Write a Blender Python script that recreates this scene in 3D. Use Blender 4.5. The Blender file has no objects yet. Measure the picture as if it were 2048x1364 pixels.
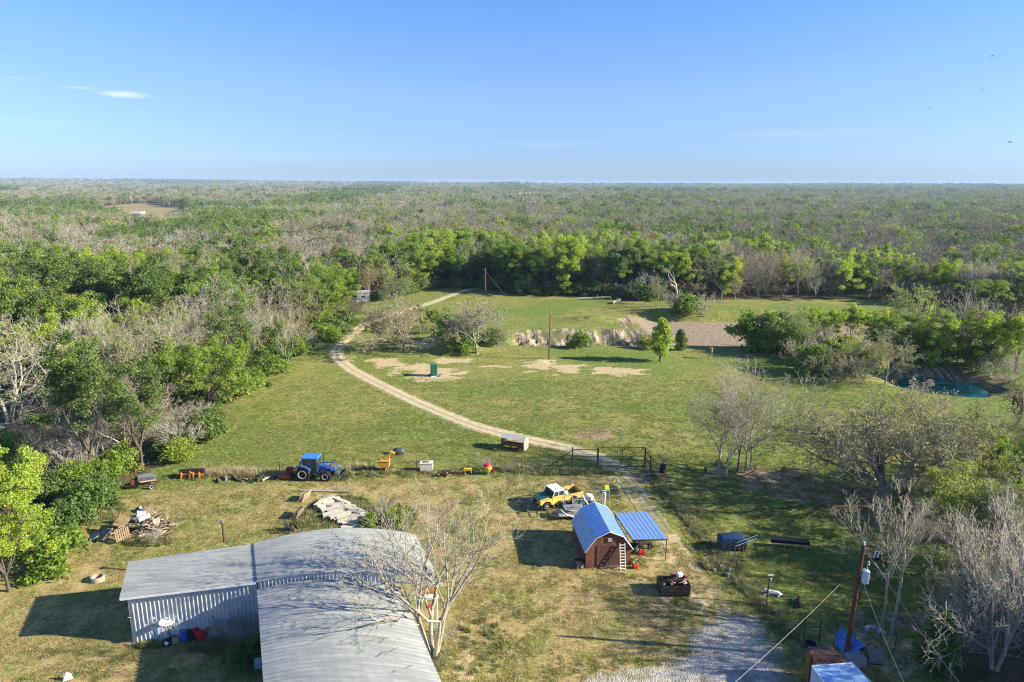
import bpy, math, random
import numpy as np
from mathutils import Vector, Matrix
random.seed(7); RNG = np.random.default_rng(7)
R = math.radians
scn = bpy.context.scene
COL = scn.collection

# ---------------------------------------------------------------- camera, sky, sun, exposure
FPX, TH, CH = 1365.33, R(13.0), 32.0
cam_d = bpy.data.cameras.new('camera'); cam = bpy.data.objects.new('camera', cam_d); COL.objects.link(cam)
cam_d.sensor_width = 36; cam_d.lens = 24; cam_d.clip_start = 0.5; cam_d.clip_end = 40000
cam.location = (0, 0, CH)
cam.rotation_euler = (Matrix.Rotation(R(90) - TH, 4, 'X') @ Matrix.Rotation(R(.13), 4, 'Z')).to_euler()
scn.camera = cam
SUN_EL, SUN_AZ = R(24), math.atan2(-0.125, 0.992)          # direction towards the sun, angle from +X
sd = Vector((math.cos(SUN_AZ) * math.cos(SUN_EL), math.sin(SUN_AZ) * math.cos(SUN_EL), math.sin(SUN_EL)))
sun_d = bpy.data.lights.new('sun', 'SUN'); sun = bpy.data.objects.new('sun', sun_d); COL.objects.link(sun)
sun_d.energy = 5.0; sun_d.angle = R(0.53); sun_d.color = (1.0, 0.90, 0.70)
sun.rotation_euler = (-sd).to_track_quat('-Z', 'Y').to_euler()
world = bpy.data.worlds.new('World'); scn.world = world; world.use_nodes = True
wn = world.node_tree.nodes; wl = world.node_tree.links
wn.clear()
wo = wn.new('ShaderNodeOutputWorld'); wb = wn.new('ShaderNodeBackground'); ws = wn.new('ShaderNodeTexSky')
ws.sky_type = 'NISHITA'; ws.sun_disc = False; ws.sun_elevation = SUN_EL
ws.sun_rotation = math.pi / 2 - SUN_AZ
ws.altitude = 100; ws.air_density = 1.0; ws.dust_density = 0.3; ws.ozone_density = 2.0
wb.inputs['Strength'].default_value = 0.058
# thin high wisps of cloud, placed by direction
tc = wn.new('ShaderNodeTexCoord')
def wisp(az, el, sa, se, amp, prev):
    """soft streak round a direction (azimuth from +Y towards +X, elevation)"""
    mp = wn.new('ShaderNodeSeparateXYZ'); wl.new(tc.outputs['Generated'], mp.inputs[0])
    def M(op, a, b=None, c=None):
        m = wn.new('ShaderNodeMath'); m.operation = op
        for i, v in enumerate((a, b, c)):
            if v is None: continue
            if isinstance(v, (int, float)): m.inputs[i].default_value = v
            else: wl.new(v, m.inputs[i])
        return m.outputs[0]
    a = M('ARCTAN2', mp.outputs[0], mp.outputs[1])
    nz = wn.new('ShaderNodeTexNoise'); nz.inputs['Scale'].default_value = 14; nz.inputs['Detail'].default_value = 5
    mm = wn.new('ShaderNodeMapping'); mm.inputs['Scale'].default_value = (1, 1, 9)
    wl.new(tc.outputs['Generated'], mm.inputs[0]); wl.new(mm.outputs[0], nz.inputs[0])
    u = M('DIVIDE', M('SUBTRACT', a, R(az)), R(sa)); v = M('DIVIDE', M('SUBTRACT', mp.outputs[2], math.sin(R(el))), R(se))
    d = M('SQRT', M('ADD', M('MULTIPLY', u, u), M('MULTIPLY', v, v)))
    f = M('MULTIPLY', M('MAXIMUM', M('SUBTRACT', 1.15, M('ADD', d, M('MULTIPLY', nz.outputs[0], .45))), 0.0), amp)
    return f if prev is None else M('ADD', f, prev)
w = wisp(-28.4, 5.98, 2.0, .32, .55, None)
w = wisp(-31.0, 6.25, 1.8, .13, .2, w)
w = wisp(-34.4, 6.6, 1.6, .10, .14, w)
w = wisp(-34, 3.9, 5, .3, .08, w)
w = wisp(22, 3.7, 9, .4, .08, w)
w = wisp(3, 3.1, 7, .3, .08, w)
w = wisp(-20, 2.0, 18, .5, .05, w)
mx = wn.new('ShaderNodeMixRGB'); mx.inputs[2].default_value = (8.6, 8.9, 9.4, 1)
cl = wn.new('ShaderNodeClamp'); wl.new(w, cl.inputs[0]); wl.new(cl.outputs[0], mx.inputs[0])
tint = wn.new('ShaderNodeMixRGB'); tint.blend_type = 'MULTIPLY'; tint.inputs[0].default_value = 1   # cool daylight white balance, softer at the horizon
sx_ = wn.new('ShaderNodeSeparateXYZ'); wl.new(tc.outputs['Generated'], sx_.inputs[0]); cr_ = wn.new('ShaderNodeValToRGB'); wl.new(sx_.outputs[2], cr_.inputs[0])
cr_.color_ramp.elements[0].position = 0.0; cr_.color_ramp.elements[0].color = (.31, .45, .856, 1); cr_.color_ramp.elements[1].position = .26; cr_.color_ramp.elements[1].color = (.425, .63, .96, 1)
e_ = cr_.color_ramp.elements.new(.118); e_.color = (.455, .545, .90, 1)
bo_ = wn.new('ShaderNodeVectorMath'); bo_.operation = 'SCALE'; bo_.inputs[3].default_value = 1.6; wl.new(cr_.outputs[0], bo_.inputs[0]); wl.new(bo_.outputs[0], tint.inputs[2])
wl.new(ws.outputs[0], tint.inputs[1]); wl.new(tint.outputs[0], mx.inputs[1])
wl.new(mx.outputs[0], wb.inputs[0]); wl.new(wb.outputs[0], wo.inputs[0])
scn.view_settings.view_transform = 'Standard'; scn.view_settings.look = 'None'
scn.view_settings.exposure = 1.38; scn.view_settings.gamma = 1.0; scn.view_settings.use_curve_mapping = False
scn.cycles.use_denoising = True; scn.cycles.denoising_prefilter = 'NONE'; scn.cycles.use_adaptive_sampling = False; scn.cycles.pixel_filter_type = 'BLACKMAN_HARRIS'; scn.cycles.filter_width = 1.1
scn.cycles.max_bounces = 6; scn.cycles.diffuse_bounces = 3; scn.cycles.transparent_max_bounces = 8
scn.cycles.volume_bounces = 0

# ---------------------------------------------------------------- projection helpers (photo pixel -> ground point)
def ray(px, py):
    x = (px - 1024) / FPX; y = -(py - 682) / FPX
    return (x, math.cos(TH) + y * math.sin(TH), -math.sin(TH) + y * math.cos(TH))
def P(px, py, z=0.0):
    d = ray(px, py); t = (z - CH) / d[2]
    return (d[0] * t, d[1] * t, z)
def proj(X, Y, Z):
    z = Z - CH; f = Y * math.cos(TH) - z * math.sin(TH); u = Y * math.sin(TH) + z * math.cos(TH)
    return 1024 + FPX * X / f, 682 - FPX * u / f
def HT(bx, by, ty):
    """height of something whose foot is at (bx, by) and whose top is at row ty"""
    g = P(bx, by); lo, hi = 0.0, 60.0
    for _ in range(40):
        m = (lo + hi) / 2
        if proj(g[0], g[1], m)[1] > ty: lo = m
        else: hi = m
    return lo
def PW(pts, z=0.0): return np.array([P(x, y, z)[:2] for x, y in pts])

# ---------------------------------------------------------------- value noise in numpy
_perm = RNG.permutation(4096)
_val = RNG.random(4096)
def vnoise(x, y):
    x = np.asarray(x, float); y = np.asarray(y, float)
    xi = np.floor(x).astype(int); yi = np.floor(y).astype(int); fx = x - xi; fy = y - yi
    fx = fx * fx * (3 - 2 * fx); fy = fy * fy * (3 - 2 * fy)
    h = lambda a, b: _val[(_perm[(a * 73 + 1999) % 4096] + b * 31 + 777) % 4096]
    return (h(xi, yi) * (1 - fx) + h(xi + 1, yi) * fx) * (1 - fy) + (h(xi, yi + 1) * (1 - fx) + h(xi + 1, yi + 1) * fx) * fy
def fbm(x, y, o=4):
    s = 0; a = .5
    for i in range(o):
        s = s + a * vnoise(x * 2 ** i + 17 * i, y * 2 ** i - 9 * i); a *= .5
    return s / (1 - .5 ** o)
def ss(a, b, x):
    t = np.clip((x - a) / (b - a), 0, 1); return t * t * (3 - 2 * t)
def inpoly(x, y, poly):
    x = np.asarray(x); y = np.asarray(y); c = np.zeros(x.shape, bool); n = len(poly)
    for i in range(n):
        x0, y0 = poly[i]; x1, y1 = poly[(i + 1) % n]
        if y0 == y1: continue
        c ^= ((y0 > y) != (y1 > y)) & (x < (x1 - x0) * (y - y0) / (y1 - y0) + x0)
    return c
def dline(x, y, pts):
    """distance to polyline and parameter along it"""
    best = np.full(np.shape(x), 1e9)
    for (ax, ay), (bx, by) in zip(pts[:-1], pts[1:]):
        dx, dy = bx - ax, by - ay; L = dx * dx + dy * dy + 1e-9
        t = np.clip(((x - ax) * dx + (y - ay) * dy) / L, 0, 1)
        best = np.minimum(best, np.hypot(x - ax - t * dx, y - ay - t * dy))
    return best
def sdpoly(x, y, poly):
    d = dline(x, y, [tuple(p) for p in poly] + [tuple(poly[0])])
    return np.where(inpoly(x, y, poly), -d, d)

# ---------------------------------------------------------------- terrain
ROAD = PW([(968, 572), (935, 579), (905, 590), (862, 606), (815, 620), (770, 633), (735, 648), (712, 662), (688, 682), (672, 704), (678, 722),
           (705, 741), (760, 770), (820, 799), (880, 825), (950, 852), (1010, 869), (1060, 880), (1130, 894), (1190, 912),
           (1228, 930), (1250, 960), (1280, 1000), (1308, 1040), (1330, 1070)])
OPEN = PW([(-420, 1500), (-200, 1240), (0, 1165), (75, 1085), (175, 1015), (268, 962), (330, 932), (352, 890), (395, 838), (460, 792), (505, 762),
           (560, 722), (640, 684), (692, 655), (722, 628), (742, 606), (800, 590), (850, 577), (965, 575), (1040, 588), (1200, 592), (1300, 600),
           (1450, 600), (1790, 598), (1860, 622), (2090, 640), (2500, 700), (2300, 900), (2000, 960), (1930, 1010), (1880, 1060), (1850, 1150), (1840, 1280), (1900, 1500)])
PONDC = P(1882, 774, -1.6)[:2]
def pit_mask(X, Y):
    # gully with the eroded bank (its far side faces the camera)
    return ss(-1, 4, X + 1.5 * vnoise(X * .3, Y * .3)) * (1 - ss(24, 34, X))
def T(X, Y):
    X = np.asarray(X, float); Y = np.asarray(Y, float); r = np.hypot(X, Y)
    z = .35 * (fbm(X / 22, Y / 22, 3) - .5) * ss(25, 60, r)
    z = z + .04 * (fbm(X / 2.8, Y / 2.8, 2) - .5) * ss(25, 60, r)
    # gully
    g = np.clip((Y - 134.5) / 4.0, 0, 1) * (1 - ss(141 + 2 * vnoise(X * .5, 0 * Y), 151 + 2 * vnoise(X * .45, 0 * Y + 3), Y))
    rill = .9 * (vnoise(X * 1.1 + Y * .35, X * 0 + 5) - .5) + .5 * (vnoise(X * 2.9 + Y * .8, X * 0 + 9) - .5)
    z = z - pit_mask(X, Y) * g * (3.0 + rill * 2.2)
    # dry pond bed
    b = ss(28, 36, X) * (1 - ss(118, 130, X)) * ss(134, 140, Y) * (1 - ss(166, 170, Y))
    z = z - 1.5 * b
    # berm beyond the bed
    z = z + .8 * ss(26, 40, X) * (1 - ss(120, 140, X)) * ss(168, 171, Y) * (1 - ss(176, 184, Y))
    # pond bowl
    d = np.hypot((X - PONDC[0]) / 1.15, Y - PONDC[1]) + 1.6 * (fbm(X / 3, Y / 3, 2) - .5); z = z - 2.8 * (1 - ss(3.0, 10.5, d))
    # dirt mounds
    for px, py, h, w in ((868, 694, 1.5, 4.2), (905, 697, .9, 3.5), (1082, 725, .55, 1.3), (935, 697, .5, 2.5), (1190, 642, 1.2, 4)):
        m = P(px, py); z = z + h * np.exp(-(((X - m[0]) / (w * 1.5)) ** 2 + ((Y - m[1]) / w) ** 2)) * (1 + .5 * (vnoise(X, Y) - .5))
    # rolling country far off
    z = z + ss(260, 900, r) * 14 * (fbm(X / 420 + 3, Y / 420, 3) - .5) - 3.5 * ss(300, 1200, r)
    z = z + ss(2500, 6500, r) * (26 * fbm(X / 2600 + 8, Y / 2600 + 2, 3)) + 34 * ss(3500, 7500, r) * ss(1500, -5500, X)
    return z
def Tz(x, y): return float(T(np.array([x]), np.array([y]))[0])
def G(px, py, dz=0.0):
    p = P(px, py); z = Tz(p[0], p[1])
    for _ in range(3):
        p = P(px, py, z); z = Tz(p[0], p[1])
    return Vector((p[0], p[1], z + dz))

# ---------------------------------------------------------------- materials
def newmat(name):
    m = bpy.data.materials.new(name); m.use_nodes = True; nt = m.node_tree; nt.nodes.clear()
    o = nt.nodes.new('ShaderNodeOutputMaterial'); b = nt.nodes.new('ShaderNodeBsdfPrincipled')
    nt.links.new(b.outputs[0], o.inputs[0]); return m, nt, b, o
class NB:
    """small node helper"""
    def __init__(s, nt): s.nt = nt; s.L = nt.links
    def n(s, t, **k):
        x = s.nt.nodes.new('ShaderNode' + t)
        for a, v in k.items(): setattr(x, a, v)
        return x
    def set(s, sock, v):
        if hasattr(v, 'is_output') or isinstance(v, bpy.types.NodeSocket): s.L.new(v, sock)
        else: sock.default_value = v
    def math(s, op, a, b=0.0, c=0.0, clamp=False):
        m = s.n('Math', operation=op, use_clamp=clamp); s.set(m.inputs[0], a); s.set(m.inputs[1], b); s.set(m.inputs[2], c); return m.outputs[0]
    def mix(s, f, a, b, bt='MIX'):
        m = s.n('MixRGB', blend_type=bt); s.set(m.inputs[0], f); s.set(m.inputs[1], a if not isinstance(a, tuple) else (*a, 1)[:4]); s.set(m.inputs[2], b if not isinstance(b, tuple) else (*b, 1)[:4]); return m.outputs[0]
    def noise(s, vec, scale, detail=4, rough=.55, dist=0.0):
        m = s.n('TexNoise'); s.L.new(vec, m.inputs['Vector']); m.inputs['Scale'].default_value = scale
        m.inputs['Detail'].default_value = detail; m.inputs['Roughness'].default_value = rough; m.inputs['Distortion'].default_value = dist; return m.outputs[0]
    def ramp(s, f, a, b):
        m = s.n('MapRange', interpolation_type='SMOOTHSTEP'); s.set(m.inputs[0], f); m.inputs[1].default_value = a; m.inputs[2].default_value = b; return m.outputs[0]
    def pos(s): return s.n('NewGeometry').outputs['Position']
    def obj(s): return s.n('TexCoord').outputs['Object']
    def attr(s, name): return s.n('Attribute', attribute_name=name).outputs['Fac']
    def rnd(s): return s.n('ObjectInfo').outputs['Random']
    def bump(s, h, strength, dist=.05):
        m = s.n('Bump'); m.inputs['Strength'].default_value = strength; m.inputs['Distance'].default_value = dist; s.L.new(h, m.inputs['Height']); return m.outputs[0]
MATS = {}
def mat(name, col, rough=.7, metal=0.0, var=.25, scale=3.0, col2=None, bump=.0, spec=.4, rust=0.0, rv=.0):
    """painted / weathered surface: base colour, blotches of a second colour, fine grain"""
    if name in MATS: return MATS[name]
    m, nt, b, o = newmat(name); k = NB(nt); v = k.obj()
    c2 = col2 or tuple(x * (1 - var) for x in col)
    n1 = k.noise(v, scale, 5); c = k.mix(k.ramp(n1, .35, .68), col, c2)
    n2 = k.noise(v, scale * 9, 3); c = k.mix(k.math('MULTIPLY', n2, .35), c, tuple(x * .55 for x in col))
    if rv: c = k.mix(k.math('MULTIPLY', k.rnd(), rv), c, tuple(x * .35 for x in col))
    if rust:
        c = k.mix(k.math('MULTIPLY', k.ramp(k.noise(v, scale * 1.7, 6), .52, .66), rust), c, (.16, .065, .03))
    k.L.new(c, b.inputs['Base Color']); b.inputs['Roughness'].default_value = rough; b.inputs['Metallic'].default_value = metal
    b.inputs['Specular IOR Level'].default_value = spec
    if bump: k.L.new(k.bump(n2, bump, .02), b.inputs['Normal'])
    MATS[name] = m; return m
def leafmat(name, c1, c2, c3, tr=.35):
    m, nt, b, o = newmat(name); k = NB(nt)
    a = k.attr('leafvar'); r = k.rnd()
    c = k.mix(k.ramp(a, 0.0, 1.0), c1, c2); c = k.mix(k.math('MULTIPLY', r, .9), c, c3)
    b.inputs['Roughness'].default_value = .55; b.inputs['Specular IOR Level'].default_value = .25
    k.L.new(c, b.inputs['Base Color'])
    t = k.n('BsdfTranslucent'); k.L.new(k.mix(.5, c, tuple(x * 1.3 for x in c2)), t.inputs[0])
    mxs = k.n('MixShader'); mxs.inputs[0].default_value = tr; k.L.new(b.outputs[0], mxs.inputs[1]); k.L.new(t.outputs[0], mxs.inputs[2])
    k.L.new(mxs.outputs[0], o.inputs[0]); MATS[name] = m; return m
def barkmat(name, c1, c2, rv=.5):
    m, nt, b, o = newmat(name); k = NB(nt); v = k.obj()
    c = k.mix(k.ramp(k.noise(v, 2.5, 5), .35, .65), c1, c2); c = k.mix(k.math('MULTIPLY', k.rnd(), rv), c, c2)
    k.L.new(c, b.inputs['Base Color']); b.inputs['Roughness'].default_value = .85; b.inputs['Specular IOR Level'].default_value = .2
    MATS[name] = m; return m

# ---------------------------------------------------------------- mesh helpers
def np_mesh(name, V, Fs, attrs=None, smooth=False):
    """V (n,3); Fs: list of int arrays (m,k)"""
    me = bpy.data.meshes.new(name); V = np.asarray(V, np.float32)
    me.vertices.add(len(V)); me.vertices.foreach_set('co', V.ravel())
    loops = np.concatenate([f.ravel() for f in Fs]); tot = np.concatenate([np.full(len(f), f.shape[1]) for f in Fs])
    st = np.concatenate([[0], np.cumsum(tot)[:-1]])
    me.loops.add(len(loops)); me.loops.foreach_set('vertex_index', loops.astype(np.int32))
    me.polygons.add(len(tot)); me.polygons.foreach_set('loop_start', st.astype(np.int32)); me.polygons.foreach_set('loop_total', tot.astype(np.int32))
    for a, v in (attrs or {}).items():
        at = me.attributes.new(a, 'FLOAT', 'POINT'); at.data.foreach_set('value', np.asarray(v, np.float32))
    me.update(calc_edges=True)
    if smooth: me.polygons.foreach_set('use_smooth', np.ones(len(tot), bool))
    return me
def link(name, me, m=None, parent=None, kind=None, loc=None):
    o = bpy.data.objects.new(name, me); COL.objects.link(o)
    if m is not None and me is not None and len(me.materials) == 0: me.materials.append(m)
    if parent: o.parent = parent
    if kind: o['kind'] = kind
    if loc is not None: o.location = loc
    return o
def tag(o, label, cat, group=None, kind=None):
    o['label'] = label; o['category'] = cat
    if group: o['group'] = group
    if kind: o['kind'] = kind
    return o
def thing(name, label, cat, loc=(0, 0, 0), rz=0.0, group=None):
    o = bpy.data.objects.new(name, None); COL.objects.link(o); o.empty_display_size = .3
    o.location = loc; o.rotation_euler = (0, 0, rz); return tag(o, label, cat, group)
class MB:
    def __init__(s): s.v = []; s.f = []
    def quad(s, *p):
        i = len(s.v); s.v += [tuple(q) for q in p]; s.f.append(tuple(range(i, i + len(p)))); return s
    def box(s, c, d, rot=None, rz=0, taper=(1, 1)):
        i = len(s.v); M = rot or Matrix.Rotation(rz, 3, 'Z')
        for sz in (-1, 1):
            tx, ty = (taper if sz > 0 else (1, 1))
            for sx, sy in ((-1, -1), (1, -1), (1, 1), (-1, 1)):
                s.v.append(tuple(M @ Vector((sx * d[0] / 2 * tx, sy * d[1] / 2 * ty, sz * d[2] / 2)) + Vector(c)))
        s.f += [(i + 3, i + 2, i + 1, i), (i + 4, i + 5, i + 6, i + 7)] + [(i + j, i + (j + 1) % 4, i + 4 + (j + 1) % 4, i + 4 + j) for j in range(4)]
        return s
    def tube(s, p0, p1, r0, r1=None, n=8, cap=True):
        r1 = r0 if r1 is None else r1; a = Vector(p0); b = Vector(p1); d = (b - a)
        if d.length < 1e-6: return s
        d.normalize(); u = d.orthogonal().normalized(); w = d.cross(u); i = len(s.v)
        for q, r in ((a, r0), (b, r1)):
            for j in range(n):
                t = 2 * math.pi * j / n; s.v.append(tuple(q + (u * math.cos(t) + w * math.sin(t)) * r))
        s.f += [(i + j, i + (j + 1) % n, i + n + (j + 1) % n, i + n + j) for j in range(n)]
        if cap: s.f += [tuple(i + n - 1 - j for j in range(n)), tuple(i + n + j for j in range(n))]
        return s
    def path(s, pts, r, n=6):
        for a, b in zip(pts[:-1], pts[1:]): s.tube(a, b, r, r, n)
        return s
    def prism(s, poly, y0, y1, plane='xz'):
        """extrude a 2D outline; plane xz extrudes along y, xy along z, yz along x"""
        i = len(s.v); n = len(poly)
        for y in (y0, y1):
            for a, b in poly: s.v.append({'xz': (a, y, b), 'xy': (a, b, y), 'yz': (y, a, b)}[plane])
        s.f += [tuple(i + j for j in range(n)), tuple(i + n + n - 1 - j for j in range(n))] + [(i + j, i + n + j, i + n + (j + 1) % n, i + (j + 1) % n) for j in range(n)]
        return s
    def lathe(s, prof, c=(0, 0, 0), n=16, axis='z'):
        i = len(s.v); k = len(prof)
        for r, z in prof:
            for j in range(n):
                t = 2 * math.pi * j / n; a, b = r * math.cos(t), r * math.sin(t)
                q = {'z': (a, b, z), 'y': (a, z, b), 'x': (z, a, b)}[axis]; s.v.append((q[0] + c[0], q[1] + c[1], q[2] + c[2]))
        for q in range(k - 1):
            s.f += [(i + q * n + j, i + q * n + (j + 1) % n, i + (q + 1) * n + (j + 1) % n, i + (q + 1) * n + j) for j in range(n)]
        s.f += [tuple(i + n - 1 - j for j in range(n)), tuple(i + (k - 1) * n + j for j in range(n))]
        return s
    def xf(s, M): s.v = [tuple(M @ Vector(q)) for q in s.v]; return s
    def mesh(s, name, smooth=False):
        me = bpy.data.meshes.new(name); me.from_pydata(s.v, [], s.f)
        if smooth: me.polygons.foreach_set('use_smooth', [True] * len(s.f))
        me.update(); return me
    def build(s, name, m, parent=None, bevel=0.0, smooth=False, loc=None, kind=None):
        me = s.mesh(name, smooth)
        if bevel or smooth:
            import bmesh
            bm = bmesh.new(); bm.from_mesh(me); bmesh.ops.recalc_face_normals(bm, faces=bm.faces)
            if bevel:
                bmesh.ops.bevel(bm, geom=list(bm.edges), offset=bevel, segments=1, affect='EDGES', clamp_overlap=True)
            bm.to_mesh(me); bm.free()
        return link(name, me, m, parent, kind, loc)
def copy_tree(o, parent=None):
    c = o.copy(); COL.objects.link(c)
    if parent is not None: c.parent = parent
    for ch in o.children: copy_tree(ch, c)
    return c
# ================================================================ GROUND
def graded(a, fine0, fine1, b, step, g=1.07):
    xs = list(np.arange(fine0, fine1 + 1e-6, step)); s = step
    x = fine1
    while x < b: s *= g; x += s; xs.append(x)
    x = fine0; s = step; pre = []
    while x > a: s *= g; x -= s; pre.append(x)
    return np.array(pre[::-1] + xs)
gx = graded(-16000, -72, 92, 16000, .62, 1.085); gy = graded(-300, 28, 186, 16500, .62, 1.075)
GX, GY = np.meshgrid(gx, gy); nx, ny = len(gx), len(gy)
xf_, yf_ = GX.ravel(), GY.ravel()
GZ = T(xf_, yf_)
sd_open = sdpoly(xf_, yf_, OPEN)
m_forest = ss(-1.5, 3.5, sd_open + 2.5 * (fbm(xf_ / 5, yf_ / 5) - .5))
FIELD1 = PW([(190, 409), (300, 405), (372, 412), (376, 462), (262, 466), (190, 430)])
FIELD2 = PW([(268, 384), (330, 382), (335, 389), (270, 390)], -2)
for FL in (FIELD1, FIELD2):
    m_forest = m_forest * (~inpoly(xf_, yf_, FL))
m_field = inpoly(xf_, yf_, FIELD1) | inpoly(xf_, yf_, FIELD2)
YARD = PW([(-500, 1500), (-300, 1200), (60, 1090), (180, 1015), (300, 972), (560, 965), (1190, 948), (1262, 955), (1300, 1010), (1400, 1130), (1520, 1240), (1640, 1400), (1700, 1700)])
m_yard = ss(1.0, -2.0, sdpoly(xf_, yf_, YARD) + 1.5 * (fbm(xf_ / 3, yf_ / 3) - .5))
dr = dline(xf_, yf_, ROAD)
m_dirt = .8 * ss(1.9, .8, dr + .8 * (fbm(xf_ / 1.5, yf_ / 1.5) - .5)) * ss(58, 70, yf_)
for off in (-.75, .75):   # faint wheel tracks from the gate lane to the gravel
    q_ = PW([(1325, 1065), (1352, 1100), (1378, 1140), (1412, 1190), (1440, 1240), (1455, 1290)]) + [off, 0]; m_dirt = np.maximum(m_dirt, .8 * ss(.9, .2, dline(xf_, yf_, q_) + .5 * (fbm(xf_ / 1.2, yf_ / 1.2) - .5)))
def patch(px, py, rx, ry, a=1.0):
    p = P(px, py); rX = rx / FPX * (p[1] / .9); ryY = abs(P(px, py - ry)[1] - P(px, py + ry)[1]) / 2
    d = np.sqrt(((xf_ - p[0]) / rX) ** 2 + ((yf_ - p[1]) / ryY) ** 2)
    return a * .8 * ss(1.45, .45, d + 2.0 * (fbm(xf_ / 2.6 + px, yf_ / 1.1) - .5))
for a in [(772, 727, 36, 9), (742, 722, 14, 6), (860, 748, 62, 12), (905, 723, 40, 6), (830, 735, 45, 6), (1000, 733, 30, 2.5), (1082, 728, 34, 8), (1140, 737, 34, 9),
          (1240, 741, 55, 9), (1110, 748, 22, 3), (1060, 742, 18, 2), (850, 762, 30, 5), (870, 693, 60, 12, .8), (700, 720, 20, 8, .6), (1130, 690, 100, 5, .5),
          (1190, 880, 60, 14, .5), (930, 1330, 26, 60, .9), (620, 990, 40, 12, .5), (225, 1165, 20, 8, .3), (1060, 880, 90, 8, .35), (1300, 1110, 70, 18, .75),
          (1345, 1215, 8, 16, .8), (1400, 1215, 8, 16, .8), (1340, 1185, 60, 20, .4), (1760, 1300, 120, 50, .8), (1640, 1260, 60, 20, .4), (1700, 757, 60, 10, .7), (240, 1300, 40, 10, .4)]:
    m_dirt = np.maximum(m_dirt, patch(*a))
# bare soil in the gully, round the bed and on the pond bank
b_pit = pit_mask(xf_, yf_) * ss(133.5, 135, yf_) * (1 - ss(148.5, 152, yf_ + 3 * (vnoise(xf_ * .4, yf_ * .1) - .5)))
m_clay = np.maximum(b_pit, ss(20, 30, xf_) * (1 - ss(46, 58, xf_)) * ss(134, 138, yf_) * (1 - ss(158, 168, yf_)) * ss(.30, .55, fbm(xf_ / 6, yf_ / 9)))
dp = np.hypot((xf_ - PONDC[0]) / 1.15, yf_ - PONDC[1])
m_clay = np.maximum(m_clay, ss(5, 7, dp) * (1 - ss(8, 11, dp + 5 * (fbm(xf_ / 3, yf_ / 3) - .5))) * .6)
m_clay = np.maximum(m_clay, patch(1900, 748, 90, 5, .8))
m_clay = np.maximum(m_clay, .3 * ss(168, 170, yf_) * (1 - ss(171, 174, yf_)) * ss(20, 30, xf_) * (1 - ss(120, 130, xf_)))
# leaf litter under the big trees on the right
m_litter = np.zeros(len(xf_))
for px, py, rx, ry in ((1560, 965, 90, 30), (1640, 990, 110, 26), (1790, 1020, 150, 40), (1460, 948, 60, 10), (1790, 1240, 90, 30), (1300, 955, 40, 14), (1192, 865, 46, 13)):
    m_litter = np.maximum(m_litter, patch(px, py, rx, ry))
idx = np.arange(nx * ny).reshape(ny, nx)
F = np.stack([idx[:-1, :-1].ravel(), idx[:-1, 1:].ravel(), idx[1:, 1:].ravel(), idx[1:, :-1].ravel()], 1)
gme = np_mesh('ground', np.stack([xf_, yf_, GZ], 1), [F], dict(forest=m_forest, yard=m_yard, dirt=m_dirt, clay=m_clay, litter=m_litter, field=m_field.astype(float)), smooth=True)
m, nt, b, o = newmat('ground_mat'); k = NB(nt); v = k.pos()
def soft(nm, w=.35, sc=2.3, lo=.35, hi=.62):
    return k.ramp(k.math('ADD', k.attr(nm), k.math('MULTIPLY', k.math('SUBTRACT', k.noise(v, sc, 6, .65), .5), w * 2)), lo, hi)
n_big = k.noise(v, .045, 3); n_mid = k.noise(v, .32, 5, .6, .6); n_fin = k.noise(v, 2.1, 8, .82, .5); n_ult = k.noise(v, 13, 4, .7)
past = k.mix(k.ramp(n_mid, .36, .62), (.155, .195, .038), (.27, .25, .075))
past = k.mix(k.ramp(n_big, .4, .62), past, (.125, .19, .03), 'MIX')
past = k.mix(k.math('MULTIPLY', k.ramp(n_fin, .52, .60), .8), past, (.42, .39, .13))
past = k.mix(k.math('MULTIPLY', k.ramp(n_fin, .47, .38), .85), past, (.06, .095, .018))
yard = k.mix(k.ramp(n_mid, .42, .64), (.44, .325, .14), (.24, .245, .065))
yard = k.mix(k.math('MULTIPLY', k.ramp(n_big, .47, .62), .7), yard, (.18, .205, .045))
yard = k.mix(k.math('MULTIPLY', k.ramp(n_fin, .52, .61), .85), yard, (.54, .43, .22))
yard = k.mix(k.math('MULTIPLY', k.ramp(n_fin, .47, .38), .85), yard, (.10, .10, .028))
c = k.mix(k.attr('yard'), past, yard)
speck = k.math('MULTIPLY', k.ramp(k.noise(v, 2.6, 3, .7), .66, .72), k.ramp(k.noise(v, .10, 3), .50, .60))
c = k.mix(k.math('MULTIPLY', speck, .9), c, (.62, .60, .5))
c = k.mix(k.attr('field'), c, (.33, .26, .12))
floor = k.mix(k.ramp(n_fin, .35, .65), (.09, .066, .036), (.17, .13, .078)); floor = k.mix(k.ramp(n_mid, .5, .6), floor, (.055, .075, .025))
c = k.mix(soft('forest'), c, floor)
mpp = k.n('Mapping'); mpp.inputs['Rotation'].default_value = (0, 0, R(28)); mpp.inputs['Scale'].default_value = (1.0, .10, .10); k.L.new(v, mpp.inputs[0]); n_ril = k.noise(mpp.outputs[0], 1.5, 4, .6)
clay = k.mix(k.ramp(k.math('ADD', k.math('MULTIPLY', n_fin, .4), k.math('MULTIPLY', n_ril, .6)), .45, .55), (.15, .11, .075), (.50, .42, .31)); clay = k.mix(k.ramp(n_mid, .48, .58), clay, (.18, .175, .075))
c = k.mix(soft('clay'), c, clay)
dirt = k.mix(k.ramp(n_fin, .35, .65), (.46, .35, .19), (.64, .51, .31))
c = k.mix(k.math('MULTIPLY', soft('dirt', .8, 1.4, .38, .66), .92), c, dirt)
lit = k.mix(k.ramp(n_fin, .42, .58), (.44, .32, .20), (.24, .165, .10))
c = k.mix(soft('litter', .4), c, lit)
c = k.mix(k.math('MULTIPLY', k.ramp(n_ult, .45, .7), .5), c, (.03, .035, .012))
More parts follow.
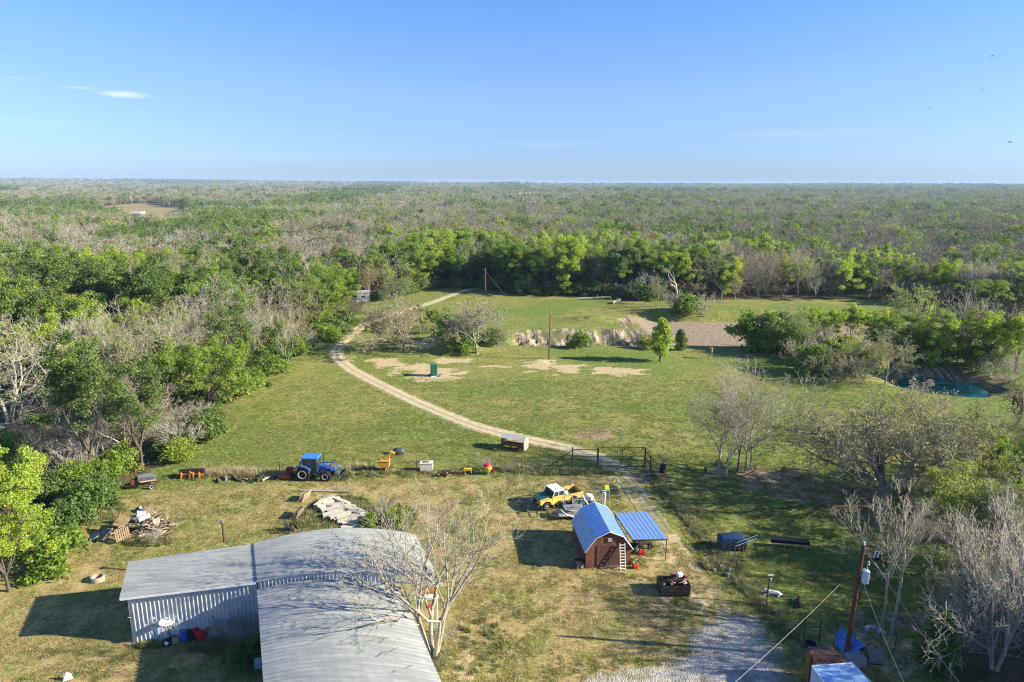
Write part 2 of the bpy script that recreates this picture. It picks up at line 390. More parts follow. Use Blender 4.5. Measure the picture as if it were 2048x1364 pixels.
k.L.new(c, b.inputs['Base Color']); b.inputs['Roughness'].default_value = .95; b.inputs['Specular IOR Level'].default_value = .1
hh = k.math('ADD', k.math('MULTIPLY', n_fin, 1.0), k.math('MULTIPLY', n_ult, .4))
k.L.new(k.bump(hh, .8, .13), b.inputs['Normal'])
link('ground', gme, m, kind='structure')

# ragged sheets a few mm above the ground
def sheet(name, bbox, res, fn, m, dz=.012, attr=None):
    xs = np.arange(bbox[0], bbox[1], res); ys = np.arange(bbox[2], bbox[3], res)
    X, Y = np.meshgrid(xs, ys); keep = fn(X + res / 2, Y + res / 2)[:-1, :-1]
    x, y = X.ravel(), Y.ravel(); n = len(xs); id_ = np.arange(len(x)).reshape(len(ys), n)
    f = np.stack([id_[:-1, :-1][keep], id_[:-1, 1:][keep], id_[1:, 1:][keep], id_[1:, :-1][keep]], 1)
    used, inv = np.unique(f, return_inverse=True); f = inv.reshape(f.shape); x = x[used]; y = y[used]
    me = np_mesh(name, np.stack([x, y, T(x, y) + dz], 1), [f], {kk: g(x, y) for kk, g in (attr or {}).items()}, smooth=True)
    return link(name, me, m, kind='structure')
# road as a strip that follows its centre line
def resample(pts, step):
    out = []
    for (ax, ay), (bx, by) in zip(pts[:-1], pts[1:]):
        n = max(1, int(math.hypot(bx - ax, by - ay) / step))
        for i in range(n): out.append((ax + (bx - ax) * i / n, ay + (by - ay) * i / n))
    out.append(tuple(pts[-1])); return np.array(out)
rp = resample(ROAD, .5)
for _ in range(14): rp[1:-1] = (rp[:-2] + 2 * rp[1:-1] + rp[2:]) / 4
tg = np.gradient(rp, axis=0); tg /= np.linalg.norm(tg, axis=1)[:, None]; nr = np.stack([-tg[:, 1], tg[:, 0]], 1)
nc = 13; Vv = []; ac = []
hw = 1.15 + .5 * np.interp(np.arange(len(rp)), [0, len(rp) * .35, len(rp) * .75, len(rp)], [-.1, .5, .3, .1])
for j in range(nc):
    t = j / (nc - 1) * 2 - 1
    w_ = hw + .35 * (vnoise(np.arange(len(rp)) * .6, np.full(len(rp), 3.0 * (1 + (t > 0)))) - .5) + .2 * (vnoise(np.arange(len(rp)) * 1.9, np.full(len(rp), 8.0 * (1 + (t > 0)))) - .5)
    q = rp + nr * (t * w_)[:, None]; rut = -.03 * np.exp(-((abs(t) - .5) / .18) ** 2)
    Vv.append(np.stack([q[:, 0], q[:, 1], T(q[:, 0], q[:, 1]) + .035 + rut - .10 * (abs(t) > .95)], 1)); ac.append(np.full(len(rp), t))
Vv = np.concatenate(Vv); ii = np.arange(nc * len(rp)).reshape(nc, len(rp))
F = np.stack([ii[:-1, :-1].ravel(), ii[1:, :-1].ravel(), ii[1:, 1:].ravel(), ii[:-1, 1:].ravel()], 1)
rme = np_mesh('dirt_road', Vv, [F[:, ::-1]], dict(across=np.concatenate(ac), wear=np.tile(np.linspace(0, 1, len(rp)), nc)), smooth=True)
m, nt, b, o = newmat('road_mat'); k = NB(nt); v = k.pos()
nf = k.noise(v, 3.2, 6, .7); nm_ = k.noise(v, .7, 4)
ab = k.math('ABSOLUTE', k.attr('across'))
c = k.mix(k.ramp(nf, .35, .65), (.43, .35, .215), (.56, .47, .31)); c = k.mix(k.ramp(nm_, .5, .7), c, (.40, .315, .20))
cen = k.ramp(k.math('ADD', ab, k.math('MULTIPLY', nf, .55)), .52, .38)
c = k.mix(k.math('MULTIPLY', cen, .6), c, (.24, .21, .10))
edge = k.ramp(k.math('ADD', ab, k.math('MULTIPLY', k.math('SUBTRACT', nf, .5), 1.4)), .72, .92)
c = k.mix(edge, c, k.mix(k.ramp(nf, .4, .6), (.17, .20, .045), (.32, .29, .10)))
late = k.ramp(k.math('ADD', k.attr('wear'), k.math('MULTIPLY', k.math('SUBTRACT', nm_, .5), .3)), .86, .98); c = k.mix(k.math('MULTIPLY', late, .97), c, k.mix(k.ramp(nf, .4, .6), (.16, .16, .05), (.26, .23, .11)))
k.L.new(c, b.inputs['Base Color']); b.inputs['Roughness'].default_value = .95; k.L.new(k.bump(nf, .5, .04), b.inputs['Normal'])
link('dirt_road', rme, m, kind='structure')

# gravel drive, bottom of the picture
DR = PW([(1120, 1400), (1180, 1350), (1280, 1325), (1362, 1305), (1390, 1265), (1425, 1225), (1470, 1215), (1510, 1240), (1545, 1290), (1572, 1345), (1590, 1420), (1500, 1600), (1100, 1600)])
m, nt, b, o = newmat('gravel_mat'); k = NB(nt); v = k.pos()
nf = k.noise(v, 7, 6, .8); nm_ = k.noise(v, .8, 5, .65); vo = k.n('TexVoronoi'); vo.inputs['Scale'].default_value = 9; k.L.new(v, vo.inputs[0])
c = k.mix(k.ramp(nf, .35, .65), (.36, .33, .27), (.56, .52, .44)); c = k.mix(k.ramp(nm_, .50, .64), c, (.26, .23, .14))
c = k.mix(k.math('MULTIPLY', vo.outputs['Distance'], .5), c, (.28, .26, .23))
eg = k.ramp(k.math('ADD', k.attr('edge'), k.math('MULTIPLY', k.math('SUBTRACT', nm_, .5), 5.0)), -1.6, .6); c = k.mix(eg, c, k.mix(k.ramp(nf, .4, .6), (.13, .13, .045), (.30, .26, .13)))
k.L.new(c, b.inputs['Base Color']); b.inputs['Roughness'].default_value = .9; k.L.new(k.bump(k.math('ADD', nf, vo.outputs['Distance']), 1, .06), b.inputs['Normal'])
def dr_fn(X, Y): return sdpoly(X, Y, DR) + 3.0 * (fbm(X / 1.9, Y / 1.9, 6) - .5) + 1.2 * (fbm(X * 2.2, Y * 2.2, 3) - .5) < 0
sheet('gravel_drive', (-2, 26, 26, 46), .09, dr_fn, m, .012, attr=dict(edge=lambda x, y: sdpoly(x, y, DR)))

# dry pond bed
m, nt, b, o = newmat('bed_mat'); k = NB(nt); v = k.pos()
nf = k.noise(v, 1.6, 6, .75, .5); c = k.mix(k.ramp(nf, .32, .62), (.17, .125, .078), (.32, .245, .165)); k.L.new(c, b.inputs['Base Color'])
b.inputs['Roughness'].default_value = .95; k.L.new(k.bump(nf, 1, .3), b.inputs['Normal'])
def bed_fn(X, Y): return (Y > 138 + 3 * fbm(X / 6, Y / 6)) & (Y < 165 + 2 * fbm(X / 5, Y / 5 + 4)) & (X > 31 + 10 * (fbm(X / 8, Y / 8) - .5) - (Y - 138) * .15) & (X < 112)
sheet('dry_pond_bed', (28, 118, 134, 170), .8, bed_fn, m, .03)

# pond water
m, nt, b, o = newmat('water_mat'); k = NB(nt); v = k.pos()
c = k.mix(k.ramp(k.noise(v, .35, 4), .4, .65), (.004, .06, .08), (.008, .095, .13)); k.L.new(c, b.inputs['Base Color'])
b.inputs['Roughness'].default_value = .06; b.inputs['IOR'].default_value = 1.33; k.L.new(k.bump(k.noise(v, 2.2, 3), .25, .05), b.inputs['Normal'])
mb = MB(); n = 48
mb.v = [(PONDC[0] + 8.2 * 1.15 * math.cos(2 * math.pi * i / n), PONDC[1] + 8.2 * math.sin(2 * math.pi * i / n), -1.62) for i in range(n)]; mb.f = [tuple(range(n))]
mb.build('pond_water', m, kind='structure')

# haze: closed box of thin even air
hz = MB().box((0, 9000, 21), (36000, 20000, 82), None)
m = bpy.data.materials.new('haze_mat'); m.use_nodes = True; nt = m.node_tree; nt.nodes.clear()
oo = nt.nodes.new('ShaderNodeOutputMaterial'); pv = nt.nodes.new('ShaderNodeVolumePrincipled'); nt.links.new(pv.outputs[0], oo.inputs['Volume'])
pv.inputs['Density'].default_value = 8.5e-5; pv.inputs['Color'].default_value = (.50, .70, 1.0, 1); pv.inputs['Anisotropy'].default_value = .0
hz.build('haze', m, kind='stuff')
# ================================================================ TREES
def skeleton(seed, h=10, r0=.2, forks=5, kids=(6, 6, 5), spread=50, up=.06, gnarl=.16, trunk=.28, lens=(.62, .5, .42, .38), lean=(0, 0), stems=1, stem_sp=10, flat=0.0, rmin=.012, nseg=(4, 4, 3, 2)):
    """branching skeleton: list of (p0, p1, ra, rb, level), list of tips (p, dir)"""
    rg = random.Random(seed); segs = []; tips = []
    def grow(p, d, L, r, lev):
        n = nseg[min(lev, len(nseg) - 1)]; st = L / n; maxl = len(kids)
        nodes = []; d = d.copy()
        for i in range(n):
            d = d + Vector((rg.gauss(0, gnarl), rg.gauss(0, gnarl), rg.gauss(0, gnarl * .7) + up * (1 - flat * (lev == 1))))
            d.normalize(); q = p + d * st; ra = r * (1 - .78 * i / n); rb = r * (1 - .78 * (i + 1) / n)
            segs.append((p, q, max(ra, rmin), max(rb, rmin * .8), lev)); nodes.append((q, d.copy(), rb, (i + 1) / n)); p = q
        if lev >= maxl: tips.append((p, d)); return
        m = kids[lev]
        for j in range(m):
            t = (j + .6 + rg.uniform(-.3, .3)) / m; t = .22 + .78 * min(1, max(0, t))
            q, dd, rr, tt = nodes[min(n - 1, int(t * n))]
            base = segs[-(n - min(n - 1, int(t * n)))] if False else None
            a = R(rg.gauss(spread, 10)) * (1 - .45 * t); ph = j * 2.4 + rg.uniform(-.6, .6)
            o = dd.orthogonal().normalized(); w = dd.cross(o)
            nd = (dd * math.cos(a) + (o * math.cos(ph) + w * math.sin(ph)) * math.sin(a)).normalized()
            qq = q - dd * st * (rg.random() * .9)
            grow(qq, nd, L * lens[min(lev, len(lens) - 1)] * (1.15 - .45 * t) * rg.uniform(.8, 1.2), max(rr * .62, r * .26), lev + 1)
        tips.append((p, d))
    for s in range(stems):
        a0 = rg.uniform(0, 6.28) if stems == 1 else 2 * math.pi * s / stems + rg.uniform(-.3, .3)
        tl = R(rg.uniform(0, 4) if stems == 1 else rg.uniform(stem_sp * .5, stem_sp * 1.3))
        d = Vector((math.cos(a0) * math.sin(tl) + lean[0], math.sin(a0) * math.sin(tl) + lean[1], math.cos(tl))).normalized()
        p = Vector((0, 0, -.25)) + Vector((math.cos(a0), math.sin(a0), 0)) * (0 if stems == 1 else r0 * 1.2)
        # trunk up to the fork
        L = h * trunk * rg.uniform(.85, 1.15); n = 4
        for i in range(n):
            d = (d + Vector((rg.gauss(0, gnarl * .3), rg.gauss(0, gnarl * .3), .02))).normalized(); q = p + d * L / n
            fl = 1.35 if i == 0 else 1.0
            segs.append((p, q, r0 * fl * (1 - .07 * i), r0 * (1 - .07 * (i + 1)), 0)); p = q
        for f in range(forks):
            a = R(rg.gauss(spread * .62, 9)) if f else R(6); ph = f * 2 * math.pi / max(1, forks - 1) + rg.uniform(-.5, .5)
            o = d.orthogonal().normalized(); w = d.cross(o)
            nd = (d * math.cos(a) + (o * math.cos(ph) + w * math.sin(ph)) * math.sin(a)).normalized()
            grow(p - d * L * .22 * rg.random(), nd, h * (1 - trunk) * rg.uniform(.72, .98) * (1 + .25 * flat * (f > 0)), r0 * rg.uniform(.5, .68), 1 - 1)
    return segs, tips
def seg_mesh(name, segs, n=3):
    p0 = np.array([s[0][:] for s in segs]); p1 = np.array([s[1][:] for s in segs]); ra = np.array([s[2] for s in segs]); rb = np.array([s[3] for s in segs])
    d = p1 - p0; d /= np.maximum(np.linalg.norm(d, axis=1)[:, None], 1e-6)
    ref = np.where(abs(d[:, 2:3]) > .8, np.array([[1., 0, 0]]), np.array([[0, 0, 1.]])); u = np.cross(d, ref); u /= np.linalg.norm(u, axis=1)[:, None]; w = np.cross(d, u)
    V = []; p1 = p1 + d * (rb[:, None] * .5)
    for q, r in ((p0, ra), (p1, rb)):
        for j in range(n):
            t = 2 * math.pi * j / n; V.append(q + (u * math.cos(t) + w * math.sin(t)) * r[:, None])
    m = len(segs); V = np.stack(V, 1).reshape(-1, 3); b = (np.arange(m) * 2 * n)[:, None]
    F = np.concatenate([b + np.array([[j, (j + 1) % n, n + (j + 1) % n, n + j]]) for j in range(n)])
    return V, F
def wood_meshes(name, segs, thick=.045):
    A = [s for s in segs if s[2] >= thick]; B = [s for s in segs if s[2] < thick]
    out = []
    V, F = seg_mesh(name, A, 6); out.append(np_mesh(name + '_limbs', V, [F], smooth=True))
    if B:
        V, F = seg_mesh(name, B, 3); out.append(np_mesh(name + '_twigs', V, [F]))
    return out
def leaf_geo(centres, per, sig, size, seed, zsq=.7, push=.0):
    rg = np.random.default_rng(seed); C = np.repeat(np.asarray(centres), per, axis=0); n = len(C)
    off = rg.normal(0, 1, (n, 3)); off /= np.linalg.norm(off, axis=1)[:, None]; off *= (sig * rg.random(n) ** .45)[:, None]; off[:, 2] *= zsq
    C = C + off; nrm = rg.normal(0, 1, (n, 3)) + off / sig * 1.2 + np.array([0, 0, .5]); nrm /= np.linalg.norm(nrm, axis=1)[:, None]
    t = rg.normal(0, 1, (n, 3)); u = np.cross(nrm, t); u /= np.linalg.norm(u, axis=1)[:, None]; w = np.cross(nrm, u)
    s = (size * rg.uniform(.6, 1.35, n))[:, None]
    V = np.stack([C - u * s, C - w * s * .62, C + u * s, C + w * s * .62], 1).reshape(-1, 3)
    F = (np.arange(n) * 4)[:, None] + np.array([[0, 1, 2, 3]])
    # colour variation: clump-wise and leaf-wise
    cv = np.repeat(rg.random(len(centres)), per) * .55 + rg.random(n) * .45
    return V, F, np.repeat(cv, 4)
def leaf_mesh(name, centres, per, sig, size, seed, **kw):
    V, F, a = leaf_geo(centres, per, sig, size, seed, **kw); return np_mesh(name, V, [F], dict(leafvar=a))
BARK_GREY = barkmat('bark_grey', (.41, .38, .295), (.24, .22, .165), .8)
BARK_DARK = barkmat('bark_dark', (.14, .115, .095), (.075, .062, .05))
BARK_PALE = barkmat('bark_pale', (.47, .44, .36), (.29, .27, .215), .8)
BARK_TAN = barkmat('bark_tan', (.38, .335, .25), (.22, .19, .14))
LEAF_BRIGHT = leafmat('leaf_bright', (.15, .24, .02), (.34, .45, .04), (.38, .46, .07), .45)
LEAF_GREEN = leafmat('leaf_green', (.085, .165, .02), (.23, .34, .042), (.27, .34, .06), .42)
LEAF_DARK = leafmat('leaf_dark', (.045, .105, .02), (.13, .22, .036), (.15, .20, .055), .35)
LEAF_TAN = leafmat('leaf_tan', (.30, .26, .14), (.50, .42, .24), (.34, .34, .15), .35)
LEAF_BUD = leafmat('leaf_bud', (.16, .19, .06), (.30, .32, .12), (.24, .22, .12), .4)
LEAF_LIME = leafmat('leaf_lime', (.17, .24, .03), (.34, .40, .07), (.25, .30, .06), .45)
LEAF_RUST = leafmat('leaf_rust', (.22, .13, .06), (.36, .23, .10), (.28, .24, .08), .35)
LEAF_OLIVE = leafmat('leaf_olive', (.13, .15, .055), (.26, .28, .11), (.22, .20, .10), .3)

PROTO = {}
def tips_pts(tips, minz=0): return [t[0][:] for t in tips if t[0][2] > minz]
def proto(key, segs, tips, bark, leaf=None, per=30, sig=.7, size=.2, thick=.045, frac=1.0, seed=1, zsq=.7):
    ms = wood_meshes(key, segs, thick); parts = [('trunk', ms[0], bark)]
    if len(ms) > 1: parts.append(('branches', ms[1], bark))
    if leaf:
        c = tips_pts(tips); random.Random(seed).shuffle(c); c = c[:int(len(c) * frac)]
        parts.append(('crown', leaf_mesh(key + '_crown', c, per, sig, size, seed, zsq=zsq), leaf))
    for _, me, m in parts: me.materials.append(m)
    PROTO[key] = parts; return parts
# broad leafy trees
for i in range(4):
    s, t = skeleton(100 + i, h=11.5, r0=.24, forks=(6, 7, 5, 4)[i], kids=(6, 5), spread=(58, 66, 44, 60)[i], up=(.05, .03, .09, .04)[i], gnarl=(.15, .18, .12, .26)[i], trunk=(.24, .18, .26, .22)[i], lens=(.56, .46), flat=(.2, .6, 0, .3)[i], nseg=(4, 3, 2))
    proto('leafy%d' % i, s, t, BARK_DARK, LEAF_GREEN, per=150, sig=.88, size=.13, seed=i, thick=.05, frac=.62)
for i in range(2):   # tall narrow
    s, t = skeleton(140 + i, h=15, r0=.22, forks=4, kids=(8, 4), spread=40, up=.10, gnarl=.12, trunk=.22, lens=(.40, .42), nseg=(5, 3, 2))
    proto('tall%d' % i, s, t, BARK_DARK, LEAF_DARK, per=140, sig=.88, size=.13, seed=20 + i, thick=.05, frac=.7)
# bare grey trees
for i in range(4):
    s, t = skeleton(200 + i, h=12.5, r0=.20, forks=(5, 4, 6, 5)[i], kids=(8, 6, 5), spread=(44, 36, 54, 48)[i], up=(.06, .09, .03, .05)[i], gnarl=(.16, .11, .2, .24)[i], trunk=.18, lens=(.55, .5, .5), nseg=(4, 3, 2, 2), rmin=.018)
    proto('bare%d' % i, s, t, BARK_GREY, thick=.06)
# spreading oaks with tan catkins
for i in range(2):
    s, t = skeleton(300 + i, h=9.5, r0=.30, forks=6, kids=(7, 6, 4), spread=62, up=.035, gnarl=.24, trunk=.20, lens=(.52, .46, .42), flat=.7, nseg=(4, 3, 3, 2), rmin=.016)
    proto('oak%d' % i, s, t, BARK_TAN, LEAF_TAN, per=3, sig=.4, size=.10, seed=30 + i, thick=.06, frac=.75)
# budding trees
for i in range(2):
    s, t = skeleton(400 + i, h=11, r0=.18, forks=5, kids=(7, 6, 4), spread=46, up=.08, gnarl=.14, trunk=.2, lens=(.52, .48, .45), nseg=(4, 3, 2, 2), rmin=.013)
    proto('bud%d' % i, s, t, BARK_GREY, LEAF_BUD, per=4, sig=.42, size=.11, seed=40 + i, thick=.06, frac=.9)
# cedar: conical
def cedar(key, h, w, seed, leaf, base=.25, per=60, size=.13, power=.8):
    rg = random.Random(seed); segs = [(Vector((0, 0, -.2)), Vector((0, 0, h * .95)), .13 * h / 6, .02, 0)]; c = []
    n = int(60 * h / 5)
    for i in range(n):
        z = base + (h - base) * (i + .5) / n; rr = w * (1 - (z / h) ** 1.5) ** power * rg.uniform(.55, 1.05) * min(1, .45 + (z - base) / h * 2.2)
        a = rg.uniform(0, 6.28); q = Vector((math.cos(a) * rr, math.sin(a) * rr, z + rr * .25)); segs.append((Vector((0, 0, z - .2)), q, .03, .01, 1)); c.append(q[:])
        c.append((q[0] * .55, q[1] * .55, z + .1))
    V, F = seg_mesh(key, segs, 5)
    me = np_mesh(key + '_wood', V, [F]); me.materials.append(BARK_DARK)
    lm = leaf_mesh(key + '_crown', c, per, w * .34, size, seed, zsq=.8); lm.materials.append(leaf)
    PROTO[key] = [('trunk', me, BARK_DARK), ('crown', lm, leaf)]
cedar('cedar2', 8.0, 2.0, 5, LEAF_BRIGHT, base=1.4, per=50, size=.14, power=.6); cedar('cedar0', 5.5, 1.7, 1, LEAF_DARK, size=.12); cedar('cedar1', 8.0, 2.0, 2, LEAF_GREEN, base=1.4, per=50, size=.14, power=.6)
# shrubs and brush
for i in range(2):
    s, t = skeleton(500 + i, h=2.6, r0=.05, forks=4, kids=(4, 3), spread=60, up=.05, gnarl=.2, trunk=.12, lens=(.6, .5), stems=3, stem_sp=30, nseg=(3, 2, 2))
    proto('shrub%d' % i, s, t, BARK_DARK, LEAF_GREEN, per=26, sig=.6, size=.13, seed=60 + i, thick=.03)
    s, t = skeleton(520 + i, h=3.4, r0=.045, forks=4, kids=(5, 4, 3), spread=46, up=.10, gnarl=.2, trunk=.10, lens=(.6, .5, .5), stems=4, stem_sp=28, nseg=(3, 2, 2, 2), rmin=.011)
    proto('brush%d' % i, s, t, BARK_GREY, thick=.03)

def recolour(key, new, **mm):
    """same meshes, other materials: mm maps part name -> material"""
    out = []
    for nm, me, m in PROTO[key]:
        if nm in mm: me = me.copy(); me.materials.clear(); me.materials.append(mm[nm]); m = mm[nm]
        out.append((nm, me, m))
    PROTO[new] = out
for i in range(4): recolour('leafy%d' % i, 'bright%d' % i, crown=LEAF_BRIGHT)
for i in range(4): recolour('leafy%d' % i, 'dark%d' % i, crown=LEAF_DARK)
for i in range(4): recolour('bare%d' % i, 'pale%d' % i, trunk=BARK_PALE, branches=BARK_PALE)
for i in range(2):
    recolour('bud%d' % i, 'rust%d' % i, crown=LEAF_RUST, trunk=BARK_TAN, branches=BARK_TAN)
    recolour('bud%d' % i, 'lime%d' % i, crown=LEAF_LIME)
    recolour('oak%d' % i, 'oakgreen%d' % i, crown=LEAF_OLIVE)
    recolour('shrub%d' % i, 'shrublime%d' % i, crown=LEAF_LIME)
    recolour('shrub%d' % i, 'shrubdark%d' % i, crown=LEAF_DARK)
    recolour('brush%d' % i, 'brushpale%d' % i, trunk=BARK_PALE, branches=BARK_PALE)
PH = {k_: max(me.vertices[i].co.z for _, me, _m in v_ for i in range(0, len(me.vertices), 7)) for k_, v_ in PROTO.items()}
def tree(key, x, y, h, label, cat='tree', group=None, rz=None, name=None, wide=1.0, z=None):
    s = h / PH[key]
    o = thing(name or cat.replace(' ', '_'), label, cat, (x, y, Tz(x, y) if z is None else z), RNG.random() * 6.28 if rz is None else rz, group)
    o.scale = (s * wide, s * wide, s)
    for nm, me, m in PROTO[key]:
        c = bpy.data.objects.new(nm, me); COL.objects.link(c); c.parent = o
        if nm == 'branches': c['kind'] = 'stuff'
    return o
def hero(name, seed, px, py, topy, label, bark, leaf=None, cat='tree', per=4, sig=.4, size=.1, frac=.8, rz=0, thick=.05, dx=0, wide=1.0, **kw):
    g = G(px, py); h = HT(px, py, topy)
    kw.setdefault('h', h); s, t = skeleton(seed, **kw)
    key = '_h%d' % seed; proto(key, s, t, bark, leaf, per=per, sig=sig, size=size, seed=seed, frac=frac, thick=thick)
    PH[key] = max(q[1][2] for q in s)
    return tree(key, g.x, g.y, h, label, cat, rz=rz, name=name, z=g.z, wide=wide)

# ---- trees that stand on their own in the photograph
hero('bare_tree', 11, 866, 1312, 985, 'big bare many-stemmed tree beside the metal building, its branches over the roof', BARK_GREY, stems=5, stem_sp=20, forks=3, kids=(7, 5, 4), spread=46, up=.05, gnarl=.17, trunk=.30, lens=(.48, .5, .48), r0=.18, rmin=.012, nseg=(6, 4, 3, 2), rz=.4, wide=1.05)
hero('oak_tree', 12, 28, 896, 640, 'huge grey oak with tan catkins leaning in from the left picture edge', BARK_PALE, LEAF_TAN, per=4, sig=.42, size=.115, stems=1, forks=7, kids=(8, 7, 5), spread=62, up=.03, gnarl=.22, trunk=.22, lens=(.56, .46, .42), flat=.8, r0=.5, nseg=(5, 4, 3, 2), rmin=.02, wide=1.15)
hero('oak_tree', 13, 1768, 1008, 785, 'wide dark-limbed oak with tan tassels right of the grazing field', BARK_TAN, LEAF_OLIVE, per=4, sig=.5, size=.09, forks=9, kids=(9, 7, 6), spread=66, up=.02, gnarl=.24, trunk=.16, lens=(.5, .45, .4), flat=.8, r0=.5, nseg=(5, 4, 3, 2), rmin=.024, rz=1.1, wide=1.2)
hero('oak_tree', 14, 1905, 985, 815, 'oak with yellow-green new leaves just right of the wide dark-limbed oak', BARK_TAN, LEAF_BUD, per=10, sig=.5, size=.10, forks=7, kids=(7, 6, 4), spread=60, up=.03, gnarl=.22, trunk=.18, lens=(.52, .46, .42), flat=.6, r0=.32, nseg=(4, 4, 3, 2), rmin=.02, rz=2, wide=1.2)
hero('oak_tree', 15, 1860, 880, 752, 'sparse grey oak on the near side of the pond', BARK_TAN, LEAF_TAN, per=3, sig=.4, size=.11, forks=6, kids=(7, 5, 4), spread=60, up=.04, gnarl=.26, trunk=.2, lens=(.52, .46, .4), flat=.5, r0=.3, nseg=(4, 3, 3, 2), rmin=.016, rz=3)
hero('oak_tree', 16, 2035, 850, 745, 'gnarled black-limbed oak at the right picture edge by the pond', BARK_DARK, LEAF_TAN, per=2, sig=.4, size=.09, forks=6, kids=(6, 5, 4), spread=66, up=.02, gnarl=.3, trunk=.2, lens=(.55, .46, .4), flat=.8, r0=.42, nseg=(5, 4, 3, 2), rmin=.016, rz=4)
hero('oak_tree', 17, 803, 698, 578, 'spreading tan-budded oak by the track, forked low', BARK_TAN, LEAF_TAN, per=6, sig=.4, size=.10, stems=2, stem_sp=12, forks=5, kids=(8, 6, 5), spread=66, up=.03, gnarl=.24, trunk=.22, lens=(.52, .46, .42), flat=.9, r0=.26, nseg=(4, 3, 3, 2), rmin=.045, rz=.3, wide=1.25)
hero('dead_looking_tree', 18, 954, 699, 588, 'grey leafless tree with bent limbs left of the eroded bank', BARK_GREY, forks=8, kids=(8, 6, 5), spread=64, up=.03, gnarl=.24, trunk=.32, lens=(.55, .48, .44), flat=.6, r0=.30, nseg=(4, 3, 3, 2), wide=1.15, rmin=.045, rz=.9)
for i, (bx, by, ty, seed, lab, fk) in enumerate([
    (1438, 948, 765, 21, 'white-barked bare tree leftmost in the clump at the field edge', 3), (1452, 949, 800, 22, 'slim bare tree right behind the white-barked one in the field-edge clump', 2),
    (1474, 943, 742, 23, 'dark straight bare tree in the middle of the field-edge clump', 3), (1490, 944, 705, 24, 'tallest fine-twigged bare tree of the field-edge clump', 4), (1503, 938, 720, 25, 'rightmost bare tree of the field-edge clump, bending right', 3)]):
    hero('bare_tree', seed, bx, by, ty, lab, [BARK_PALE, BARK_PALE, BARK_DARK, BARK_GREY, BARK_GREY][i], stems=1, forks=fk + 1, kids=(9, 6, 4), spread=54, up=.05, gnarl=.15, trunk=.28, lens=(.56, .5, .46), r0=.125, nseg=(5, 3, 2, 2), rmin=.015)
hero('leaning_tree', 26, 1482, 951, 925, 'low crooked leafless limb leaning right over the leaf litter', BARK_DARK, stems=1, forks=2, kids=(3, 3), spread=45, up=-.01, gnarl=.2, trunk=.6, lean=(2.3, .2), r0=.12, h=6, lens=(.5, .4))
hero('bare_tree', 27, 1764, 1262, 985, 'left of two tall twin bare trees behind the spotted goat', BARK_GREY, forks=4, kids=(8, 6, 5), spread=44, up=.05, gnarl=.14, trunk=.48, lens=(.5, .5, .48), r0=.14, nseg=(4, 3, 3, 2), rmin=.013)
hero('bare_tree', 28, 1785, 1264, 1000, 'right of two tall twin bare trees behind the spotted goat', BARK_GREY, forks=4, kids=(8, 6, 5), spread=44, up=.05, gnarl=.14, trunk=.48, lens=(.5, .5, .48), r0=.12, nseg=(4, 3, 3, 2), rmin=.013, lean=(.1, .05))
hero('bare_tree', 29, 1990, 1335, 985, 'big bushy bare grey tree in the lower right corner', BARK_PALE, stems=4, stem_sp=22, forks=3, kids=(8, 7, 5), spread=44, up=.06, gnarl=.15, trunk=.2, lens=(.52, .48, .45), r0=.16, nseg=(4, 3, 3, 2), rmin=.018)
hero('bare_tree', 30, 2040, 1180, 905, 'bare grey tree at the right edge above the corner tree', BARK_PALE, stems=3, stem_sp=20, forks=3, kids=(8, 6, 5), spread=44, up=.06, gnarl=.15, trunk=.2, lens=(.52, .48, .45), r0=.15, nseg=(4, 3, 3, 2), rmin=.013)
hero('budding_tree', 31, 1960, 1130, 930, 'yellow-green budding tree between the oaks and the bare corner tree', BARK_GREY, LEAF_LIME, per=14, sig=.5, size=.10, stems=3, stem_sp=20, forks=3, kids=(6, 5, 4), spread=46, up=.06, gnarl=.15, trunk=.2, lens=(.52, .48, .45), r0=.14, nseg=(4, 3, 2, 2), rmin=.013)
hero('dead_tree', 32, 1350, 612, 532, 'dead pale snag with a crooked bare top at the far field edge', BARK_PALE, forks=3, kids=(4, 3), spread=50, up=.06, gnarl=.3, trunk=.45, lens=(.4, .4), r0=.32, nseg=(4, 3, 2))
g = G(1320, 722); tree('cedar2', g.x, g.y, HT(1320, 722, 634), 'lone bright green tree standing in the pasture right of the pole', rz=1, name='green_tree', wide=1.25)
g = G(1360, 699); tree('cedar0', g.x, g.y, 4.2, 'small dark round bush right of the lone green tree', 'bush', wide=1.3)
g = G(1160, 693); tree('shrub0', g.x, g.y, 3.2, 'loose green bush on the rim of the eroded bank', 'bush')
g = G(1868, 1345); tree('cedar0', g.x, g.y, HT(1868, 1345, 1215), 'dark green cedar under the bare trees in the lower right', wide=1.1)
def spot(lst):
    for key, px, py, h, lab, *r in lst:
        g = G(px, py); tree(key, g.x, g.y, h, lab, *(r or []))
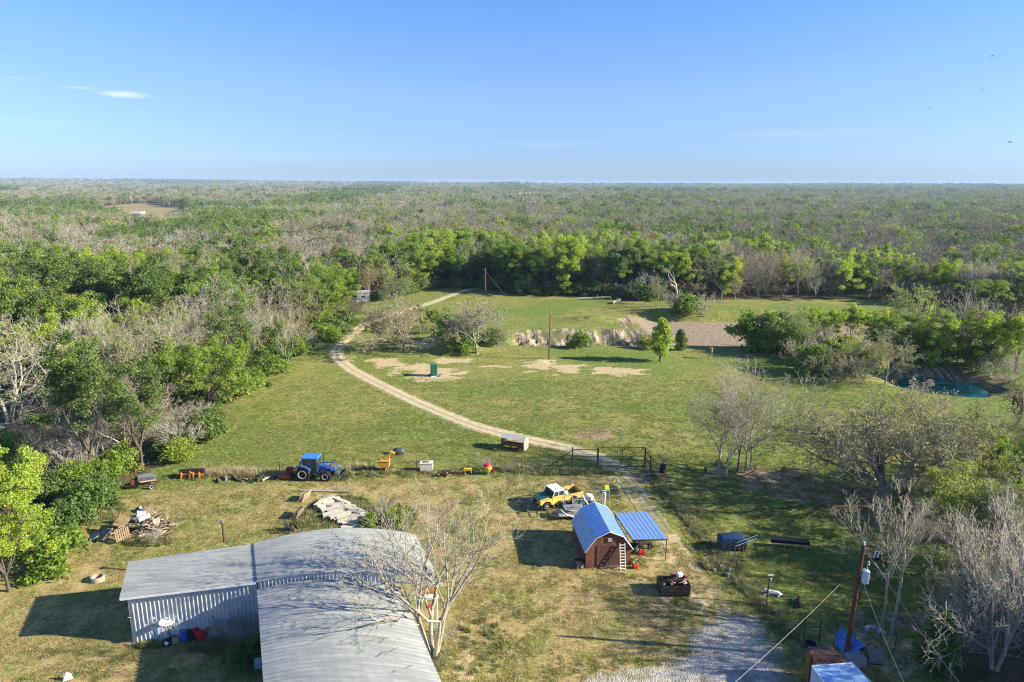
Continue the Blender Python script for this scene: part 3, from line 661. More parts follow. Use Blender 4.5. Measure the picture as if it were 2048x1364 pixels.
spot([('bright0', 20, 1185, 9.0, 'lower of two vivid green trees at the left picture edge, by the yard'), ('bright2', 28, 1105, 10.5, 'upper of two vivid green trees at the left picture edge, behind the barrels'),
      ('bright1', 215, 845, 12, 'bright green bushy tree right behind the huge grey oak'), ('bright3', 250, 795, 13, 'sunlit yellow-green tree left of centre in the left wood'),
      ('tall0', 492, 765, 14.5, 'tall narrow green tree at the pasture edge of the left wood'), ('leafy1', 420, 835, 11.5, 'green tree with a white forked trunk at the pasture edge'),
      ('leafy2', 345, 845, 12.5, 'dark green tree behind the white-trunked edge tree'), ('bare1', 575, 742, 12, 'wide bare grey tree leaning to the pasture left of the track'),
      ('bare0', 318, 900, 7, 'bare pale tree at the wood edge nearest the pasture corner'), ('pale1', 262, 905, 8, 'tangled bare tree behind the black smoker trailer'), ('bare2', 190, 935, 8.5, 'drooping bare tree beside the huge grey oak'),
      ('leafy0', 668, 640, 13.5, 'dark rounded tree left of the raised hunting blind'), ('leafy3', 602, 660, 12.5, 'light green round tree two trees left of the hunting blind'), ('shrubdark0', 545, 738, 4.2, 'dark bush at the foot of the wide bare grey tree', 'bush'),
      ('bud0', 800, 630, 12, 'pale green budding tree behind the oak by the track'), ('tall1', 845, 668, 6.5, 'thin green tree between the two field oaks'), ('leafy0', 880, 668, 6, 'small green tree behind the dirt mound'),
      ('shrub1', 925, 690, 4, 'green bush left under the grey leafless tree', 'bush'), ('shrub0', 905, 686, 5.5, 'tall bush behind the dirt mound', 'bush'), ('shrubdark1', 985, 692, 4, 'dark bush right under the grey leafless tree', 'bush'), ('brush0', 1000, 690, 4, 'bare brush on the left end of the eroded bank', 'bush'),
      ('brush1', 1285, 688, 3.6, 'bare twiggy bush left of the lone green tree', 'bush'), ('shrublime0', 1290, 696, 2.4, 'yellow-green bush left of the lone green tree', 'bush'),
      ('bud1', 1315, 608, 8, 'bare whitish sapling by the fallen logs'), ('shrub1', 1375, 622, 6, 'bushy growth right of the dead snag', 'bush'), ('brush0', 1345, 620, 6, 'grey brush below the dead snag', 'bush'), ('brushpale1', 1410, 622, 6, 'pale brush at the end of the bed bank', 'bush')])
spot([(('brush0','brushpale1','brush1','brushpale0','shrub0','bare1')[j % 6], px, py, h, lab, *( ['bush'] if h < 6 else [])) for j, (px, py, h, lab) in enumerate([(70, 905, 4.5, 'grey brush at the foot of the huge grey oak'), (120, 930, 5, 'pale tangled brush right below the huge grey oak'), (165, 900, 4.5, 'grey brush under the drooping bare tree'), (215, 905, 5.5, 'pale brush right of the drooping bare tree'), (245, 940, 3.2, 'green bush left above the smoker trailer'), (90, 965, 7, 'small bare tree above the vivid green edge trees'), (290, 900, 4.5, 'grey brush by the pale bare tree at the wood edge'), (150, 960, 4.6, 'pale brush above the grey drum'), (60, 940, 4.8, 'dry brush left below the huge grey oak'), (330, 885, 4, 'light brush at the pasture corner'), (20, 940, 4.5, 'green bush at the left edge below the huge grey oak'), (120, 870, 7.5, 'bare tree immediately right of the huge grey oak trunk')])])
# thicket between bed and pond
TH_ = [('shrub0', 1505, 693, 6.2, 'green'), ('bud0', 1520, 694, 6.6, 'green'), ('shrub0', 1545, 694, 6.5, 'dark green'), ('cedar0', 1560, 690, 6, 'dark conical'), ('bud0', 1590, 700, 8, 'pale budding'), ('lime0', 1612, 715, 7.5, 'yellow-green'),
       ('bright1', 1640, 700, 7.5, 'bright green'), ('brush0', 1600, 730, 5, 'grey'), ('shrub1', 1625, 745, 4.6, 'olive'), ('lime1', 1690, 752, 7.2, 'pale lime'), ('oak0', 1660, 760, 5.5, 'tan'), ('shrublime0', 1715, 745, 4.6, 'lime'), ('brushpale0', 1720, 765, 4.2, 'pale'),
       ('bud1', 1770, 768, 8.4, 'slim grey'), ('bright0', 1750, 712, 8, 'green'), ('bright2', 1700, 695, 8, 'leafy'), ('lime0', 1810, 690, 12, 'tall lime'), ('lime1', 1835, 716, 8, 'lime'), ('leafy1', 1790, 722, 8, 'green'), ('bright3', 1880, 728, 8.8, 'round bright'),
       ('bud0', 1915, 728, 10, 'grey'), ('bare2', 1935, 724, 12.5, 'bare pale'), ('lime0', 1945, 738, 8.6, 'lime'), ('bright1', 1990, 748, 9.6, 'bright'), ('bright2', 2030, 742, 9, 'bright'), ('brushpale1', 1985, 765, 4.2, 'straw-coloured'), ('shrub1', 1850, 738, 5, 'shaded'), ('shrublime0', 1820, 735, 4.5, 'shaded'),
       ('brush1', 2030, 760, 5.5, 'grey'), ('shrub0', 1960, 757, 4, 'green'), ('shrub1', 1905, 748, 4, 'shaded'), ('lime1', 1560, 705, 7, 'soft lime'), ('bud1', 1735, 752, 7.5, 'pale green'), ('lime0', 1775, 740, 7, 'soft lime'), ('bud0', 1860, 735, 8, 'pale budding'), ('brushpale0', 1930, 752, 4.5, 'straw-coloured'), ('rust0', 1760, 722, 5, 'rusty'), ('pale3', 1570, 700, 7, 'bare'), ('pale1', 1645, 722, 6.5, 'bare'), ('shrub1', 1575, 708, 5.6, 'green'), ('shrublime1', 1680, 728, 5, 'lime')]
for j, (key, px, py, h, col) in enumerate(TH_):
    g = G(px, py); low = h < 6
    tree(key, g.x, g.y, h * 1.18, f"{col} {'bush' if low else 'tree'} in the {'left end' if px < 1570 else 'left middle' if px < 1640 else 'middle' if px < 1730 else 'right middle' if px < 1830 else 'part above the pond' if px < 1930 else 'right end'} of the thicket beside the pond", 'bush' if low else 'tree', group='trees and bushes of the thicket by the pond')
# trees growing right of the frame, whose shade dapples the yard
for j in range(84):
    y = RNG.uniform(24, 84); x = .80 * (y + 7) + 10 + RNG.uniform(0, 22)
    if proj(x, y, 0)[0] < 2010: x += 8
    tree(('bare0', 'bud1', 'bud0', 'bare3', 'bare1', 'bud1', 'bare1', 'bud0')[j % 8], x, y, (RNG.uniform(10, 14.5) if y > 50 else RNG.uniform(12, 17)), 'bare or budding tree of the wood beyond the right picture edge', group='trees beyond the right picture edge')
for px, py, key, h in ((1900, 1240, 'brush0', 4.5), (1930, 1300, 'brushpale0', 5), (1990, 1230, 'brush1', 5), (1895, 1150, 'bud1', 6), (1930, 1060, 'brush1', 6), (2000, 1060, 'lime0', 9), (1975, 980, 'lime1', 9), (2030, 960, 'bud0', 9), (1860, 1080, 'brush0', 4.5), (2060, 1130, 'lime0', 8), (2020, 1010, 'leafy1', 8)):
    g = G(px, py); tree(key, g.x, g.y, h, 'tangled growth at the wood edge in the lower right', 'bush' if h < 6.5 else 'tree', group='undergrowth at the lower right wood edge')

# ---- the woods, tree by tree
def kind_at(x, y):
    px, py = proj(x, y, 6); n = vnoise(x / 26 + 5, y / 26 + 40); n2 = vnoise(x / (50 + y / 12) + 50, y / (60 + y / 6)); u = RNG.random()
    if y < 175 and x < -20:      # left wood
        zone = 'left'; pg = .74 if n > .42 else .12
        if px < 330 and py > 760: pg = .35
    elif y < 262 and -40 < x < 88: zone = 'far'; pg = .72 if n > .28 else .25
    elif y < 300 and x >= 88: zone = 'right'; pg = .3 if y < 245 else .12
    elif y < 300: zone = 'deep'; pg = .06 + .6 * (n > .62) * (x < -60)
    else: zone = 'deep'; pg = .14 + .66 * (n2 > .56) * (n > .30)
    if x > 60 and y > 260: pg = min(pg, .3)
    if u < pg:
        k_ = RNG.choice(['leafy', 'bright', 'dark'], p=[.40, .22, .38] if zone != 'far' else [.42, .42, .16])
        if zone == 'deep' and n2 > .6: k_ = 'dark' if RNG.random() < .6 else 'leafy'
        if RNG.random() < .3 and zone == 'left': return 'tall%d' % RNG.integers(2), zone
        return k_ + str(RNG.integers(4)), zone
    v_ = RNG.random()
    if zone == 'right' and v_ > .55: return 'oakgreen%d' % RNG.integers(2), zone
    if y > 260 and v_ > .50: return ('oakgreen%d' if v_ < .74 else 'oak%d' if v_ < .9 else 'bud%d') % RNG.integers(2), zone
    if v_ < .40: return 'bare%d' % RNG.integers(4), zone
    if v_ < .62: return 'pale%d' % RNG.integers(4), zone
    if v_ < .76: return 'bud%d' % RNG.integers(2), zone
    if v_ < .86: return 'oak%d' % RNG.integers(2), zone
    if v_ < .93: return 'rust%d' % RNG.integers(2), zone
    return 'lime%d' % RNG.integers(2), zone
def in_view(x, y, mx=140):
    if y < 5: return False
    px, py = proj(x, y, 5); return -mx < px < 2048 + mx and py < 1500
cand = []
def scatter(y0, y1, sp, jit=.45):
    y = y0; out = []
    while y < y1:
        half = .80 * y + 25; x = -half
        while x < half:
            out.append((x + RNG.uniform(-jit, jit) * sp, y + RNG.uniform(-jit, jit) * sp)); x += sp
        y += sp * .9
    return np.array(out)
def keep_woods(p, margin):
    sdv = sdpoly(p[:, 0], p[:, 1], OPEN)
    kx = sdv > margin
    for FL in (FIELD1, FIELD2): kx &= ~inpoly(p[:, 0], p[:, 1], FL)
    # clearings in the gravel yard corner, lower right
    return p[kx], sdv[kx]
near, sdn = keep_woods(scatter(34, 330, 6.0), 1.6)
ZONE = dict(left='in the wood left of the pasture', far='in the tall wood behind the pasture', right='in the grey wood beyond the dry bed', deep='in the deep mixed wood behind')
KN = dict(leafy='mid-green leafy tree', bright='bright yellow-green leafy tree', dark='dark green leafy tree', tall='tall narrow green tree', bare='bare grey tree', pale='bare whitish tree', bud='pale green budding tree', oak='spreading oak with tan catkins', oakgreen='grey-olive oak coming into leaf', rust='rusty-budded tree', lime='lime-green budding tree')
lst = []
for (x, y), sdv in zip(near, sdn):
    if not in_view(x, y): continue
    px, py = proj(x, y, 0)
    if px > 1790 and py > 800: continue
    if px < 130 and py > 925: continue
    if y < 46 and abs(x) < 40: continue
    if math.hypot(x + 62, y - 80) < 12 or (px < 170 and 790 < py < 1100): continue
    if 640 < px < 850 and 600 < py < 672 and sdv < 16: continue
    if 225 < px < 345 and 955 < py < 1015: continue
    k_, z_ = kind_at(x, y); lst.append((math.hypot(x, y), x, y, k_, z_, sdv))
lst.sort()
cnt = {'g': 0, 'b': 0}; rest = []
LAND = [(60, 690, 'behind the huge grey oak'), (20, 1000, 'by the left picture edge'), (200, 760, 'right of the huge grey oak'), (300, 930, 'behind the smoker trailer'), (400, 800, 'at the left side of the mown pasture'), (500, 640, 'around the tall narrow edge tree'), (580, 640, 'behind the wide bare grey tree'),
        (700, 540, 'behind the hunting blind'), (630, 620, 'left of the hunting blind'), (810, 530, 'behind the field oak by the track'), (900, 520, 'where the track enters the wood'), (985, 500, 'behind the distant utility pole'), (1100, 500, 'straight behind the wireless pole'), (1200, 500, 'behind the fallen trunk'), (1350, 470, 'behind the dead snag'),
        (1480, 500, 'right of the dead snag'), (1600, 520, 'behind the dry pond bed'), (1750, 520, 'behind the right end of the dry bed'), (1900, 540, 'behind the pond thicket'), (2020, 560, 'at the right picture edge beyond the thicket'), (120, 560, 'far left beyond the green belt'), (300, 560, 'left of centre beyond the green belt'), (450, 540, 'beyond the left wood'), (100, 470, 'in the far left background'), (400, 460, 'below the distant clearing'), (650, 460, 'in the background above the blind')]
for d, x, y, k_, z_, sdv in lst:
    g_ = 'g' if k_[:4] in ('leaf', 'brig', 'dark', 'tall') else 'b'
    hh = RNG.uniform(9.5, 14) * (1.22 if z_ == 'far' else 1.0) * (1.25 if k_[:4] == 'tall' else 1) * (.72 if k_[:3] == 'oak' else 1)
    if sdv < 4: hh *= .72
    if px < 300 and y < 110: hh *= .85
    if z_ == 'left': hh *= 1.18
    if cnt[g_] >= 285: rest.append((x, y, k_, hh)); continue
    cnt[g_] += 1
    kk = k_.rstrip('0123456789')
    lx_, ly_ = proj(x, y, hh * .8)
    mark = min(LAND, key=lambda q: math.hypot(q[0] - lx_, (q[1] - ly_) * 1.6))[2]; row = 'edge-row' if sdv < 6 else ('second-row' if sdv < 13 else ('inner' if sdv < 40 else 'deep-set'))
    siz = 'low' if hh < 9.5 else ('tall' if hh > 13 else '')
    tree(k_, x, y, hh, ' '.join(f'{siz} {row} {KN[kk]} {mark}'.split()), 'tree', group=' '.join(f'{siz} {row} {KN[kk]}s {mark}'.split()), wide=RNG.uniform(.9, 1.15), name={'g': 'leafy_tree', 'b': 'bare_tree'}[g_])
# understorey along the wood edges
und = resample([tuple(q) for q in OPEN[2:22]], 3.2); c_ = 0
for q in np.concatenate([und, und + 1.1]):
    x, y = q[0] + RNG.uniform(-1.6, 1.6), q[1] + RNG.uniform(-.5, 2.6); px, py = proj(x, y, 0)
    if not in_view(x, y, 20) or (px > 1780 and py > 790) or (215 < px < 350 and 945 < py < 1020) or (680 < px < 760 and 596 < py < 655): continue
    kk = RNG.choice(['shrub', 'shrubdark', 'brush', 'brushpale', 'shrublime'], p=[.30, .25, .2, .2, .05]) + str(RNG.integers(2))
    if y > 190: kk = RNG.choice(['shrubdark', 'shrub', 'brush'], p=[.6, .2, .2]) + str(RNG.integers(2))
    lb = {'shrub': 'green bush', 'shrubdark': 'dark green bush', 'brush': 'grey leafless bush', 'brushpale': 'pale leafless bush', 'shrublime': 'lime-green bush'}[kk[:-1]]
    mk_ = 'on the wood edge ' + min(LAND, key=lambda q: math.hypot(q[0] - px, (q[1] - py + 60) * 1.6))[2]
    tree(kk, x, y, RNG.uniform(1.8, 4.2) * (1.25 if y > 185 else 1), f'{lb} {mk_}', 'bush', group=f'{lb}es {mk_}', wide=RNG.uniform(.9, 1.4)); c_ += 1

# ---- beyond the 300 largest: one object per kind, built with geometry nodes
def lod(key, new, wood_n, leaf_keep, grow, seed=3):
    """light version: thinned and enlarged leaves / twigs"""
    rg = np.random.default_rng(seed); V = []; Fq = []; A = []; Fm = []; off = 0; mats = []
    for nm, me, m in PROTO[key]:
        n = len(me.vertices); co = np.empty(n * 3, np.float32); me.vertices.foreach_get('co', co); co = co.reshape(-1, 3)
        if nm == 'crown':
            q = n // 4; sel = rg.choice(q, min(q, leaf_keep), replace=False); c = co.reshape(q, 4, 3)[sel]; ce = c.mean(1, keepdims=True); c = ce + (c - ce) * grow
            a = np.empty(n, np.float32); me.attributes['leafvar'].data.foreach_get('value', a); a = a.reshape(q, 4)[sel].ravel()
        elif nm == 'branches':
            q = n // 6; sel = rg.choice(q, min(q, wood_n), replace=False); c6 = co.reshape(q, 6, 3)[sel]
            a0 = c6[:, :3].mean(1); a1 = c6[:, 3:].mean(1); d = a1 - a0; a0 = a0 - d * .2; a1 = a1 + d * .3
            wd = np.cross(d, rg.normal(0, 1, d.shape)); wd /= np.linalg.norm(wd, axis=1)[:, None]; wd *= .022 * grow
            c = np.stack([a0 - wd, a0 + wd, a1 + wd * .6, a1 - wd * .6], 1); a = np.full(len(c) * 4, .5)
        else:
            q = n // 12; c12 = co.reshape(q, 12, 3); a0 = c12[:, :6].mean(1); a1 = c12[:, 6:].mean(1); rr = np.linalg.norm(c12[:, 0] - a0, axis=1)[:, None]
            ordr = np.argsort(-rr[:, 0])[:40]; a0, a1, rr = a0[ordr], a1[ordr], rr[ordr]; d = a1 - a0
            wd = np.cross(d, np.array([[.3, 1, .1]])); wd /= np.maximum(np.linalg.norm(wd, axis=1)[:, None], 1e-5); wd *= rr * 1.1
            c = np.stack([a0 - wd, a0 + wd, a1 + wd * .8, a1 - wd * .8], 1); a = np.full(len(c) * 4, .5)
        V.append(c.reshape(-1, 3)); k2 = len(c); Fq.append(off + np.arange(k2 * 4).reshape(k2, 4)); off += k2 * 4; A.append(a); Fm.append(np.full(k2, len(mats))); mats.append(m)
    me = np_mesh(new, np.concatenate(V), [np.concatenate(Fq)], dict(leafvar=np.concatenate(A)))
    for m in mats: me.materials.append(m)
    me.polygons.foreach_set('material_index', np.concatenate(Fm).astype(np.int32))
    return me
LOD = {}
def far_proto(key, lvl):
    if (key, lvl) not in LOD:
        a = {0: (4200, 3000, 1.7), 1: (560, 520, 3.7)}[lvl]; me = lod(key, f'{key}_lod{lvl}', *a)
        LOD[(key, lvl)] = bpy.data.objects.new(f'{key}_lod{lvl}', me)
    return LOD[(key, lvl)]
def gn_scatter(name, pts, rot, scl, src, extra=None):
    """one object whose geometry nodes put the source mesh on every point"""
    me = bpy.data.meshes.new(name); me.vertices.add(len(pts)); me.vertices.foreach_set('co', np.asarray(pts, np.float32).ravel())
    for nm, v in (('rotz', rot), ('scl', scl)):
        a = me.attributes.new(nm, 'FLOAT', 'POINT'); a.data.foreach_set('value', np.asarray(v, np.float32))
    o = link(name, me, kind='stuff')
    ng = bpy.data.node_groups.new(name, 'GeometryNodeTree'); ng.interface.new_socket('Geometry', in_out='INPUT', socket_type='NodeSocketGeometry'); ng.interface.new_socket('Geometry', in_out='OUTPUT', socket_type='NodeSocketGeometry')
    N = ng.nodes; L = ng.links; gi = N.new('NodeGroupInput'); go = N.new('NodeGroupOutput'); mp = N.new('GeometryNodeMeshToPoints'); L.new(gi.outputs[0], mp.inputs[0])
    ip = N.new('GeometryNodeInstanceOnPoints'); oi = N.new('GeometryNodeObjectInfo'); oi.inputs['Object'].default_value = src; oi.inputs['As Instance'].default_value = True
    ar = N.new('GeometryNodeInputNamedAttribute'); ar.data_type = 'FLOAT'; ar.inputs['Name'].default_value = 'rotz'
    as_ = N.new('GeometryNodeInputNamedAttribute'); as_.data_type = 'FLOAT'; as_.inputs['Name'].default_value = 'scl'
    cx = N.new('ShaderNodeCombineXYZ'); L.new(ar.outputs['Attribute'], cx.inputs[2])
    L.new(mp.outputs[0], ip.inputs['Points']); L.new(oi.outputs['Geometry'], ip.inputs['Instance']); L.new(cx.outputs[0], ip.inputs['Rotation'])
    cs = N.new('ShaderNodeCombineXYZ')
    for i in range(3): L.new(as_.outputs['Attribute'], cs.inputs[i])
    L.new(cs.outputs[0], ip.inputs['Scale']); L.new(ip.outputs[0], go.inputs[0])
    md = o.modifiers.new('scatter', 'NODES'); md.node_group = ng
    return o
def stuff_woods(items, lvl, nm, lab):
    by = {}
    for x, y, k_, hh in items: by.setdefault(k_, []).append((x, y, hh / PH[k_]))
    for k_, l_ in by.items():
        a = np.array(l_); kk = k_.rstrip('0123456789')
        o = gn_scatter(nm, np.stack([a[:, 0], a[:, 1], T(a[:, 0], a[:, 1]) - .3], 1), RNG.random(len(a)) * 6.28, a[:, 2], far_proto(k_, lvl))
        tag(o, f'{KN[kk]}s {lab}', 'woodland', kind='stuff')
def mk(p, hm=1.0):
    out = []
    for x, y in p:
        if not in_view(x, y, 60): continue
        k_, z_ = kind_at(x, y); out.append((x, y, k_, RNG.uniform(8.5, 13.5) * hm * (.8 if k_[:3] == 'oak' else 1)))
    return out
mid, _ = keep_woods(scatter(331, 780, 7.0), 2)
stuff_woods(rest + mk(mid, 1.12), 0, 'middle_woodland', 'in the woods stretching back behind the near trees')
f1, _ = keep_woods(scatter(781, 2000, 10.5), 2); f2, _ = keep_woods(scatter(2000, 4600, 21.0), 2); f3, _ = keep_woods(scatter(4600, 11500, 52.0), 2)
stuff_woods(mk(f1, 1.3) + mk(f2, 1.9) + mk(f3, 2.5), 1, 'distant_woodland', 'far off towards the horizon')
# ================================================================ METAL BUILDING
m, nt, b, o = newmat('galvanised_roof'); k = NB(nt); v = k.pos()
mp = k.n('Mapping'); mp.inputs['Rotation'].default_value = (0, 0, R(-4)); mp.inputs['Scale'].default_value = (.22, 2.6, 1.0); k.L.new(v, mp.inputs[0]); stv = k.noise(mp.outputs[0], 1.3, 6, .65)
c = k.mix(k.ramp(stv, .36, .66), (.39, .40, .375), (.27, .285, .28)); c = k.mix(k.math('MULTIPLY', k.ramp(k.noise(v, .5, 5, .6), .50, .66), .5), c, (.30, .31, .29))
c = k.mix(k.math('MULTIPLY', k.ramp(k.noise(mp.outputs[0], 3.2, 6, .7), .60, .70), .55), c, (.20, .15, .11)); c = k.mix(k.math('MULTIPLY', k.ramp(k.noise(v, 9, 3), .55, .7), .3), c, (.22, .22, .2))
k.L.new(c, b.inputs['Base Color']); b.inputs['Roughness'].default_value = .5; b.inputs['Metallic'].default_value = .15; b.inputs['Specular IOR Level'].default_value = .4
k.L.new(k.bump(k.noise(v, 1.6, 4), .25, .05), b.inputs['Normal']); MATS['galv_streaked'] = m
GALV = m
GALV_OLD = lambda: mat('galvanised_roof', (.46, .47, .43), .55, .15, .12, .6, (.33, .35, .34), spec=.4, rust=.2)
WALLM = mat('grey_wall_sheet', (.58, .61, .61), .45, .2, .12, 1.2, (.42, .48, .53), spec=.5)
TRIM = mat('white_trim', (.72, .74, .74), .5, 0, .1, 2)
WHITEP = mat('white_paint', (.78, .79, .80), .5, 0, .08, 2)
BLACKM = mat('black_rubber', (.02, .02, .022), .7, 0, .3, 4, spec=.3)
STEEL = mat('bare_steel', (.45, .46, .48), .4, .8, .2, 3)
RUST = mat('rusty_steel', (.15, .055, .03), .85, .1, .4, 4, (.08, .04, .03))
PIPEM = mat('dark_pipe', (.10, .06, .045), .8, .2, .3, 4)
def V3(*a): return Vector(a)
def lerp(a, b, t): return a + (b - a) * t
Lf = V3(*P(240, 1200, 3.7)); Lb = V3(*P(258, 1125, 3.7)); Sf = V3(*P(514, 1166, 4.45)); Sb = V3(*P(507, 1088, 4.45))
Rf = V3(*P(886, 1170, 4.0)); Rb = V3(*P(831, 1070, 4.0)); Nb = V3(*P(801, 1174, 3.7)); Nf = V3(*P(884, 1364, 3.7)); Fb = V3(*P(515, 1180, 4.0)); Ff = V3(*P(528, 1364, 4.0))
ext = (Ff - Fb).normalized() * 3.0; Ff = Ff + ext; Nf = Nf + (Nf - Nb).normalized() * 3.0
bo = V3(-17, 46, 0)
bld = thing('metal_building', 'grey metal-clad workshop with low arched ribbed roofs and a lean-to on its left', 'building', bo)
def ribbed(name, A, B, C, D, arch, npan, nseg, m, parent, ribs=3, dep=.075, th=.02, up=None):
    """sheets between edge A->B (front) and D->C (back), ribs run from left to right; arch(t) lifts the middle"""
    for i in range(npan):
        mb = MB(); rows = []
        for j in range(ribs * 4 + 1):
            q = j / (ribs * 4); s_ = (i + q * .997) / npan; ph = j % 4
            lift = dep if ph in (1, 2) else 0.0
            off = {0: 0, 1: -.02, 2: .02, 3: 0}[ph] / (ribs * npan)
            row = []
            for t_ in range(nseg + 1):
                t = t_ / nseg; f = lerp(A, B, t); k_ = lerp(D, C, t); p = lerp(f, k_, min(1, max(0, s_ + off)))
                row.append(p + V3(0, 0, arch(t) + lift + .004 * (i % 2)) - bo)
            rows.append(row)
        base = 0
        for r_ in rows: mb.v += [tuple(p) for p in r_]
        w = nseg + 1
        for j in range(len(rows) - 1):
            for t_ in range(nseg): mb.f.append((j * w + t_, j * w + t_ + 1, (j + 1) * w + t_ + 1, (j + 1) * w + t_))
        n0 = len(mb.v); mb.v += [(a, b_, c_ - th) for a, b_, c_ in mb.v]; mb.f += [tuple(n0 + q for q in reversed(f)) for f in mb.f[:]]
        L_ = len(rows) - 1
        for t_ in range(nseg):
            mb.f.append((t_ + 1, t_, n0 + t_, n0 + t_ + 1)); mb.f.append((L_ * w + t_, L_ * w + t_ + 1, n0 + L_ * w + t_ + 1, n0 + L_ * w + t_))
        for j in range(L_):
            mb.f.append((j * w, (j + 1) * w, n0 + (j + 1) * w, n0 + j * w)); mb.f.append(((j + 1) * w + nseg, j * w + nseg, n0 + j * w + nseg, n0 + (j + 1) * w + nseg))
        mb.build(name, m, parent)
ribbed('roof_panel', Lf, Sf - V3(0, 0, .02), Sb - V3(0, 0, .02), Lb, lambda t: 0.0, 6, 6, GALV, bld)
archR = lambda t: .95 * math.sin(math.pi * min(1, t * .97)) ** .9 if t < .999 else 0.0
ribbed('roof_panel', Sf, Rf, Rb, Sb, archR, 7, 14, GALV, bld)
archF = lambda t: .75 * math.sin(math.pi * t) ** .9
ribbed('roof_panel', Ff, Nf, Nb, Fb, archF, 12, 14, GALV, bld)
# dark joint flashing between lean-to and arched roof
mb = MB(); mb.box(((Sf + Sb) / 2 - bo + V3(0, 0, .05)), (.12, (Sf - Sb).length, .07), Matrix.Rotation(math.atan2((Sb - Sf).y, (Sb - Sf).x) - math.pi / 2, 3, 'Z')); mb.build('roof_flashing', mat('dark_flashing', (.10, .13, .18), .5, .3), bld)
def wall(name, a, b, ztopa, ztopb, m, rib=.30, dep=.05, zb=0.0, out=None, per=3, zbase=None, fn=None):
    """ribbed upright sheets from a to b (ground points), each panel an object"""
    L = (b - a).length; u = (b - a) / L; nrm = V3(u.y, -u.x, 0); n = max(1, round(L / (rib * per)))
    for i in range(n):
        mb = MB(); prof = []
        for j in range(per):
            x0 = (i + j / per) * L / n; w_ = L / n / per
            prof += [(x0, 0), (x0 + w_ * .68, 0), (x0 + w_ * .76, dep), (x0 + w_ * .92, dep)]
        prof.append(((i + 1) * L / n - .004, 0))
        k_ = len(prof)
        for lev in (0, 1):
            for x, d_ in prof:
                t = x / L; zt = (fn(t) if fn else ztopa + (ztopb - ztopa) * t); zl = zb if zbase is None else zbase(t)
                p = a + u * x + nrm * d_; mb.v.append((p.x - bo.x, p.y - bo.y, zt if lev else zl))
        for j in range(k_ - 1): mb.f.append((j, j + 1, k_ + j + 1, k_ + j))
        n0 = len(mb.v); mb.v += [(x - nrm.x * .03, y - nrm.y * .03, z) for x, y, z in mb.v]; mb.f += [tuple(n0 + q for q in reversed(f)) for f in mb.f[:]]
        mb.f.append((0, k_, n0 + k_, n0)); mb.f.append((k_ - 1, n0 + k_ - 1, n0 + 2 * k_ - 1, 2 * k_ - 1)); mb.f += [(k_ + j, k_ + j + 1, n0 + k_ + j + 1, n0 + k_ + j) for j in range(k_ - 1)]
        mb.build(name, m, bld)
g0 = V3(*P(265, 1293)); uS = (Sf - Lf); uS.z = 0
def xy(v, z=0): return V3(v.x, v.y, z)
wfL = lerp(xy(Lf), xy(Sf), .055) + (xy(Lb) - xy(Lf)).normalized() * .30; wfS = xy(Sf) + (xy(Sb) - xy(Sf)).normalized() * .30
wall('wall_panel', wfL, wfS, 3.68, 4.40, WALLM, zb=-.2)
wbL = xy(Lb) + (xy(Lf) - xy(Lb)).normalized() * .2 + V3(.45, 0, 0); wall('wall_panel', wbL, wfL, 3.66, 3.66, WALLM, zb=-.2)
wbS = xy(Sb) + (xy(Sf) - xy(Sb)).normalized() * .2; wall('wall_panel', wbS, wbL, 4.38, 3.66, WALLM, zb=-.2)
wbR = xy(Rb) + (xy(Rf) - xy(Rb)).normalized() * .2 - V3(.4, 0, 0); wall('wall_panel', wbR, wbS, 0, 0, WALLM, zb=-.2, fn=lambda t: lerp(4.0, 4.45, t) + archR(1 - t) - .06)
# clerestory strip between the higher rear roof and the lower front roof
cs, ce = xy(Sf) + V3(.02, .12, 0), xy(lerp(Sf, Rf, .74)) + V3(0, .12, 0)
wall('clerestory_panel', cs, ce, 0, 0, WALLM, rib=.26, per=4, fn=lambda t: 4.45 - .45 * t * .74 + archR(t * .74) - .05, zbase=lambda t: 3.72 + archF(min(1, t * .92)) * .86)
# front wing walls under the roof
fl0, fl1 = xy(Ff) + V3(.3, 0, 0), xy(Fb) + V3(.3, 0, 0); wall('wall_panel', fl1, fl0, 3.9, 3.9, WALLM, zb=-.2)
fr0, fr1 = xy(Nf) - V3(.35, 0, 0), xy(Nb) - V3(.35, 0, 0); wall('wall_panel', fr0, fr1, 3.6, 3.6, WALLM, zb=-.2)
# porch end under the rear roof's right side: dark opening, trim, posts
mb = MB(); mb.box((lerp(lerp(Sf, Rf, .74), Rf, .5) - bo + V3(0, -.04, .12)), ((Rf - lerp(Sf, Rf, .74)).length + .1, .05, .16), Matrix.Rotation(math.atan2(Rf.y - Sf.y, Rf.x - Sf.x), 3, 'Z') @ Matrix.Rotation(.085, 3, 'Y')); mb.build('eave_trim', TRIM, bld)
for e, t in ((Lf, Lb), (Rf, Rb)):
    d_ = (t - e); mb = MB().box(((e + t) / 2 - bo + V3(0, 0, -.06)), (.06, d_.length, .12), Matrix.Rotation(math.atan2(d_.y, d_.x) - math.pi / 2, 3, 'Z')); mb.build('eave_trim', TRIM, bld)
mb = MB().box(((Lf + Sf) / 2 - bo + V3(0, -.03, -.05)), ((Sf - Lf).length - .1, .05, .12), (Sf - Lf).to_track_quat('X', 'Z').to_matrix()); mb.build('eave_trim', TRIM, bld)
for q in (Rf, Rb):
    b_ = xy(q) - bo + V3(-.5, .25 if q is Rf else -.25, 0); MB().box((b_.x, b_.y, 1.95), (.12, .12, 3.9)).build('porch_post', TRIM, bld)
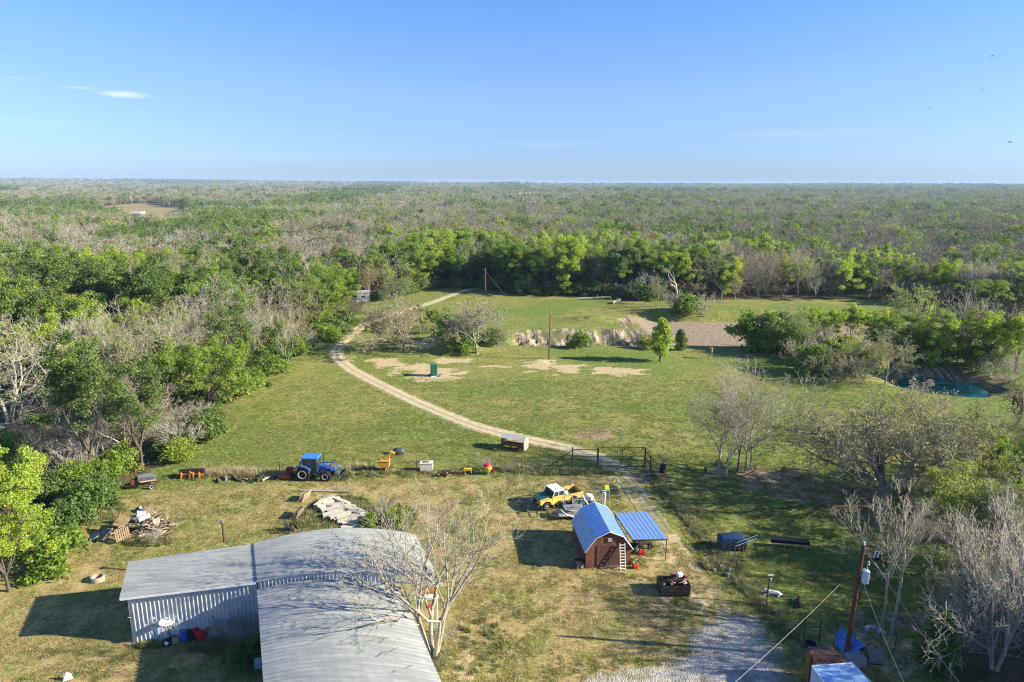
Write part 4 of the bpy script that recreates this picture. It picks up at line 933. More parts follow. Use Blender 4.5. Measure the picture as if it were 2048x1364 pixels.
# pipes through the roof
def vent(p, h, r, m, cap):
    b_ = p - bo; mb = MB().tube(b_, b_ + V3(0, 0, h), r, r, 10); o_ = mb.build('roof_vent', m, bld)
    if cap: MB().lathe([(r * 1.1, h - .02), (r * 2.2, h + .04), (r * 2.2, h + .1), (r * .4, h + .22)], b_, 10).build('vent_cap', cap, o_)
    return o_
q = V3(*P(447, 1094, 3.0)); vent(V3(q.x, q.y + .3, 3.2), 1.75, .09, RUST, STEEL)
vent(lerp(lerp(Ff, Nf, .72), lerp(Fb, Nb, .72), .93) + V3(0, 0, .4), .75, .05, BLACKM, None)
# loose branches lying on the roof
for px, py, a, L_ in ((770, 1310, .7, .9), (810, 1338, .5, .5), (560, 1112, .1, .6)):
    q = V3(*P(px, py, 4.75)); mb = MB(); mb.path([q - bo, q - bo + V3(math.cos(a) * L_ * .5, math.sin(a) * L_ * .5, .06), q - bo + V3(math.cos(a) * L_, math.sin(a) * L_ * 1.1, .02)], .02, 5); 
    o_ = mb.build('fallen_branch', BARK_DARK, None); o_.location = bo; tag(o_, {770: 'longer fallen branch lying on the front metal roof', 810: 'short fallen branch near the right edge of the front metal roof', 560: 'thin twig lying on the rear metal roof'}[px], 'branch')

# ================================================================ helpers for things placed by photo position
def at(px, py, name, label, cat, rz=0.0, group=None, dz=0.0):
    g = G(px, py, dz); return thing(name, label, cat, g, rz, group)
def wheel(parent, c, r, w, rim=.58, rimm=None, n=20, name='wheel', axis='y'):
    prof = [(r * .62, -w / 2), (r * .9, -w / 2), (r, -w * .32), (r, w * .32), (r * .9, w / 2), (r * .62, w / 2)]
    o_ = MB().lathe(prof, (0, 0, 0), n, axis).build(name, BLACKM, parent, loc=c)
    if rimm is not None:
        MB().lathe([(r * .12, -w * .30), (r * rim * .8, -w * .50), (r * rim, -w * .56), (r * rim * 1.04, -w * .56), (r * rim * 1.04, w * .56), (r * rim, w * .56), (r * rim * .8, w * .50), (r * .3, w * .52), (r * .12, w * .58)], (0, 0, 0), n, axis).build('rim', rimm, o_)
    return o_

# ---------------------------------------------------------------- satellite dish / cover on a pole by the wall, barrels, tub
s = at(345, 1288, 'pedestal_table', 'round white dish-topped stand on a thin pole against the metal wall', 'stand')
MB().tube((0, 0, -.1), (-.18, 0, 1.65), .035, .035, 8).build('pole', BLACKM, s)
MB().lathe([(.05, 1.62), (.48, 1.66), (.52, 1.74), (.50, 1.76), (.42, 1.70), (.1, 1.69)], (-.18, 0, 0), 20).build('dish', WHITEP, s)
# white paint smears on the cladding: thin splashes of real paint on the wall
u_ = (wfS - wfL).normalized(); nn = V3(u_.y, -u_.x, 0)
mb = MB()
for i in range(120):
    tt = 1.75 + RNG.normal(0, .75); zz = 1.15 + RNG.normal(0, .38); w_ = RNG.uniform(.05, .22); h_ = RNG.uniform(.06, .26); a_ = RNG.uniform(-.5, .5)
    c_ = wfL + u_ * (tt + .6) + nn * (.041 + i * 3e-5) + V3(0, 0, zz) - bo
    e1 = (u_ * math.cos(a_) + V3(0, 0, math.sin(a_))) * w_; e2 = (V3(0, 0, math.cos(a_)) - u_ * math.sin(a_)) * h_ * .5
    mb.quad(c_ - e1 * .8 - e2 * .4, c_ - e2, c_ + e1 * .9 - e2 * .3, c_ + e1 + e2 * .3, c_ + e2, c_ - e1 + e2 * .4)
mb.build('paint_smear', mat('splashed_paint', (.80, .82, .85), .6, 0, .05), bld)['kind'] = 'stuff'
BLUEP = mat('blue_plastic', (.02, .10, .42), .4, 0, .2); REDP = mat('red_plastic', (.55, .02, .03), .4, 0, .15); GREENP = mat('green_plastic', (.03, .28, .16), .45, 0, .2)
def barrel(px, py, label, m, h=.88, r=.29, tilt=0.0, rz=0.0, group=None, lidm=None):
    s = at(px, py, 'barrel', label, 'barrel', rz, group)
    o_ = MB().lathe([(r * .94, 0), (r, .04), (r, h * .32), (r * 1.04, h * .345), (r, h * .37), (r, h * .63), (r * 1.04, h * .655), (r, h * .68), (r, h * .96), (r * .95, h)], (0, 0, 0), 18).build('drum', m, s, smooth=False)
    MB().lathe([(r * .9, h - .02), (r * .9, h + .015)], (0, 0, 0), 18).build('lid', lidm or m, s)
    s.rotation_euler = (tilt, 0, rz); return s
barrel(371, 1282, 'blue plastic barrel against the metal wall', BLUEP, lidm=mat('barrel_dirt', (.22, .2, .13), .9))
barrel(388, 1280, 'black barrel between the blue barrel and the red tub', BLACKM)
s = at(405, 1284, 'feed_tub', 'red flared fibreglass tub standing by the blue barrel', 'tub')
pr = [(.24, 0), (.27, .05), (.5, .95), (.56, 1.0), (.50, .99), (.42, .74)]
o_ = MB().lathe(pr, (0, 0, 0), 20).build('tub_body', REDP, s); s.scale = (1, .8, 1); s.rotation_euler = (.06, .05, .1)
s = at(337, 1292, 'rubbish_bag', 'black and white crumpled bag at the foot of the white-topped stand', 'bag')
def lump(r, seed, sx=1, sy=1, sz=1, n=9, m_=12, rough=.25):
    rg = np.random.default_rng(seed); mb = MB()
    for i in range(n + 1):
        th = math.pi * i / n
        for j in range(m_):
            ph = 2 * math.pi * j / m_; k_ = r * (1 + rough * (rg.random() - .5) * (0 if i in (0, n) else 1))
            mb.v.append((k_ * math.sin(th) * math.cos(ph) * sx, k_ * math.sin(th) * math.sin(ph) * sy, k_ * math.cos(th) * sz))
    for i in range(n):
        for j in range(m_): mb.f.append((i * m_ + j, (i + 1) * m_ + j, (i + 1) * m_ + (j + 1) % m_, i * m_ + (j + 1) % m_))
    return mb
lump(.32, 3, 1, .8, 1).build('bag_body', BLACKM, s, loc=(0, 0, .25)); lump(.17, 4, 1, .6, 1.1).build('white_patch', WHITEP, s, loc=(.03, -.17, .28))
s = at(352, 1288, 'straw_sack', 'torn tan sack slumped left of the blue barrel', 'sack'); lump(.3, 5, 1.2, .8, .8).build('sack_body', mat('sacking', (.36, .28, .17), .9), s, loc=(0, 0, .2)); lump(.14, 8, 1.2, .9, .8).build('sack_mouth', mat('sacking_dark', (.2, .12, .08), .9), s, loc=(-.15, .1, .48))
s = at(137, 1362, 'white_trailer_tongue', 'white pointed panel poking up at the bottom left picture edge', 'panel', .4)
MB().prism([(-.28, 0), (.3, 0), (.24, .42), (-.02, .6)], -.03, .03).build('panel_sheet', WHITEP, s); MB().box((0, .06, .2), (.05, .05, .5)).build('strut', STEEL, s)
s = at(518, 1345, 'plastic_chair', 'pale blue plastic chair in the shade of the front wing', 'chair', .3)
CH_ = mat('pale_plastic', (.42, .52, .60), .5); MB().box((0, 0, .42), (.45, .45, .04)).build('seat', CH_, s); MB().box((0, .21, .68), (.45, .04, .5)).build('backrest', CH_, s)
for a_ in (-.19, .19):
    for b_ in (-.19, .19): MB().tube((a_, b_, .4), (a_ * 1.15, b_ * 1.15, 0), .02, .02, 6).build('leg', CH_, s)
# things on the porch seen below the rear roof
for px, py, m_, lab in ((843, 1190, REDP, 'red gas can on the porch shelf beneath the rear eave'), (858, 1216, REDP, 'red bucket on the ground below the rear eave'), (866, 1186, mat('orange_plastic', (.6, .2, .04), .5), 'orange jug on the porch shelf beneath the rear eave')):
    s = thing('container', lab, 'can', V3(*P(px, py, 2.2 if py < 1200 else .6)) ); MB().box((0, 0, .15), (.34, .24, .34)).build('body', m_, s, bevel=.04); MB().tube((.08, 0, .3), (.16, 0, .42), .03, .02, 8).build('spout', BLACKM, s)
    if py < 1200: sh = None
q = V3(*P(855, 1192, 2.18)); s = thing('porch_shelf', 'grey plank shelf on posts beneath the rear eave', 'shelf', (q.x, q.y, 0)); MB().box((0, 0, 2.14), (1.7, .5, .05)).build('shelf_board', TRIM, s)
for a_ in (-.75, .75): MB().box((a_, 0, 1.06), (.08, .08, 2.1)).build('post', TRIM, s)

# ---------------------------------------------------------------- fire ring
s = at(197, 1163, 'fire_ring', 'round concrete fire ring lying in the mown grass', 'fire ring', .0)
MB().lathe([(.50, -.1), (.52, .42), (.40, .42), (.38, -.1), (.50, -.1)], (0, 0, 0), 22).build('ring', mat('pale_concrete', (.44, .37, .28), .9, 0, .3, 4, bump=.4), s); MB().lathe([(.38, .0), (.38, .05)], (0, 0, 0), 22).build('ash', mat('ash', (.06, .05, .045), .95), s)

# ---------------------------------------------------------------- scrap wood pile
PAL = [mat('pallet_new', (.42, .28, .14), .8, 0, .3, 6), mat('pallet_grey', (.30, .26, .22), .85, 0, .3, 6), mat('pallet_tan', (.42, .30, .18), .85, 0, .3, 6)]
PC = G(282, 1062)
def pallet(off, z, rot, m_, lab):
    s = thing('pallet', lab, 'pallet', (PC.x + off[0], PC.y + off[1], PC.z + z)); s.rotation_euler = rot
    s.scale = (1.05,) * 3
    for i in range(7): MB().box((-.5 + i / 6 * 1.0, 0, .13), (.10, 1.1, .03)).build('slat', m_, s)
    for j in (-.5, 0, .5): MB().box((0, j, .07), (1.1, .05, .10)).build('stringer', m_, s)
    for i in (-.45, 0, .45): MB().box((i, 0, .008), (.10, 1.1, .018)).build('slat', m_, s)
pallet((-1.15, -.75, 0), 1.25, (R(30), R(8), R(-14)), PAL[0], 'light new-wood pallet on top of the scrap pile')
pallet((-.45, -2.1, 0), .7, (R(44), R(-10), R(28)), PAL[2], 'brown pallet leaning on the front of the scrap pile')
pallet((-2.2, -1.75, 0), .5, (R(32), R(-14), R(-34)), PAL[1], 'weathered grey pallet at the left foot of the scrap pile')
pallet((.3, .9, 0), 1.3, (R(12), R(-8), R(60)), PAL[2], 'brown pallet buried at the back of the scrap pile')
s = thing('metal_sheet', 'blue-grey sheet lying at the far left of the scrap pile', 'sheet', (PC.x - 3.3, PC.y - 1.2, PC.z + .35)); s.rotation_euler = (R(20), R(-14), R(-30)); MB().box((0, 0, 0), (1.1, 1.6, .03)).build('sheet_body', mat('blue_grey_sheet', (.18, .23, .30), .5, .2), s)
WOODS = [mat('board_a', (.40, .30, .20), .85, 0, .3, 5), mat('board_b', (.26, .20, .15), .85, 0, .3, 5), mat('board_c', (.50, .41, .30), .85, 0, .3, 5), mat('board_d', (.16, .12, .10), .85, 0, .3, 5)]
BM = [MB().box((0, 0, 0), (1, .13, .035)).mesh('board_mesh_%d' % i) for i in range(4)]
for i_, b__ in enumerate(BM): b__.materials.append(WOODS[i_])
for i in range(120):
    a_ = RNG.uniform(0, 6.28); rr = math.sqrt(RNG.random()); x = 3.0 * rr * math.cos(a_); y = 1.9 * rr * math.sin(a_); z = max(.05, 1.5 * (1 - rr * .9)) * RNG.uniform(.45, 1.0)
    o_ = link('board', BM[i % 4]); o_.location = (PC.x + x + .3, PC.y + y, PC.z + z); o_.scale = (RNG.uniform(.8, 2.4), RNG.uniform(.6, 1.6), 1); o_.rotation_euler = (RNG.uniform(-.5, .5), RNG.normal(0, .32), RNG.normal(.5, .9))
    tag(o_, 'scrap board jumbled in the wood pile', 'board', 'scrap boards of the wood pile')
for i, (x, y, z, d_, m_, lab) in enumerate([(.65, -.25, 1.0, (1.0, .5, .2), WHITEP, 'white block on top of the scrap wood pile'), (.1, .25, 1.1, (.8, .6, .35), mat('grey_box', (.55, .55, .56), .7), 'grey-white box in the middle of the scrap wood pile'), (1.7, -.2, .6, (.6, .5, .3), mat('stone_white', (.5, .45, .38), .8, bump=.4), 'pale stone at the right end of the scrap wood pile'),
        (-.25, -.1, .95, (.6, .9, .06), mat('blue_grey_sheet', (.18, .23, .3), .5), 'blue-grey panel standing in the scrap wood pile'), (.9, -1.0, .45, (1.4, .2, .2), WOODS[1], 'thick grey beam at the front of the scrap wood pile')]):
    o_ = MB().box((0, 0, 0), d_).build('block', m_, None, bevel=.03); o_.location = (PC.x + x, PC.y + y, PC.z + z + .45); o_.rotation_euler = (RNG.uniform(-.3, .3), RNG.uniform(-.3, .3), RNG.uniform(-.6, .6)); tag(o_, lab, 'block')
o_ = lump(.5, 9, 1.3, .5, .22, rough=.6).build('tarpaulin', GREENP, None); o_.location = (PC.x - .75, PC.y + 1.1, PC.z + 1.4); tag(o_, 'green tarpaulin crumpled on the back of the scrap wood pile', 'tarpaulin')
s = thing('rubbish_bag', 'dark blue bag with white print on top of the scrap wood pile', 'bag', (PC.x - .35, PC.y + .95, PC.z + 1.6)); lump(.4, 10, 1, .6, .8, rough=.5).build('bag_body', mat('navy_bag', (.02, .04, .1), .5), s); lump(.16, 12, 1, .8, .7).build('white_print', WHITEP, s, loc=(.1, -.1, .28))

# ---------------------------------------------------------------- barrels at the wood edge
barrel(164, 1020, 'grey steel drum standing at the wood edge left of the yard', mat('grey_drum', (.33, .36, .42), .5, .3), rz=.2)
barrel(131, 1043, 'right black barrel of the group below the grey drum', mat('black_barrel', (.04, .045, .06), .5), .8)
barrel(114, 1047, 'middle dark barrel of the group below the grey drum', mat('navy_barrel', (.05, .06, .10), .5), .8)
barrel(101, 1050, 'left tipped barrel with a greenish lid in the group below the grey drum', mat('black_barrel', (.04, .045, .06), .5), .7, tilt=.5, lidm=GREENP)
s = at(197, 998, 'white_pipe', 'short white plastic pipe lying at the wood edge', 'pipe', .35); MB().tube((-.5, 0, .12), (.4, .05, .14), .12, .12, 12).build('pipe_body', WHITEP, s)

# ---------------------------------------------------------------- smoker trailer
s = at(296, 976, 'smoker_trailer', 'rusty barbecue smoker on a small trailer with a tall chimney', 'smoker', R(24))
DK = mat('smoker_steel', (.14, .13, .14), .55, .4, .3, 3, rust=.6)
MB().lathe([(.42, -.85), (.46, -.8), (.46, .8), (.42, .85)], (0, 0, 1.05), 16, 'x').build('barrel_body', DK, s)
MB().prism([(-.42, 1.35), (0, 1.58), (.42, 1.35), (.40, 1.30), (0, 1.52), (-.40, 1.30)], -.75, .75, 'yz').build('hood', mat('smoker_hood', (.28, .30, .34), .45, .5), s)
MB().box((-1.2, 0, .85), (.6, .5, .5)).build('firebox', RUST, s); MB().tube((-1.0, .1, 1.1), (-1.0, .1, 2.3), .09, .09, 10).build('chimney', RUST, s)
MB().box((.1, 0, .5), (2.4, .08, .08)).box((.1, .4, .5), (2.0, .08, .08)).box((.1, -.4, .5), (2.0, .08, .08)).build('frame', RUST, s); MB().path([(-1.1, -.35, .5), (-2.1, 0, .45), (-1.1, .35, .5)], .035).build('tow_bar', RUST, s)
MB().box((.15, -.62, .95), (1.5, .28, .05)).build('shelf', mat('pale_shelf', (.5, .42, .32), .8), s)
for y_ in (-.75, .75): wheel(s, (.45, y_, .3), .3, .18, .6, WHITEP)
# ---------------------------------------------------------------- orange implement
s = at(385, 957, 'orange_implement', 'orange tractor implement with a long black roller beside the fence', 'implement', R(6))
OR = mat('orange_paint', (.55, .20, .03), .5, 0, .3, 3, rust=.35)
MB().lathe([(.2, -1.35), (.26, -1.3), (.26, 1.3), (.2, 1.35)], (0, .25, .72), 14, 'x').build('roller', BLACKM, s); MB().box((0, -.1, .42), (2.5, .35, .12)).build('frame', OR, s)
for x_ in (-1.0, -.1, .25, .9): MB().box((x_, -.28, .45), (.12, .3, .6)).build('bracket', OR, s)
MB().path([(-.4, -.2, .45), (0, -.5, .95), (.4, -.2, .45)], .05).build('hitch', OR, s)
for x_ in (-1.22, 1.22): MB().lathe([(.34, -.03), (.34, .03)], (x_, .2, .62), 14, 'x').build('end_plate', mat('black_plate', (.05, .05, .06), .5), s)
# ---------------------------------------------------------------- logs / tyres row left of tractor
for i in range(9):
    g = G(440 + i * 13 + RNG.uniform(-4, 4), 963 + RNG.uniform(-3, 3)); o_ = MB().path([(-.5, 0, 0), (0, RNG.uniform(-.1, .1), .05), (.5, 0, 0)], RNG.uniform(.07, .14), 7).build('log', (BARK_DARK, BARK_GREY, BLACKM)[i % 3]); o_.location = g + V3(0, 0, .12); o_.rotation_euler = (0, RNG.uniform(-.1, .1), RNG.uniform(-1, 1)); tag(o_, 'old log in the row of junk left of the blue tractor', 'log', 'logs left of the blue tractor')
# ---------------------------------------------------------------- tractor
s = at(634, 957, 'tractor', 'blue cab tractor with front loader parked by the fence', 'tractor', R(-3)); s.scale = (1.08,) * 3
BL = mat('tractor_blue', (.015, .085, .38), .4, 0, .3, 2.2, (.07, .11, .24), spec=.5); BLR = mat('tractor_roof', (.05, .22, .55), .45, 0, .1, 3); GL = mat('cab_glass', (.03, .055, .055), .08, 0, .1, 1, spec=.8); CR = mat('cream_rim', (.50, .48, .40), .5, 0, .2)
GREYC = mat('cast_grey', (.16, .17, .19), .6)
for y_ in (-.75, .75): wheel(s, (-1.15, y_, .74), .76, .42, .56, CR, 26, 'rear_wheel')
for y_ in (-.70, .70): wheel(s, (1.15, y_, .52), .54, .32, .55, CR, 22, 'front_wheel')
lugm = MB().box((0, 0, 0), (.07, .40, .07)).mesh('lug'); lugm.materials.append(BLACKM)
for rw in [c for c in s.children if c.name.startswith(('rear_wheel', 'front_wheel'))]:
    r_ = .76 if rw.name.startswith('rear') else .54
    for i in range(16):
        a_ = i * math.pi / 8; c = bpy.data.objects.new('tyre_lug', lugm); COL.objects.link(c); c.parent = rw; c.location = (r_ * math.cos(a_), 0, r_ * math.sin(a_)); c.rotation_euler = (0, -a_, .35 * (-1) ** i); c.scale = (1, .42 / .40 if r_ > .6 else .75, 1)
MB().box((0, 0, .72), (2.6, .42, .36)).build('chassis', GREYC, s)
MB().prism([(.35, .95), (1.75, .90), (1.85, 1.10), (1.75, 1.30), (.35, 1.52)], -.36, .36).build('bonnet', BL, s, bevel=.05)
MB().box((1.82, 0, 1.08), (.06, .6, .34)).build('grille', BLACKM, s)
MB().prism([(-1.35, 1.0), (.35, 1.0), (.28, 2.30), (-1.12, 2.30)], -.62, .62).build('cab_glazing', GL, s)
for x0, x1 in ((-1.37, -1.14), (.36, .29)):
    for y_ in (-.63, .63): MB().tube((x0, y_, 1.0), (x1, y_, 2.32), .035, .035, 6).build('cab_pillar', BL, s)
for y_ in (-.64, .64): MB().tube((-.5, y_, 1.0), (-.45, y_, 2.32), .03, .03, 6).build('cab_pillar', BL, s)
MB().box((-.42, 0, 2.40), (1.75, 1.42, .16)).build('cab_roof', BLR, s, bevel=.05)
for y_ in (-.72, .72):
    MB().prism([(-2.0, 1.15), (-1.85, 1.5), (-1.3, 1.68), (-.65, 1.55), (-.30, 1.2), (-.40, 1.15), (-.75, 1.46), (-1.3, 1.58), (-1.8, 1.42), (-1.92, 1.15)], y_ - .24, y_ + .24).build('mudguard', BL, s)
for y_ in (-.46, .46):
    lo = MB(); lo.path([(.25, y_, .95), (.55, y_, 1.55), (1.75, y_, 1.62), (2.35, y_, .95), (2.55, y_, .45)], .065, 6); lo.build('loader_arm', BL, s)
    MB().tube((.7, y_ * 1.05, 1.0), (1.75, y_ * 1.05, 1.5), .04, .03, 6).build('hydraulic_ram', STEEL, s)
g_ = MB(); 
for i in range(6):
    y_ = -.6 + i * .24; g_.path([(2.5, y_, .6), (2.65, y_, .15), (3.2, y_, .08)], .03, 5); g_.path([(2.55, y_, .65), (2.95, y_, .9), (3.25, y_, .45)], .03, 5)
g_.tube((2.5, -.7, .6), (2.5, .7, .6), .05, .05, 8).tube((2.9, -.7, .15), (2.9, .7, .15), .03, .03, 6); g_.build('grapple', BLACKM, s)
MB().tube((.7, .42, 1.4), (.7, .42, 2.15), .04, .04, 8).build('exhaust', BLACKM, s); MB().box((.45, -.75, 1.9), (.05, .18, .28)).build('mirror', BLACKM, s); MB().tube((-.9, .3, 2.45), (-.9, .3, 2.95), .012, .012, 5).build('aerial', BLACKM, s)
for y_ in (-.5, .5): MB().box((-.15, y_ * 1.35, .75), (.35, .25, .05)).box((-.1, y_ * 1.4, .5), (.3, .22, .04)).build('step', BLACKM, s)
s = at(587, 955, 'rotary_mower', 'orange-red mower deck hitched behind the blue tractor', 'mower', R(-3))
OR2 = mat('orange_red', (.62, .09, .02), .5, 0, .2, 3)
MB().box((-.75, 0, .35), (1.3, 1.5, .16)).build('deck', OR2, s, bevel=.03); MB().box((-.75, -.77, .26), (1.25, .04, .26)).build('skirt', OR2, s)
MB().path([(0, 0, .7), (-.4, 0, .95), (-.9, 0, .55)], .07).build('gearbox_arm', OR2, s); MB().box((-.35, .1, .92), (.75, .6, .3)).build('gearbox', mat('dark_red', (.3, .03, .02), .6), s, bevel=.04); MB().path([(.05, -.3, .5), (-.6, -.3, .45)], .05).path([(.05, .3, .5), (-.6, .3, .45)], .05).build('hitch_arm', BLACKM, s)
# ---------------------------------------------------------------- yellow chipper
s = at(769, 942, 'wood_chipper', 'yellow wood chipper with a curved discharge chute', 'chipper', R(0))
YE = mat('yellow_paint', (.66, .36, .05), .5, 0, .15, 3)
MB().prism([(-.68, 1.30), (.68, 1.30), (.60, .55), (-.60, .55)], -.45, .45).build('hopper', YE, s); MB().box((0, 0, 1.32), (1.45, 1.0, .06)).build('hopper_rim', YE, s)
MB().box((-.15, 0, 1.42), (.45, .5, .2)).build('feed_cover', YE, s)
MB().prism([(.3, 1.3), (.62, 1.3), (.70, 1.75), (.9, 2.05), (1.3, 2.0), (1.32, 2.25), (.75, 2.38), (.42, 1.95)], -.14, .14).build('chute', YE, s, bevel=.02)
for x_, y_ in ((-.3, -.3), (.3, -.3), (-.3, .3), (.3, .3)): MB().tube((x_ * .7, y_ * .7, .6), (x_ * 1.5, y_ * 1.3, 0), .045, .045, 6).build('leg', OR, s)
MB().box((0, 0, .28), (.35, .6, .3)).build('engine', RUST, s)
s = at(798, 908, 'stock_tank', 'dark rounded tank lying in the grass behind the chipper', 'tank'); lump(.75, 14, 1.05, .7, .62, 9, 16, .12).build('tank_body', mat('slate_plastic', (.07, .08, .10), .5), s, loc=(0, 0, .3), smooth=True)
s = at(854, 941, 'white_box', 'white wooden box with a dark bundle on its lid', 'box', R(3)); MB().box((0, 0, .5), (1.42, .8, .9)).build('box_body', mat('offwhite', (.66, .62, .52), .6, 0, .1), s); MB().box((0, 0, .98), (1.5, .88, .06)).build('lid', mat('offwhite', (.66, .62, .52)), s)
for x_ in (-.6, .6): MB().box((x_, 0, .03), (.1, .7, .06)).build('foot', WOODS[3], s)
s = thing('cable_bundle', 'dark bundle lying on the lid of the white box', 'bundle', G(854, 941) + V3(-.1, 0, 1.01)); lump(.3, 15, 1.2, .6, .4, rough=.7).build('bundle_body', GREYC, s)
JUNK = [('scrap_heap', 'heap of dark scrap and cut branches right of the white box', 898, 951)]
s = at(898, 951, 'scrap_heap', 'heap of dark scrap and cut branches right of the white box', 'scrap heap')
for i in range(26):
    a_ = RNG.uniform(0, 6.28); p = V3(RNG.normal(0, .6), RNG.normal(0, .25), RNG.uniform(.05, .55)); d_ = V3(math.cos(a_), math.sin(a_) * .6, RNG.uniform(-.3, .4)) * RNG.uniform(.2, .6)
    MB().tube(p - d_, p + d_, RNG.uniform(.03, .08), None, 6).build('branch', (BARK_DARK, BLACKM, WOODS[2], RUST)[i % 4], s)
s = at(937, 949, 'yellow_frame', 'small yellow steel stand in the weeds by the fence', 'stand'); YF = mat('pure_yellow', (.75, .52, .02), .5)
MB().box((0, 0, .62), (.85, .35, .22)).build('top_box', YF, s)
for x_ in (-.35, .35):
    for y_ in (-.14, .14): MB().tube((x_, y_, .55), (x_, y_, 0), .035, .035, 6).build('leg', YF, s)
s = at(977, 949, 'seed_spreader', 'yellow cone spreader with a red top by the fence', 'spreader')
MB().lathe([(.12, .25), (.42, .75), (.45, 1.0), (.40, 1.0)], (0, 0, 0), 16).build('hopper', mat('lemon_plastic', (.68, .66, .08), .45), s); MB().lathe([(.45, 1.0), (.35, 1.18), (.1, 1.25)], (-.1, .1, .05), 14).build('cover', REDP, s)
MB().path([(.4, 0, 1.15), (.5, 0, .6), (.1, 0, .2)], .05).build('lever', REDP, s); MB().path([(-.35, -.2, 0), (0, 0, .35), (.35, -.2, 0)], .04).path([(0, .35, 0), (0, 0, .35)], .04).build('stand', BLACKM, s)
for px, lab in ((914, 'rightmost'), (924, 'middle')):
    pass
# ---------------------------------------------------------------- feeder shelter by the road
s = at(1030, 897, 'feeder_shelter', 'small open hay shelter with striped metal end beside the track', 'shelter', R(-24))
PN = mat('pinkish_sheet', (.55, .43, .36), .6, 0, .12, 3); PR = mat('shelter_roof', (.60, .56, .50), .5, .2, .1, 2); RW = mat('redwood', (.20, .08, .05), .8)
W2, D2 = 1.45, .72
for x_ in (-W2, W2):
    for y_ in (-D2, D2): MB().box((x_, y_, .75), (.09, .09, 1.5)).build('post', RW, s)
for i in range(6): MB().box((W2 + .06, -D2 + .12 + i * .24, .88), (.02, .235 if i % 2 else .14, 1.35 + .28 * (1 - abs(i - 2.5) / 3))).build('end_panel', PN if i % 2 else mat('shelter_stripe', (.70, .62, .55), .6), s)
for i in range(3): MB().box((-W2, -D2 + .25 + i * .47, .9), (.02, .40, 1.3)).build('end_panel', RW, s)
for sg in (-1, 1):
    for i in range(6): MB().quad((-W2 - .15 + i * .54, 0, 1.85 + .004 * i), (-W2 + .39 + i * .54 - .01, 0, 1.85 + .004 * i), (-W2 + .39 + i * .54 - .01, sg * (D2 + .15), 1.5), (-W2 - .15 + i * .54, sg * (D2 + .15), 1.5)).build('roof_panel', PR, s)
MB().box((0, 0, .45), (2.8, .8, .08)).build('trough_floor', RW, s); MB().box((0, -.42, .58), (2.8, .05, .2)).box((0, .42, .58), (2.8, .05, .2)).build('trough_side', RW, s)
MB().box((0, D2, 1.0), (2.8, .05, .12)).build('back_rail', RW, s)
for x_ in (-.5, .5): MB().box((x_, 0, .06), (.1, 1.6, .12)).build('skid', RW, s)
# ---------------------------------------------------------------- pipe gates
HP = lambda px, py, ty: HT(px, py, ty)
gp = [G(1145, 934), G(1195, 934), G(1290, 934), G(1301, 947)]
s = thing('pipe_gate', 'rusty double pipe gate with a high top rail across the track', 'gate', gp[1]); gh = HP(1195, 934, 894); A_ = V3(0, 0, 0); B_ = gp[2] - gp[1]; M_ = B_ / 2; up = V3(0, 0, 1)
for n_, q in (('gate_post', A_), ('gate_post', B_)): MB().tube(q - up * .2, q + up * (gh - .15), .08, .08, 10).build(n_, PIPEM, s)
for sg, (a, b) in enumerate(((A_, M_), (M_, B_))):
    u2 = (b - a).normalized(); fr = MB(); a2 = a + u2 * .12; b2 = b - u2 * .06
    fr.path([a2 + up * .12, b2 + up * .12, b2 + up * (gh), a2 + up * gh, a2 + up * .12], .035).tube(a2 + up * gh * .55, b2 + up * gh * .55, .03)
    fr.tube(a2 + up * (gh - .45), a2 + u2 * .45 + up * gh, .03).tube(b2 + up * (gh - .45), b2 - u2 * .45 + up * gh, .03); fr.tube(b2 + up * .5, b2 - u2 * .45 + up * .12, .03)
    fr.build('gate_leaf', PIPEM, s)
s = thing('brace_panel', 'pipe brace panel with a slanting stay left of the double gate', 'fence brace', gp[0]); h1 = HP(1145, 937, 897)
for q in (V3(0, 0, 0),): MB().tube(q - up * .2, q + up * h1, .07, .07, 10).build('post', PIPEM, s)
d_ = gp[1] - gp[0]; MB().tube(up * (h1 - .3), d_ + up * (h1 - .3), .045).build('rail', PIPEM, s); MB().tube(up * (h1 * .52), d_ + up * (h1 * .52), .045).build('rail', PIPEM, s); e_ = G(1097, 934) - gp[0]; MB().tube(up * (h1 - .3), e_, .05).build('stay', PIPEM, s)
s = thing('brace_panel', 'pipe corner brace right of the double gate where the fence turns', 'fence brace', gp[3]); h2 = HP(1301, 947, 912); MB().tube(up * -.2, up * h2, .08, .08, 10).build('post', PIPEM, s)
d_ = gp[2] - gp[3]; MB().tube(d_ + up * (h2 - .1), up * (h2 - .2), .05).build('rail', PIPEM, s); MB().tube(d_ + up * h2 * .55, up * h2 * .5, .05).build('rail', PIPEM, s); e_ = G(1323, 938) - gp[3]; MB().tube(up * (h2 - .2), e_ + up * .1, .045).build('stay', PIPEM, s); e_ = G(1326, 975) - gp[3]; MB().tube(up * h2 * .5, e_, .045).build('stay', PIPEM, s)
